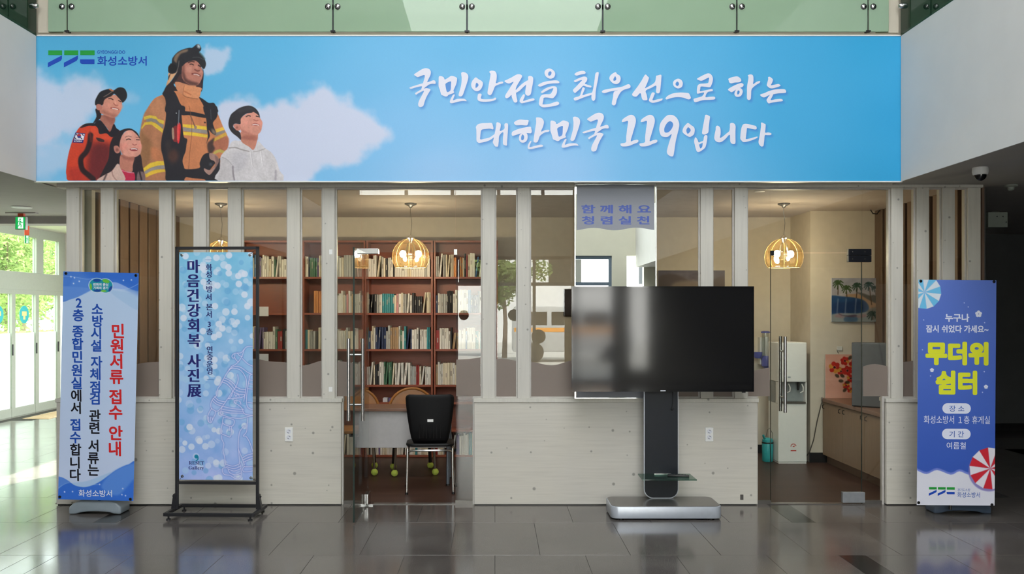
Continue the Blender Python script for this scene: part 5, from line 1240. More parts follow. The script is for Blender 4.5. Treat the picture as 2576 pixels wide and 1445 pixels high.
line(SC, [text_rect(SC, '경기도소방', *c6((288,1238)), *c6((362,1255)), bold=0.004), text_rect(SC, '화성소방서', *c6((287,1259)), *c6((418,1290)), bold=0.008)], M_lpb, sc_, 0.001)
eyelets(SC, [(2312, 710), (2494, 710), (2307, 1257), (2489, 1261)], sc_, M_blackpl)
tank(0.46, 0.15, 0.095, M_bluegreypl, C3, 0.20).location.x = 0.13
xpoles(W, zb, H, C3, 0.0, -0.01)
# ------------------------------------------------------------------ television, stand, mirror
TD = 6.98
tvx0, tvx1, tvz0, tvz1 = X(1438, TD), X(1896, TD), Z(986, TD), Z(721, TD)
tv = thing('television', 'large black flat television, switched off, on silver pedestal stand', 'television', ((tvx0+tvx1)/2, TD, tvz0))
B(tvx0, tvx1, TD, TD+0.035, tvz0, tvz1).build('body', M_blackpl, tv, 0.004)
b = 0.011
fr = MB(); fr.box(tvx0, tvx1, TD-0.008, TD, tvz0, tvz0+0.016); fr.box(tvx0, tvx1, TD-0.008, TD, tvz1-b, tvz1); fr.box(tvx0, tvx0+b, TD-0.008, TD, tvz0+0.016, tvz1-b); fr.box(tvx1-b, tvx1, TD-0.008, TD, tvz0+0.016, tvz1-b)
fr.build('bezel', M_gloss, tv)
m, nt, out = newmat('dark_tv_screen'); bs = N(nt, 'ShaderNodeBsdfPrincipled'); bs.inputs['Base Color'].default_value = (0.008, 0.008, 0.009, 1)
no = N(nt, 'ShaderNodeTexNoise'); no.inputs['Scale'].default_value = 4
nt.links.new(math_(nt, 'MULTIPLY_ADD', no.outputs[0], 0.02, 0.06), bs.inputs['Roughness']); bs.inputs['Specular IOR Level'].default_value = 0.5
nt.links.new(bs.outputs[0], out.inputs[0]); M_screen = m
B(tvx0+b, tvx1-b, TD-0.004, TD, tvz0+0.016, tvz1-b).build('screen', M_screen, tv)
B(X(1661, TD), X(1674, TD), TD-0.0095, TD-0.008, tvz0+0.004, tvz0+0.012).build('logo_plate', M_silver, tv)
B(X(1868, TD), X(1876, TD), TD+0.004, TD+0.02, tvz0-0.010, tvz0).build('sensor_nub', M_blackpl, tv)
mt = MB(); mt.box(X(1600, TD), X(1730, TD), TD+0.035, TD+0.075, Z(930, TD), Z(800, TD)); mt.build('mount_plate', M_darkmetal, tv, 0.003)
# pedestal
sx0, sx1 = X(1538, 6.757), X(1818, 6.757)
ts = thing('television_stand', 'silver and black pedestal stand under the big television', 'tv stand', ((sx0+sx1)/2, 6.93, 0))
def rrect(x0, x1, y0, y1, r, n=6):
    v = []
    for cx, cy, a0 in ((x1-r, y0+r, -90), (x1-r, y1-r, 0), (x0+r, y1-r, 90), (x0+r, y0+r, 180)):
        for k in range(n+1):
            t = R(a0+90*k/n); v.append((cx+r*math.cos(t), cy+r*math.sin(t)))
    return v
MB().slab(rrect(sx0, sx1, 6.757, 7.13, 0.06), 0.012, 0.105).build('base', M_silver, ts, 0.006, True)
MB().slab(rrect(sx0+0.008, sx1-0.008, 6.765, 7.122, 0.055), 0.105, 0.1075).build('base_top', M_silvertop, ts, smooth=True)
for x in (sx0+0.08, sx1-0.08):
    for y in (6.82, 7.07): MB().lathe([(0.03, 0), (0.03, 0.013)], (x, y, 0), 14).build('foot_pad', M_blackpl, ts)
cx0, cx1 = X(1620, 7.06), X(1706, 7.06)
poly = [(cx1, 1.55), (cx0, 1.55)]
rr = 0.07
for k in range(9): t = R(180+90*k/8); poly.append((cx0+rr+rr*math.cos(t), 0.108+rr+rr*math.sin(t)))
for k in range(9): t = R(270+90*k/8); poly.append((cx1-rr+rr*math.cos(t), 0.108+rr+rr*math.sin(t)))
MB().prism(poly, 7.055, 7.095).build('column_edge', M_silver, ts)
pin = [((p[0]-(cx0+cx1)/2)*0.965+(cx0+cx1)/2, (p[1]-0.108)*0.994+0.114) for p in poly]
M_slate = mat('slate_black_panel', (22, 26, 33), 0.4, vary=0.05, spec=0.25)
MB().prism(pin, 7.051, 7.056).build('column_face', M_slate, ts)
M_shelfglass = glass('green_shelf_glass', (150, 190, 176), 0.06, 0.0, 0.12, (120, 160, 148), 0.5)
zs = 0.30
sh_ = MB().slab([(X(1617, 6.78), 6.80), (X(1755, 6.78), 6.80), (X(1755, 6.78), 7.05), (X(1607, 7.0), 7.05)], zs, zs+0.008).build('glass_shelf', M_shelfglass, ts, 0.001, seg=1)
B(X(1645, 7.04), X(1688, 7.04), 7.03, 7.055, zs-0.012, zs+0.014).build('shelf_clip', M_chrome, ts, 0.002)
MB().tube([(X(1692, 7.04), 7.045, 1.0), (X(1693, 7.04), 7.045, 0.9), (X(1690, 7.04), 7.044, 0.84)], 0.003, 6).build('cable', M_blackpl, ts)
MB().ball((X(1691, 7.04), 7.042, 0.83), 0.011, 8, 6).build('cable_plug', M_blackpl, ts)
rc = thing('remote_control', 'black remote control lying on the glass shelf of the television stand', 'remote', (X(1706, 6.92), 6.92, zs+0.008), R(-12))
B(-0.085, 0.085, -0.02, 0.02, 0.0, 0.017).build('body', M_blackpl, rc, 0.005, True, True)
for k in range(6): B(-0.07+0.024*k, -0.058+0.024*k, -0.01, 0.01, 0.017, 0.0185).build('button', M_slate, rc, local=True)
# mirror with the grey film
MD = FD-0.03
mr = thing('standing_mirror', 'tall frameless mirror with a grey lettered film, behind the television', 'mirror', (X(1548, MD), MD, LED))
mx0, mx1, mzt = X(1448, MD), X(1649, MD), Z(464, MD)
B(mx0, mx1, MD, MD+0.006, LED+0.005, mzt).build('mirror_glass', M_mirror, mr)
B(mx0+0.002, mx1-0.002, MD+0.006, MD+0.014, LED+0.005, mzt).build('backing', M_greypl, mr)
M_brightedge = mat('polished_mirror_edge', (236, 240, 238), 0.15, 0.6)
for (a, b_) in ((mx0-0.009, mx0), (mx1, mx1+0.009)): B(a, b_, MD-0.003, MD+0.016, LED+0.008, mzt).build('edge_strip', M_brightedge, mr)
B(mx0-0.009, mx1+0.009, MD-0.003, MD+0.016, mzt, mzt+0.012).build('top_strip', M_brightedge, mr)
B(mx0-0.009, mx1+0.009, MD-0.003, MD+0.016, LED+0.001, LED+0.008).build('bottom_strip', M_brightedge, mr)
n = 40; top = Z(467, MD); wv = []
for i in range(n+1):
    px = 1450.5+(1646-1450.5)*i/n; k = i/n
    py = 577+3.2*math.sin(k*11.5+2.2)-1.0*k
    wv.append((X(px, MD), Z(py, MD)))
M_film = mat('grey_mirror_film', (140, 143, 152), 0.6, vary=0.03, scale=200)
film = MB().prism([(wv[0][0], top)]+wv+[(wv[-1][0], top)], MD-0.0012, MD).build('film', M_film, mr)
c6m = lambda p: (1200+p[0]/3.613, 440+p[1]/3.613)
mc = Vector(mr.location)
SMm = SheetMap((1448, 464), (1649, 464), (1448, 1003), mx1-mx0, mzt-(LED), mx0-mc.x, LED-mc.z, MD-0.0012-mc.y)
M_fl = ink('violet_blue_film_lettering', (72, 92, 172))
line(SMm, [text_rect(SMm, '함 께 해 요', *c6m((948,272)), *c6m((1578,352)), bold=0.022, twice=0.8)], M_fl, film, 0.0008)
line(SMm, [text_rect(SMm, '청 렴 실 천', *c6m((952,375)), *c6m((1565,452)), bold=0.022, twice=0.8)], M_fl, film, 0.0008)
n = 40; wv = []
for i in range(n+1):
    k = i/n; wv.append((mx0+0.004+(mx1-mx0-0.008)*k, Z(912, MD)+0.012*math.sin(k*11+1)))
MB().prism([(wv[0][0], LED+0.009)]+[(wv[-1][0], LED+0.009)]+wv[::-1], MD-0.0012, MD).build('lower_film', M_film, mr)

# power outlets
def outlet(px, label):
    d = FD; x0, x1, z0, z1 = X(px-10, d), X(px+10, d), Z(1111, d), Z(1076, d)
    o = thing('power_outlet', label, 'outlet', ((x0+x1)/2, d, z0))
    B(x0, x1, d-0.008, d+0.001, z0, z1).build('cover_plate', M_whitepl, o, 0.002)
    for s in (0.71, 0.29):
        zc = z0+(z1-z0)*s; xc = (x0+x1)/2
        k = MB().lathe([(0.020, -0.0085), (0.020, -0.0095), (0.017, -0.0095), (0.016, -0.0082), (0.001, -0.0082)], (xc, d, zc), 18, 'y').build('socket', M_sheet, o, smooth=True)
        for t in (35, -145, 80, -100): MB().lathe([(0.003, -0.0098), (0.003, -0.0082)], (xc+0.011*math.cos(R(t)), d, zc+0.011*math.sin(R(t))), 8, 'y').build('pin_hole', M_blackpl, k)
outlet(727, 'white twin outlet left of the open glass door'); outlet(1784, 'white twin outlet right of the television stand')
tag(B(X(1862, FD), X(1870, FD), FD-0.004, FD+0.001, Z(1258, FD), Z(1245, FD)).build('wall_plate', M_silvertop, None, 0.001, seg=1), 'tiny grey plate low on the pine half wall', 'plate')

# ------------------------------------------------------------------ lounge: bookcases and books
SD = 9.68
shelf_px = [605, 697, 788, 879, 969, 1013, 1082, 1146]
shelf_z = [Z(p, SD) for p in shelf_px]
units = [(598, 760), (761, 919), (921, 1089), (1091, 1253)]
unit_names = ['far left bookcase behind the sign frame', 'bookcase left of the open door', 'middle bookcase seen through the open door', 'far right bookcase beside the door frame']
for k, (a, b_) in enumerate(units):
    x0, x1 = X(a, SD), X(b_, SD)
    o = thing('bookcase', 'red-brown '+unit_names[k], 'bookcase', ((x0+x1)/2, SD+0.14, 0.004), 0, 'bookcases along the lounge wall')
    zt = shelf_z[0]
    B(x0+0.001, x0+0.02, SD, SD+0.28, 0.004, zt).build('side_panel', M_redwood, o, 0.001, seg=1)
    B(x1-0.02, x1-0.001, SD, SD+0.28, 0.004, zt).build('side_panel', M_redwood, o, 0.001, seg=1)
    B(x0+0.02, x1-0.02, SD+0.265, SD+0.275, 0.06, zt).build('back_panel', M_redwood, o)
    B(x0+0.02, x1-0.02, SD+0.01, SD+0.275, zt-0.022, zt).build('top_panel', M_redwood, o, 0.001, seg=1)
    for z in shelf_z[1:]: B(x0+0.02, x1-0.02, SD+0.004, SD+0.265, z-0.022, z).build('shelf', M_redwood, o, 0.001, seg=1)
    B(x0+0.02, x1-0.02, SD+0.02, SD+0.04, 0.004, shelf_z[-1]-0.022).build('plinth', M_redwood, o)
    if k == 0:
        for py in (784, 903): B(X(652, SD-0.01), X(675, SD-0.01), SD-0.004, SD-0.001, Z(py+12, SD), Z(py-12, SD)).build('paper_label', M_sheet, o)
COLS = {'white': (226, 223, 216), 'cream': (216, 206, 184), 'pale grey': (176, 176, 172), 'teal': (58, 142, 150), 'navy': (40, 52, 88), 'black': (34, 32, 34), 'blue': (70, 118, 172), 'tan': (170, 140, 104), 'red': (150, 44, 40), 'pink': (206, 142, 146), 'orange': (204, 134, 70), 'green': (74, 118, 92), 'purple': (110, 92, 138)}
M_book = {k: mat('book_cover_'+k.replace(' ', '_'), v, 0.5, vary=0.12, scale=25, objvar=0.12, stretch=(1, 1, 0.3)) for k, v in COLS.items()}
M_pages = mat('book_pages', (214, 204, 182), 0.8, vary=0.05, scale=200, stretch=(8, 0.2, 0.2))
M_spine = {'light': mat('spine_label_pale', (176, 172, 160), 0.5, vary=0.3, scale=120), 'dark': mat('spine_label_dark', (132, 122, 116), 0.5, vary=0.4, scale=120)}
rb = random.Random(11)
cells = []
prio = {(2,0):0,(2,1):0,(2,2):0,(2,3):0,(3,1):1,(3,2):1,(3,3):1,(3,0):1,(0,0):2,(0,2):2,(1,1):3,(1,2):3,(1,0):3,(0,3):4,(1,3):4,(2,4):5,(3,4):5}
ordn = ['first','second','third','fourth','fifth','sixth']
books = []
for u in range(4):
    for rrow in range(7):
        if (u, rrow) in ((0, 1), (0, 4), (1, 4), (2, 4), (3, 4)): continue
        z = shelf_z[rrow+1]; top = shelf_z[rrow]-0.022
        x = X(units[u][0], SD)+0.022; xe = X(units[u][1], SD)-0.022
        if (u, rrow) == (1, 1): x += 0.10
        if rrow == 5: continue
        hbase = rb.uniform(0.21, 0.24); nb = 0; run = 0
        while True:
            if run <= 0:
                run = rb.choice([1,1,1,1,2,2,4]); h0 = min(hbase+rb.uniform(-0.03, 0.035), top-z-0.02); th0 = rb.uniform(0.014, 0.027)
                q = rb.random()
                col = rb.choices(list(COLS), [46, 16, 16, 5, 3, 6, 4, 3, 3, 3, 1.5, 2, 2])[0]
                if (u, rrow) == (2, 1) and 8 <= nb <= 13: col = 'teal'; h0 = 0.215; th0 = 0.021; run = 6
                if (u, rrow) == (3, 2) and nb == 0: col = 'red'; th0 = 0.04; run = 1
            run -= 1
            th = th0*rb.uniform(0.92, 1.08); h = h0*rb.uniform(0.985, 1.015); dp = rb.uniform(0.15, 0.19)
            if x+th > xe: break
            lean = 0.0
            if rb.random() < 0.07 and x+th+0.04 < xe: lean = rb.uniform(0.06, 0.14)
            books.append((prio.get((u, rrow), 9), u, rrow, nb, x, z, th, h, dp, lean, col)); nb += 1
            x += th+0.0012+(math.sin(lean)*h+0.002 if lean else 0)
            if rb.random() < 0.015: x += rb.uniform(0.02, 0.05)
books.sort(key=lambda t: (t[0], t[1], t[2], t[3]))
def book_mesh(mb_c, mb_p, mb_s, th, h, dp, q=0.5):
    t = 0.0022
    # cover: spine with rounded front, two boards
    n = 4; pr = []
    for k in range(n+1):
        a = math.pi*k/n; pr.append((th/2-th/2*math.cos(a), -0.004*math.sin(a)))
    poly = pr+[(th, dp), (th-t, dp), (th-t, 0.004), (t, 0.004), (t, dp), (0, dp)]
    mb_c.slab(poly, 0, h)
    mb_p.box(t, th-t, 0.004, dp-0.004, 0.003, h-0.003)
    w_ = 0.10+0.16*((q*7.3) % 1); z_ = 0.30+0.35*((q*3.7) % 1); mb_s.box(th*(0.5-w_), th*(0.5+w_), -0.0047, -0.0036, h*z_, h*(z_+0.12+0.25*((q*5.1) % 1)))
    return mb_c, mb_p, mb_s
bstuff = {}
cellname = ['top', 'second', 'third', 'fourth', 'fifth', 'sixth', 'lowest']
ucount = ['far left bookcase', 'bookcase left of the door', 'middle bookcase', 'right-hand bookcase']
def ordinal(n):
    s = 'th' if 10 <= n % 100 <= 20 else {1:'st',2:'nd',3:'rd'}.get(n % 10, 'th'); return '%d%s' % (n, s)
for i, (pr, u, rrow, nb, x, z, th, h, dp, lean, col) in enumerate(books):
    y = SD+0.03+0.012*math.sin(i*1.7)
    if i < 298:
        c, p_, s_ = book_mesh(MB(), MB(), MB(), th, h, dp, (i*0.6180339) % 1)
        lab = '%s book, %s from left on the %s shelf, %s' % (col, ordinal(nb+1), cellname[rrow], ucount[u])
        o = c.build('book', M_book[col], None); o.location = (x, y, z+0.0008+th*math.sin(lean)); o.rotation_euler = (0, lean, 0)
        tag(o, lab, 'book', 'books on the lounge shelves')
        p_.build('pages', M_pages, o, local=True)
        if i % 5 not in (1, 3): s_.build('spine_label', M_spine['dark' if col in ('white', 'cream', 'pale grey', 'pink', 'tan') else 'light'], o, local=True)
    else:
        c, p_, s_ = book_mesh(MB(), MB(), MB(), th, h, dp)
        g = bstuff.setdefault(col, [MB(), MB()])
        cs, sn = math.cos(lean), math.sin(lean)
        f = lambda v: (x+v[0]*cs+v[2]*sn, y+v[1], z+0.0008+th*sn-v[0]*sn+v[2]*cs)
        g[0].add([f(v) for v in c.v], c.f); g[1].add([f(v) for v in p_.v], p_.f)
# the remaining, barely visible books: one object
rb_ = MB(); mats_ = []; fm = []
for col, g in bstuff.items():
    for mbx, mm in ((g[0], M_book[col]), (g[1], M_pages)):
        if mm not in mats_: mats_.append(mm)
        rb_.add(mbx.v, mbx.f); fm += [mats_.index(mm)]*len(mbx.f)
me = bpy.data.meshes.new('shelved_books'); me.from_pydata(rb_.v, [], rb_.f)
for mm in mats_: me.materials.append(mm)
me.polygons.foreach_set('material_index', fm)
o = bpy.data.objects.new('shelved_books', me); COL.objects.link(o); stuff(o); tag(o, 'remaining books crowded on the outer and lower bookcase shelves', 'books')
# ------------------------------------------------------------------ pendant lamps
M_amber = glass('amber_lamp_glass', (255, 249, 236), 0.10, 0.02, 0.012, (255, 206, 130), 0.6)
M_bulb = emit('warm_bulb_glow', (255, 246, 228), 360)
M_wirem = mat('amber_rib', (228, 190, 120), 0.3)
def lamp(px, d, label, py_top=600, py_bot=673, wpx=93, rz=0.0):
    x = X(px, d); zt, zb_ = Z(py_top, d), Z(py_bot, d); rad = wpx*d/FPX/2; h = zt-zb_
    o = thing('pendant_lamp', label, 'lamp', (x, d, zb_), rz, 'amber pendant lamps in the lounge')
    prof = []
    for k in range(15):
        t = R(6+118*k/14); prof.append((rad*math.sin(t)*1.0, math.cos(t)))
    c0, c1 = prof[0][1], prof[-1][1]
    prof = [(r_, h*(c-c1)/(c0-c1)) for r_, c in prof]
    sh = MB(); nn = 32; vs = []
    for (r_, zz_) in prof: sh_v = [(r_*math.cos(2*math.pi*k/nn), r_*math.sin(2*math.pi*k/nn), zz_) for k in range(nn)]; vs += sh_v
    fs = [(i*nn+k, i*nn+(k+1) % nn, (i+1)*nn+(k+1) % nn, (i+1)*nn+k) for i in range(len(prof)-1) for k in range(nn)]
    sh.add(vs, fs)
    so = sh.build('shade', M_amber, o, smooth=True, local=True)
    sm_ = so.modifiers.new('thickness', 'SOLIDIFY'); sm_.thickness = 0.002
    for k in range(8):
        t = 2*math.pi*k/8+0.2; MB().tube([(r_*1.006*math.cos(t), r_*1.006*math.sin(t), zz_) for r_, zz_ in prof[::2]], 0.0018, 5).build('rib', M_wirem, o, local=True)
    MB().tube([(rad*math.sin(R(124))*1.005*math.cos(2*math.pi*k/24), rad*math.sin(R(124))*1.005*math.sin(2*math.pi*k/24), 0.0) for k in range(24)], 0.003, 6, closed=True).build('rim', M_wirem, o, local=True)
    MB().lathe([(0.001, h+0.035), (0.012, h+0.03), (0.045, h), (0.03, h-0.01), (0.012, h-0.05)], (0,0,0), 18).build('cap', M_chrome, o, smooth=True, local=True)
    for s in (-1, 1):
        MB().tube([(0, 0, h-0.03), (s*0.03, 0, h-0.06), (s*0.05, 0, h*0.48)], 0.008, 8).build('arm', M_chrome, o, local=True)
        MB().ball((s*rad*0.42, 0, h*0.46), rad*0.17, 16, 10, 1.15).build('bulb', M_bulb, o, smooth=True, local=True)
    hc = 2.70-zb_
    MB().tube([(0, 0, h+0.03), (0.012, 0, h+0.03+(hc-h)*0.35), (-0.004, 0, h+0.03+(hc-h)*0.7), (0.0, 0, hc-0.03)], 0.0022, 6).build('cord', M_silvertop, o, local=True)
    MB().lathe([(0.012, hc-0.045), (0.02, hc-0.03), (0.06, hc-0.012), (0.062, hc)], (0,0,0), 20).build('ceiling_rose', M_silvertop, o, smooth=True, local=True)
lamp(1033, 8.7, 'lit amber glass dome lamp in front of the middle bookcase')
lamp(1972, 8.7, 'lit amber glass dome lamp above the water dispenser', rz=0.25)
lamp(556, 8.7, 'amber glass dome lamp mostly hidden behind the gallery sign frame', 606, 678)
# ------------------------------------------------------------------ desk and chairs
M_deskgrey = mat('light_grey_laminate', (168, 166, 166), 0.5, vary=0.03)
dx0, dx1 = X(902, 8.1), X(1132, 8.1)
dk = thing('desk', 'small grey desk with a modesty panel behind the black chair', 'desk', ((dx0+dx1)/2, 8.3, 0.004))
B(dx0-0.01, dx1+0.01, 8.08, 8.50, 0.695, 0.72).build('top', mat('brown_desktop', (110, 76, 58), 0.35, vary=0.1, scale=8), dk, 0.003)
B(dx0+0.01, dx1-0.01, 8.12, 8.137, 0.35, 0.695).build('modesty_panel', M_deskgrey, dk, 0.002)
M_legblue = mat('blue_grey_tube', (112, 120, 132), 0.35, 0.5)
for x in (dx0+0.015, dx1-0.02):
    for y in (8.11, 8.46):
        MB().tube([(x, y, 0.012), (x, y, 0.62), (x+0.0, y+(0.02 if y < 8.3 else -0.02), 0.69)], 0.016, 10).build('leg', M_legblue, dk, smooth=True)
        MB().lathe([(0.018, 0), (0.018, 0.014)], (x, y, 0.004), 10).build('foot_cap', M_blackpl, dk)
# black chair, back to the viewer
chx, chd = X(1083, 7.93), 7.93
ch = thing('chair', 'black plastic chair with chrome legs, back turned, in the doorway', 'chair', (chx, chd, 0.004), R(3))
def shell(rows_, n, thick, name, m, parent):
    """rows_: list of (half width, y, z, sag) -> curved sheet"""
    vs = []
    for (hw, y, z, sag) in rows_:
        for i in range(n+1):
            t = -1+2*i/n; vs.append((hw*t, y+sag*(1-t*t), z))
    fs = [(r*(n+1)+i, r*(n+1)+i+1, (r+1)*(n+1)+i+1, (r+1)*(n+1)+i) for r in range(len(rows_)-1) for i in range(n)]
    o = MB().add(vs, fs).build(name, m, parent, smooth=True, local=True)
    s = o.modifiers.new('thickness', 'SOLIDIFY'); s.thickness = thick; s.offset = 0
    return o
M_chairblack = mat('matt_black_chair_plastic', (13, 13, 15), 0.55, vary=0.1, spec=0.3)
bk = shell([(0.145, -0.16, 0.45, -0.02), (0.165, -0.19, 0.50, -0.025), (0.18, -0.21, 0.58, -0.03), (0.195, -0.225, 0.68, -0.03), (0.208, -0.24, 0.79, -0.028), (0.212, -0.25, 0.855, -0.026), (0.205, -0.253, 0.875, -0.025), (0.18, -0.254, 0.885, -0.022)], 12, 0.014, 'backrest', M_chairblack, ch)
for k in range(7): MB().tube([(-0.09+0.03*k, -0.262, 0.50), (-0.09+0.03*k, -0.252-0.0, 0.62)], 0.004, 6).build('rib', M_blackpl, bk, local=True)
B(-0.022, 0.03, -0.268, -0.2635, 0.645, 0.668).build('name_label', M_whitepl, bk, local=True)
st_ = MB().slab(rrect(-0.215, 0.215, -0.20, 0.12, 0.08), 0.415, 0.445).build('seat', M_chairblack, ch, 0.012, True, True)
for s in (-1, 1):
    MB().tube([(s*0.205, -0.22, 0.008), (s*0.20, -0.19, 0.40), (s*0.19, -0.15, 0.415)], 0.011, 10).build('leg', M_chrome, ch, smooth=True, local=True)
    MB().tube([(s*0.225, 0.115, 0.008), (s*0.20, 0.09, 0.40), (s*0.19, 0.06, 0.415)], 0.011, 10).build('leg', M_chrome, ch, smooth=True, local=True)
    for y in (-0.22, 0.115): MB().lathe([(0.014, 0), (0.014, 0.02)], (s*(0.205 if y < 0 else 0.225), y, 0), 10).build('foot_cap', M_blackpl, ch, local=True)
MB().tube([(-0.20, -0.19, 0.37), (-0.16, -0.21, 0.385), (0.16, -0.21, 0.385), (0.20, -0.19, 0.37)], 0.009, 8).build('crossbar', M_chrome, ch, smooth=True, local=True)
# wooden chairs with tennis balls on the feet
M_amberwood = mat('amber_bentwood', (150, 98, 44), 0.4, vary=0.15, scale=10)
M_ball = mat('tennis_ball_felt', (186, 206, 88), 0.9, vary=0.1, scale=80, bump=0.3)
def wooden_chair(x, y, rz, label):
    c = thing('chair', label, 'chair', (x, y, 0.004), rz, 'bentwood chairs behind the desk')
    legs = [(-0.2, -0.19), (0.2, -0.19), (-0.19, 0.19), (0.19, 0.19)]
    for (a, b_) in legs:
        MB().tube([(a, b_, 0.03), (a*0.9, b_*0.9, 0.42)], 0.012 if b_ < 0 else 0.017, 8).build('leg', M_chrome if b_ < 0 else M_blackpl, c, smooth=True, local=True)
        MB().ball((a, b_, 0.033), 0.034, 14, 10).build('tennis_ball', M_ball, c, smooth=True, local=True)
    MB().slab(rrect(-0.22, 0.22, -0.21, 0.2, 0.09), 0.415, 0.45).build('seat', M_amberwood, c, 0.01, True, True)
    arc = [(0.235*math.cos(t), 0.20+0.03*math.sin(t), 0.60+0.225*math.sin(t)) for t in [math.pi*k/16 for k in range(17)]]
    MB().tube([(0.2, 0.17, 0.44)]+arc+[(-0.2, 0.17, 0.44)], 0.014, 8).build('back_bow', M_amberwood, c, smooth=True, local=True)
    MB().add([(0, 0.205, 0.60)]+[(p[0]*0.95, p[1]+0.004, 0.60+(p[2]-0.60)*0.95) for p in arc], [(0, k, k+1) for k in range(1, 17)]).build('back_panel', M_amberwood, c, local=True).modifiers.new('thickness', 'SOLIDIFY').thickness = 0.006
wooden_chair(X(1040, 8.77), 8.77, R(10), 'amber bentwood chair behind the desk, partly behind the black chair')
wooden_chair(X(893, 8.77), 8.77, R(6), 'amber bentwood chair behind the open glass door leaf')
# small boxes on the low shelf
for k, (a, b_, cc) in enumerate(((962, 974, (196, 194, 200)), (976, 986, (96, 84, 130)), (988, 996, (150, 150, 158)))):
    nm = ['small pale box', 'small violet box', 'small grey box'][k]
    tag(B(X(a, SD), X(b_, SD), SD+0.03, SD+0.12, shelf_z[5]+0.0005, shelf_z[5]+0.045).build('small_box', mat('small_box_%d' % k, cc, 0.6), None, 0.002), nm+' on the low shelf behind the desk', 'box')
# ------------------------------------------------------------------ pantry corner
WD = 9.27
M_dispw = mat('white_dispenser_plastic', (238, 238, 236), 0.35, vary=0.02)
wx0, wx1 = X(1958, WD), X(2030, WD)
wd_ = thing('water_dispenser', 'tall white water dispenser against the beige wall', 'dispenser', ((wx0+wx1)/2, WD+0.17, 0.004))
z1, z2, z3 = Z(1016, WD), Z(962, WD), Z(862, WD)
B(wx0, wx1, WD, WD+0.34, 0.02, z1).build('lower_body', M_dispw, wd_, 0.008)
B(wx0+0.004, wx1-0.004, WD+0.004, WD+0.34, 0.004, 0.018).build('kick_strip', M_dispw, wd_, 0.002)
B(wx0, wx1, WD, WD+0.34, z2, z3).build('upper_body', M_dispw, wd_, 0.010)
B(wx0, wx1, WD+0.09, WD+0.34, z1, z2).build('tap_recess', mat('grey_recess', (150, 156, 158), 0.4), wd_)
for (a, b_) in ((wx0, wx0+0.012), (wx1-0.012, wx1)): B(a, b_, WD+0.006, WD+0.10, z1, z2).build('recess_cheek', M_dispw, wd_)
B(wx0+0.015, wx1-0.015, WD-0.012, WD+0.09, z1+0.001, z1+0.02).build('drip_tray', M_silvertop, wd_, 0.003)
B(wx0+0.10, wx0+0.13, WD-0.002, WD, z2+0.045, z2+0.06).build('button_panel', M_silver, wd_)
for x in (wx0+0.09, wx1-0.075):
    tp = MB().lathe([(0.014, 0), (0.014, -0.07), (0.009, -0.09)], (x, WD+0.05, z2), 12).build('tap', M_blackpl if x > wx0+0.1 else M_silver, wd_, smooth=True)
    MB().tube([(x+0.03, WD+0.03, z2-0.02), (x+0.04, WD+0.01, z2-0.06), (x+0.035, WD+0.005, z2-0.10), (x+0.012, WD+0.02, z2-0.115)], 0.006, 8).build('lever', M_whitepl, tp)
M_redp = ink('red_energy_mark', (196, 74, 60))
c = (X(1996, WD), Z(1124, WD))
mb = MB()
for k in range(8):
    t0, t1 = R(180-22*k), R(180-22*k-18); mb.add([(c[0]+0.032*math.cos(t0), WD-0.001, c[1]+0.032*math.sin(t0)), (c[0]+0.032*math.cos(t1), WD-0.001, c[1]+0.032*math.sin(t1)), (c[0]+0.022*math.cos(t1), WD-0.001, c[1]+0.022*math.sin(t1)), (c[0]+0.022*math.cos(t0), WD-0.001, c[1]+0.022*math.sin(t0))], [(0,1,2,3)])
mb.add([(c[0]-0.03, WD-0.001, c[1]-0.05), (c[0]+0.03, WD-0.001, c[1]-0.05), (c[0]+0.03, WD-0.001, c[1]-0.038), (c[0]-0.03, WD-0.001, c[1]-0.038)], [(0,1,2,3)])
mb.add([(c[0]-0.012, WD-0.001, c[1]), (c[0]+0.016, WD-0.001, c[1]+0.012), (c[0]+0.008, WD-0.001, c[1]-0.006)], [(0,1,2)])
mb.build('energy_mark', M_redp, wd_)
# cup dispenser on the wall
cd = thing('cup_dispenser', 'clear tube paper-cup dispenser with blue base on the back wall', 'dispenser', (X(1927, 9.85), 9.85, Z(930, 9.85)))
M_tube = glass('clear_acrylic_tube', (236, 240, 240), 0.06, 0.02, 0.15, (230, 234, 236), 0.5)
M_bluecup = mat('violet_blue_plastic', (92, 100, 176), 0.4)
cxx = X(1926, 9.85)
MB().tube([(cxx, 9.85, Z(896, 9.85)), (cxx, 9.85, Z(838, 9.85))], 0.042, 18).build('tube', M_tube, cd, smooth=True)
MB().lathe([(0.05, 0), (0.052, 0.012), (0.03, 0.022)], (cxx, 9.85, Z(838, 9.85)), 18).build('lid', M_bluecup, cd, smooth=True)
MB().lathe([(0.03, 0), (0.06, 0.03), (0.062, 0.11), (0.046, 0.14)], (cxx+0.015, 9.85, Z(927, 9.85)), 18).build('base_cup', M_bluecup, cd, smooth=True)
MB().lathe([(0.03, 0), (0.045, 0.02), (0.05, 0.07)], (cxx-0.085, 9.86, Z(902, 9.85)), 16).build('side_cup', M_bluecup, cd, smooth=True)
MB().tube([(cxx+0.012, 9.84, Z(896, 9.85)), (cxx+0.012, 9.84, Z(848, 9.85))], 0.022, 12).build('paper_cups', M_whitepl, cd, smooth=True)
B(cxx-0.05, cxx+0.05, 9.895, 9.98, Z(918, 9.85), Z(850, 9.85)).build('bracket', M_whitepl, cd)
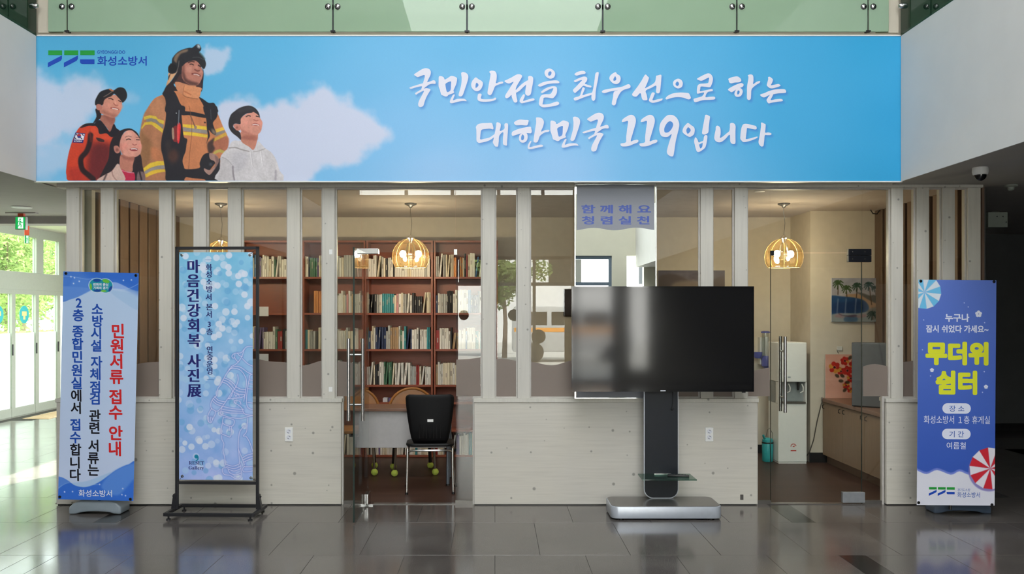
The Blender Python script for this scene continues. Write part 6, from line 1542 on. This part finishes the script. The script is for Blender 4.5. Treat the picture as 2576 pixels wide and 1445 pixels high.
# teal watering jug
tj = thing('water_jug', 'teal plastic jug with lid standing beside the white water dispenser', 'jug', (X(1931, 9.42), 9.42, 0.004))
M_tealp = mat('teal_plastic', (42, 158, 164), 0.35, vary=0.05)
MB().lathe([(0.052, 0.0), (0.058, 0.01), (0.060, 0.19), (0.056, 0.20)], (0,0,0), 22).build('body', M_tealp, tj, smooth=True, local=True)
MB().lathe([(0.061, 0.195), (0.061, 0.21)], (0,0,0), 22).build('band', M_blackpl, tj, smooth=True, local=True)
MB().lathe([(0.056, 0.21), (0.058, 0.235), (0.04, 0.25), (0.012, 0.256)], (0,0,0), 22).build('lid', M_tealp, tj, smooth=True, local=True)
MB().tube([(-0.03, -0.02, 0.24), (-0.05, -0.03, 0.265), (-0.058, -0.034, 0.29)], 0.012, 10).build('spout', M_tealp, tj, smooth=True, local=True)
MB().tube([(0.05, 0, 0.23), (0.055, 0, 0.30), (0.02, 0, 0.36), (0.0, 0, 0.34), (-0.02, 0.0, 0.26)], 0.0025, 6).build('carry_strap', M_silvertop, tj, local=True)
# counter along the right wall
M_cab = mat('beige_brown_cabinet_laminate', (142, 118, 96), 0.45, vary=0.06, scale=6, stretch=(8, 8, 1))
M_ctop = mat('brown_counter_top', (128, 96, 78), 0.35, vary=0.08)
ct = thing('counter_cabinet', 'long brown counter cabinet along the right lounge wall', 'cabinet', (3.78, 8.5, 0.004))
ca0, ca1 = 3.50, 4.06
B(ca0+0.02, ca1, 7.72, 9.33, 0.09, 0.66).build('carcass', M_cab, ct)
B(ca0+0.05, ca1, 7.74, 9.33, 0.004, 0.09).build('plinth', M_board, ct)
B(ca0-0.015, ca1, 7.66, 9.335, 0.66, 0.70).build('worktop', M_ctop, ct, 0.006)
e = [7.73, 8.26, 8.79, 9.32]
for k in range(3):
    dr = B(ca0, ca0+0.02, e[k]+0.003, e[k+1]-0.003, 0.095, 0.655).build('door', M_cab, ct, 0.002, seg=1)
    for yk in (e[k]+0.05, e[k+1]-0.05):
        MB().tube([(ca0-0.002, yk, 0.59), (ca0-0.02, yk, 0.595), (ca0-0.02, yk, 0.625), (ca0-0.002, yk, 0.63)], 0.004, 6).build('knob', M_darkmetal, dr)
gb = thing('appliance_box', 'dark grey box-shaped appliance on the brown counter', 'appliance', (3.62, 8.40, 0.701), R(-38))
gx0, gx1 = -0.165, 0.165
B(gx0, gx1, -0.05, 0.10, 0.0, 0.62).build('body', mat('dark_grey_shell', (60, 63, 68), 0.45), gb, 0.006, local=True)
B(gx0+0.006, gx1-0.006, -0.055, -0.0499, 0.01, 0.61).build('front_panel', mat('charcoal_front', (104, 106, 110), 0.35), gb, 0.002, local=True)
for k in range(5): B(gx1-0.002, gx1+0.003, -0.02, 0.07, 0.40+0.035*k, 0.42+0.035*k).build('side_vent', M_blackpl, gb, local=True)
# paintings (own canvas prints)
def canvas_picture(name, label, px0, py0, px1, py1, d, paint, step=1.2, th=0.022, tilt=0.0):
    x0, x1, z0, z1_ = X(px0, d), X(px1, d), Z(py1, d), Z(py0, d)
    o = thing(name, label, 'picture', ((x0+x1)/2, d, z0))
    if tilt: o.rotation_euler = (tilt, 0, 0)
    hw = (x1-x0)/2
    B(-hw, hw, -th, 0, 0, z1_-z0).build('canvas', M_sheet, o, 0.001, seg=1, local=True)
    sm_ = SheetMap((px0, py0), (px1, py0), (px0, py1), x1-x0, z1_-z0, -hw, 0, -th-0.0006)
    cv_, P_ = sheet_canvas(sm_, step); paint(cv_); paint_mesh('painted_face', cv_, P_, o, M_print)
    return o
def palm_scene(cv):
    f = lambda p: (2070+p[0]/9.635, 680+p[1]/9.635)
    g = np.clip((cv.y-700)/60, 0, 1)[:, None]; cv.c = np.array([162, 162, 176])*(1-g)+np.array([188, 180, 186])*g
    cv.c += (fbm(cv.x/14, cv.y/14)[:, None]-0.5)*36
    cv.fill([(550,600),(800,580),(1000,620),(1250,700),(1400,760),(1400,900),(900,900),(560,680)], (186, 150, 120), 2, tf=f)
    cv.fill([(800,545),(950,560),(1120,620),(1200,600),(1320,640),(1420,740),(1420,830),(1250,800),(1050,700),(860,580)], (92, 90, 84), 2.5, tf=f)
    cv.fill([(150,650),(450,640),(750,670),(980,740),(1090,880),(1050,1000),(800,1060),(500,1040),(300,1060),(150,1080)], (44, 84, 134), 2.5, tf=f)
    cv.fill([(250,800),(500,780),(800,740),(980,780),(1000,960),(700,1030),(400,1040),(200,990)], (30, 56, 106), 6, 0.8, tf=f)
    cv.fill([(150,1090),(500,1060),(900,1050),(1100,1000),(1420,900),(1420,1300),(150,1300)], (150, 160, 166), 3, tf=f)
    cv.fill([(280,1090),(420,1060),(470,1130),(700,1130),(1000,1060),(1000,1140),(600,1160),(300,1140)], (170, 132, 140), 3, 0.8, tf=f)
    cv.fill([(520,1140),(800,1140),(780,1250),(520,1250)], (70, 104, 142), 3, 0.9, tf=f)
    cv.fill([(370,1040),(420,1080),(560,1100),(760,1080),(800,1120),(640,1140),(400,1090)], (84, 62, 86), 2, 0.8, tf=f)
    cv.fill([(1080,950),(1400,880),(1420,1060),(1250,1200),(1080,1100)], (120, 116, 112), 4, 0.8, tf=f)
    def palm(c, s, tr, col):
        cv.stroke(tr, 2.2*s, (96, 78, 66), 0.8, tf=f)
        for a in (200, 230, 165, 135, 100, 270, 300, 330, 20, 45, 250):
            t = R(a); L = 118*s
            cv.stroke([c, (c[0]+L*0.6*math.cos(t), c[1]+L*0.5*math.sin(t)-12), (c[0]+L*math.cos(t), c[1]+L*0.8*math.sin(t)+26)], 2.6*s, col, 0.8, tf=f)
    palm((355,330), 1.1, [(350,400),(345,590)], (62, 86, 48)); palm((560,450), 1.0, [(555,520),(560,640)], (62, 88, 50)); palm((815,390), 1.05, [(815,440),(790,680)], (48, 76, 62))
    palm((1100,370), 1.05, [(1110,430),(1160,840)], (42, 74, 74)); palm((1240,440), 0.7, [(1245,480),(1260,600)], (44, 66, 66)); palm((1180,1080), 1.1, [(1180,1100),(1190,1200)], (40, 66, 62))
    for x in (335, 530, 770): cv.stroke([(x+15,700),(x,880),(x-10,1060)], 3, (150, 160, 184), 1.6, 0.6, tf=f)
canvas_picture('palm_painting', 'painting of palm trees beside blue water on the lounge pillar', 2090, 700, 2212, 810, 9.345, palm_scene)
def flowers(cv):
    g = fbm(cv.x/20, cv.y/20)[:, None]; cv.c = np.array([224, 168, 150])+(g-0.5)*30
    r_ = np.random.RandomState(5)
    f = lambda p: (1890+p[0]/3.074, 820+p[1]/3.074)
    for (x, y, s) in ((640,325,52),(720,275,40),(790,305,46),(740,350,44),(690,355,36),(765,410,36),(730,465,32),(760,500,26)):
        c_ = f((x, y)); rad = s/3.074*0.55
        for k in range(6):
            t = k*1.047+0.3; cv.disc((c_[0]+rad*math.cos(t), c_[1]+rad*math.sin(t)), rad*0.62, (196, 44, 38) if r_.rand() < 0.75 else (214, 148, 60), 0.7)
        cv.disc(c_, rad*0.35, (70, 24, 26), 0.6)
    for (x, y) in ((660,390),(690,430),(700,390),(740,440),(760,250),(720,500)): cv.disc(f((x, y)), 6, (70, 62, 48), 1.2, 0.9, ry=4, rot=r_.uniform(-1, 1))
canvas_picture('flower_picture', 'pink panel with red flowers standing on the brown counter', 2075, 893, 2148, 1003, 9.28, flowers, 1.2, 0.012).location.z = 0.701
def hills(cv):
    g = np.clip((cv.y-680)/110, 0, 1)[:, None]; cv.c = np.array([104, 98, 114])*(1-g)+np.array([120, 92, 84])*g
    cv.c += (fbm(cv.x/16, cv.y/10)[:, None]-0.5)*60
    cv.fill([(1650,705),(1690,690),(1720,700),(1760,715),(1830,700),(1830,800),(1650,800)], (86, 70, 66), 5, 0.8); cv.fill([(1690,716),(1740,706),(1780,720),(1760,760),(1700,760)], (170, 150, 128), 6, 0.6)
canvas_picture('landscape_painting', 'muted violet landscape painting on the back wall above the television', 1655, 681, 1822, 800, BW-0.002, hills, 2.0)
dp_ = thing('dark_frame', 'dark framed picture peeking out left of the television', 'picture', (X(1460, BW), BW, Z(796, BW)))
B(X(1417, BW), X(1508, BW), BW-0.03, BW-0.001, Z(796, BW), Z(728, BW)).build('frame', mat('dark_walnut', (56, 44, 42), 0.4, vary=0.15), dp_, 0.004)
B(X(1421, BW), X(1504, BW), BW-0.034, BW-0.0301, Z(792, BW), Z(732, BW)).build('picture_face', mat('dark_print', (70, 60, 62), 0.4, vary=0.3, scale=8), dp_)
cdn = MB().tube([(3.475, 9.27, 0.71), (3.465, 9.25, 0.66), (3.43, 9.29, 0.45), (3.40, 9.31, 0.25), (3.36, 9.32, 0.12), (3.33, 9.40, 0.03)], 0.006, 8).build('power_cord', M_silvertop, wd_, smooth=True)
hk = thing('wall_hook', 'small clear hook and outlet on the pillar above the flower picture', 'hook', (X(2110, 9.345), 9.345, Z(890, 9.345)))
B(X(2106, 9.345), X(2118, 9.345), 9.338, 9.351, Z(882, 9.345), Z(872, 9.345)).build('plate', M_whitepl, hk, 0.001, seg=1)
MB().tube([(X(2109, 9.3), 9.336, Z(880, 9.345)), (X(2109, 9.3), 9.325, Z(886, 9.345)), (X(2112, 9.3), 9.322, Z(889, 9.345))], 0.003, 6).build('hook', M_darkmetal, hk)
hz = MB().tube([(X(2190, 9.2), 9.2, 2.695), (X(2196, 9.2), 9.2, 2.655), (X(2206, 9.2), 9.2, 2.65), (X(2213, 9.2), 9.2, 2.69)], 0.006, 8).build('ceiling_cable', M_blackpl, None, smooth=True)
tag(hz, 'short loop of dark cable hanging from the lounge ceiling corner', 'cable')
# ------------------------------------------------------------------ ceiling fittings
def downlight(px, py, d, label):
    z = 2.68
    o = thing('downlight', label, 'light', (X(px, d), d, z), 0)
    MB().lathe([(0.095, 0.0), (0.10, -0.004), (0.088, -0.010), (0.080, -0.008)], (0,0,0), 28).build('trim_ring', M_whitepl, o, smooth=True, local=True)
    MB().lathe([(0.080, -0.006), (0.001, -0.007)], (0,0,0), 28).build('diffuser', emit('soft_downlight_glow', (244, 252, 240), 1.1), o, local=True)
dd = FPX*(2.68-EYE)/(CY-521)
downlight(55, 521, dd, 'round white downlight in the left wing ceiling above the exit sign')
sl = thing('recessed_spotlight', 'tiny lit recessed spotlight in the lounge ceiling above the shut glass door', 'light', (X(1911, 7.82), 7.82, 2.70))
MB().lathe([(0.045, 0.0), (0.045, -0.006), (0.034, -0.008)], (0,0,0), 20).build('trim_ring', M_whitepl, sl, smooth=True, local=True)
MB().lathe([(0.032, -0.005), (0.001, -0.006)], (0,0,0), 20).build('lens', emit('spotlight_lens', (255, 246, 226), 6), sl, local=True)
_l = bpy.data.lights.new('spotlight_glow', 'SPOT'); _l.energy = 60; _l.color = (1.0, 0.94, 0.84); _l.spot_size = 2.4; _l.spot_blend = 0.8; _l.shadow_soft_size = 0.03
_o = bpy.data.objects.new('spotlight_glow', _l); COL.objects.link(_o); _o.parent = sl; _o.location = (0, 0, -0.02)
M_exitg = emit('green_exit_face', (36, 190, 92), 0.9); M_exitw = emit('white_exit_pictogram', (220, 255, 232), 1.3)
def exit_sign(px0, px1, py0, py1, d, label, cz, yaw=0.0):
    x0, x1, z0, z1 = X(px0, d), X(px1, d), Z(py1, d), Z(py0, d); w, h = x1-x0, z1-z0
    o = thing('exit_sign', label, 'exit sign', ((x0+x1)/2, d, z0), yaw)
    B(-w/2, w/2, 0, 0.05, 0, h).build('housing', M_alu, o, 0.003, local=True)
    B(-w/2+0.008*w*6, w/2-0.008*w*6, -0.003, 0.0005, h*0.05, h*0.95).build('lit_face', M_exitg, o, local=True)
    sm_ = SheetMap((0, 0), (100, 0), (0, 100), w, h, -w/2, 0, -0.0032)
    man = [([(30,8),(80,8),(80,92),(30,92)], [(0,1,2,3)])]
    flat('doorway_print', sm_, man, M_exitw, o, 0.0004)
    run = [([(50+7*math.cos(t), 22+7*math.sin(t)) for t in [2*math.pi*k/12 for k in range(12)]], [tuple(range(12))]),
           ([(44,32),(58,34),(54,56),(42,54)], [(0,1,2,3)]), ([(44,52),(52,54),(40,74),(22,80),(20,74),(36,68)], [(0,1,2,3,4,5)]), ([(48,54),(56,54),(64,66),(62,84),(55,84),(56,70)], [(0,1,2,3,4,5)]),
           ([(56,34),(68,46),(76,42),(78,47),(67,53),(53,42)], [(0,1,2,3,4,5)]), ([(46,33),(34,42),(32,54),(26,53),(29,39),(43,30)], [(0,1,2,3,4,5)])]
    flat('runner_print', sm_, run, M_exitg, o, 0.0008)
    if True:
        B(-0.03, 0.03, 0.005, 0.045, h, cz-z0-0.012).build('red_bracket', mat('red_bracket_paint', (206, 74, 40), 0.5), o, local=True)
        B(-0.16, 0.16, 0.0, 0.06, cz-z0-0.012, cz-z0).build('mount_plate', M_ceil, o, local=True)
exit_sign(38, 64, 545, 578, 9.3, 'green running-man exit sign, the larger and nearer one', 2.68)
exit_sign(63, 73, 592, 613, 12.6, 'green running-man exit sign, the smaller one farther back', 2.97, R(35))
bd_ = 9.2
ub = thing('unlit_sign_box', 'pale square box high in the dark right-hand hall', 'box', (X(2510, bd_), bd_, Z(572, bd_)))  # taken for an unlit exit sign box, hung from the hall ceiling
B(X(2486, bd_), X(2535, bd_), bd_, bd_+0.12, Z(572, bd_), Z(534, bd_)).build('housing', M_alu, ub, 0.004)
for (u_, v_) in ((2508, 545), (2523, 545), (2531, 559)): MB().lathe([(0.006, -0.003), (0.006, 0.001)], (X(u_, bd_), bd_, Z(v_, bd_)), 10, 'y').build('screw', M_darkmetal, ub)
B(X(2500, bd_), X(2520, bd_), bd_+0.04, bd_+0.08, Z(534, bd_), 2.68).build('hanger', M_alu, ub)
d_ = 6.43
cm = thing('dome_camera', 'white dome security camera with a black bubble under the right soffit', 'camera', (X(2466, d_), d_, 2.68))
MB().lathe([(0.053, 0.0), (0.055, -0.03), (0.050, -0.052), (0.040, -0.056)], (0,0,0), 26).build('housing', M_whitepl, cm, smooth=True, local=True)
MB().lathe([(0.042, -0.054)]+[(0.042*math.cos(R(a)), -0.056-0.042*math.sin(R(a))) for a in range(10, 91, 10)], (0,0,0), 26).build('bubble', M_gloss, cm, smooth=True, local=True)
d_ = 7.3
sd_ = thing('smoke_detector', 'small round smoke detector on the right hall ceiling', 'detector', (X(2543, d_), d_, 2.68))
MB().lathe([(0.05, 0.0), (0.052, -0.014), (0.04, -0.02)], (0,0,0), 22).build('base', M_alu, sd_, smooth=True, local=True)
MB().lathe([(0.026, -0.02), (0.024, -0.04), (0.010, -0.05), (0.001, -0.05)], (0,0,0), 18).build('sensor', M_alu, sd_, smooth=True, local=True)
# tactile strip in front of the left entrance
M_tact = mat('tan_tactile_rubber', (196, 170, 138), 0.6)
tp = thing('tactile_strip', 'tan studded tactile strip on the floor inside the left entrance', 'tactile paving', (-6.9, 14.2, 0))
B(-7.15, -6.75, 13.2, 14.6, 0.0, 0.006).build('mat_base', M_tact, tp, 0.001, seg=1)
for k in range(9): B(-7.12, -6.78, 13.26+0.15*k, 13.33+0.15*k, 0.006, 0.010).build('bar', M_tact, tp)
# ------------------------------------------------------------------ outdoors
M_grass = mat('bright_lawn', (150, 170, 104), 0.9, vary=0.2, scale=3)
M_pave = mat('pale_concrete', (196, 194, 188), 0.85, vary=0.06, scale=3)
M_leafA = leafmat('sunlit_leaves', (104, 132, 70), (156, 174, 110)); M_leafB = leafmat('darker_leaves', (84, 110, 68), (132, 152, 96))
M_bark = mat('grey_brown_bark', (110, 94, 80), 0.9, vary=0.25, scale=12, bump=0.4)
st(B(-60, -7.7, -30, 50, -0.3, -0.06).build('ground_left', M_grass))
st(B(-30, 40, -70, -6.3, -0.3, -0.06).build('ground_rear', M_pave))
def tree(name, label, x, y, h, cr, cz, nleaf, m, seed, ls=0.11, group='trees outside'):
    r_ = random.Random(seed)
    o = thing(name, label, 'tree', (x, y, -0.06), 0, group)
    trunk = MB().tube([(0,0,0), (0.04,0.02,h*0.3), (-0.03,0.0,h*0.6), (0.0,0.03,h*0.85)], [0.10, 0.08, 0.06, 0.03], 9)
    for k in range(6):
        a = r_.uniform(0, 6.28); z0 = h*r_.uniform(0.35, 0.6)
        trunk.tube([(0,0,z0), (cr*0.35*math.cos(a), cr*0.35*math.sin(a), z0+h*0.14), (cr*0.7*math.cos(a), cr*0.7*math.sin(a), z0+h*0.24)], [0.035, 0.024, 0.01], 6)
    trunk.build('trunk', M_bark, o, smooth=True, local=True)
    lumps = [(r_.gauss(0, cr*0.42), r_.gauss(0, cr*0.42), cz+r_.gauss(0, cr*0.38), cr*r_.uniform(0.35, 0.6)) for _ in range(16)]
    lf = MB()
    for k in range(nleaf):
        lx, ly, lz, lr = r_.choice(lumps)
        v = Vector((r_.gauss(0,1), r_.gauss(0,1), r_.gauss(0,1))).normalized()*lr*(r_.random()**0.4)
        c_ = Vector((lx, ly, lz))+v
        a = Vector((r_.gauss(0,1), r_.gauss(0,1), r_.gauss(0,0.6))).normalized()*ls*r_.uniform(0.7, 1.3); b_ = a.cross(Vector((r_.gauss(0,1), r_.gauss(0,1), r_.gauss(0,1)))).normalized()*ls*0.5
        lf.add([c_-a, c_+b_, c_+a, c_-b_], [(0,1,2,3)])
    me_ = bpy.data.meshes.new('foliage'); me_.from_pydata(lf.v, [], lf.f); stuff(link('foliage', me_, m, o))
tree('leafy_tree', 'bright leafy tree outside the left entrance, nearest the doors', -11.2, 20.0, 4.6, 1.6, 2.9, 12000, M_leafA, 1, 0.055)
tree('leafy_tree', 'leafy tree outside the left entrance, behind the far window', -14.2, 26.2, 5.0, 2.0, 3.0, 9000, M_leafB, 2, 0.075)
tree('leafy_tree', 'leafy tree outside the left entrance, farthest left in view', -15.5, 20.5, 4.8, 2.0, 3.0, 6000, M_leafA, 3, 0.09)
tree('leafy_tree', 'leafy tree far back in the left garden', -18.5, 33.0, 5.5, 2.7, 3.0, 6000, M_leafB, 4, 0.12)
def hedge(label, x0, x1, y0, y1, h, n, seed):
    r_ = random.Random(seed); lf = MB()
    for k in range(n):
        c_ = Vector((r_.uniform(x0, x1), r_.uniform(y0, y1), h*(r_.random()**0.6)-0.05))
        a = Vector((r_.gauss(0,1), r_.gauss(0,1), r_.gauss(0,0.6))).normalized()*0.06; b_ = a.cross(Vector((r_.gauss(0,1), r_.gauss(0,1), r_.gauss(0,1)))).normalized()*0.032
        lf.add([c_-a, c_+b_, c_+a, c_-b_], [(0,1,2,3)])
    o = thing('hedge', label, 'hedge', ((x0+x1)/2, (y0+y1)/2, -0.06)); c0 = wpos(o)
    me_ = bpy.data.meshes.new('foliage'); me_.from_pydata([(v[0]-c0.x, v[1]-c0.y, v[2]-c0.z) for v in lf.v], [], lf.f); stuff(link('foliage', me_, M_leafA, o))
    MB().box(x0+0.3, x1-0.3, y0+0.3, y1-0.3, -0.06, h*0.5).build('stems', M_bark, o)
hedge('low green hedge in the garden outside the left entrance', -9.2, -8.3, 14, 20, 1.3, 14000, 9)
# behind the viewer, seen only as reflections in the glass
tree('street_tree', 'slim street tree mirrored in the lounge glass', 0.35, -17.5, 4.3, 1.05, 3.0, 2600, M_leafA, 6, 0.10, 'trees outside')
bl = thing('white_building', 'plain white building across the yard, mirrored in the glass', 'building', (2, -34, -0.06))
B(-14, 18, -36, -34, -0.06, 9).build('wall', mat('white_render', (226, 226, 226), 0.8), bl)
for k in range(6): B(-12+5*k, -10.2+5*k, -34.02, -33.96, 3.2, 5.0).build('window', M_gloss, bl)
vn = thing('parked_van', 'grey van with an orange stripe parked outside, mirrored in the glass', 'van', (2.6, -15.5, -0.06))
M_van = mat('grey_van_paint', (186, 188, 190), 0.3); M_or = mat('orange_stripe', (236, 158, 48), 0.4)
MB().prism([(-2.0, 0.35), (2.0, 0.35), (2.0, 1.0), (1.55, 1.15), (1.0, 1.85), (-1.9, 1.9), (-2.0, 1.7)], -0.9, 0.9).build('body', M_van, vn, 0.05, True, True)
B(-1.95, 1.5, 0.9, 0.906, 1.02, 1.16).build('stripe', M_or, vn, local=True)
for x in (-1.7, -0.7, 0.3): B(x, x+0.85, 0.9, 0.905, 1.25, 1.7).build('side_window', M_gloss, vn, local=True)
for x in (-1.3, 1.3):
    for y in (-0.85, 0.85): MB().lathe([(0.34, -0.1), (0.34, 0.1)], (x, y, 0.34), 20, 'y').build('wheel', M_blackpl, vn, smooth=True, local=True)
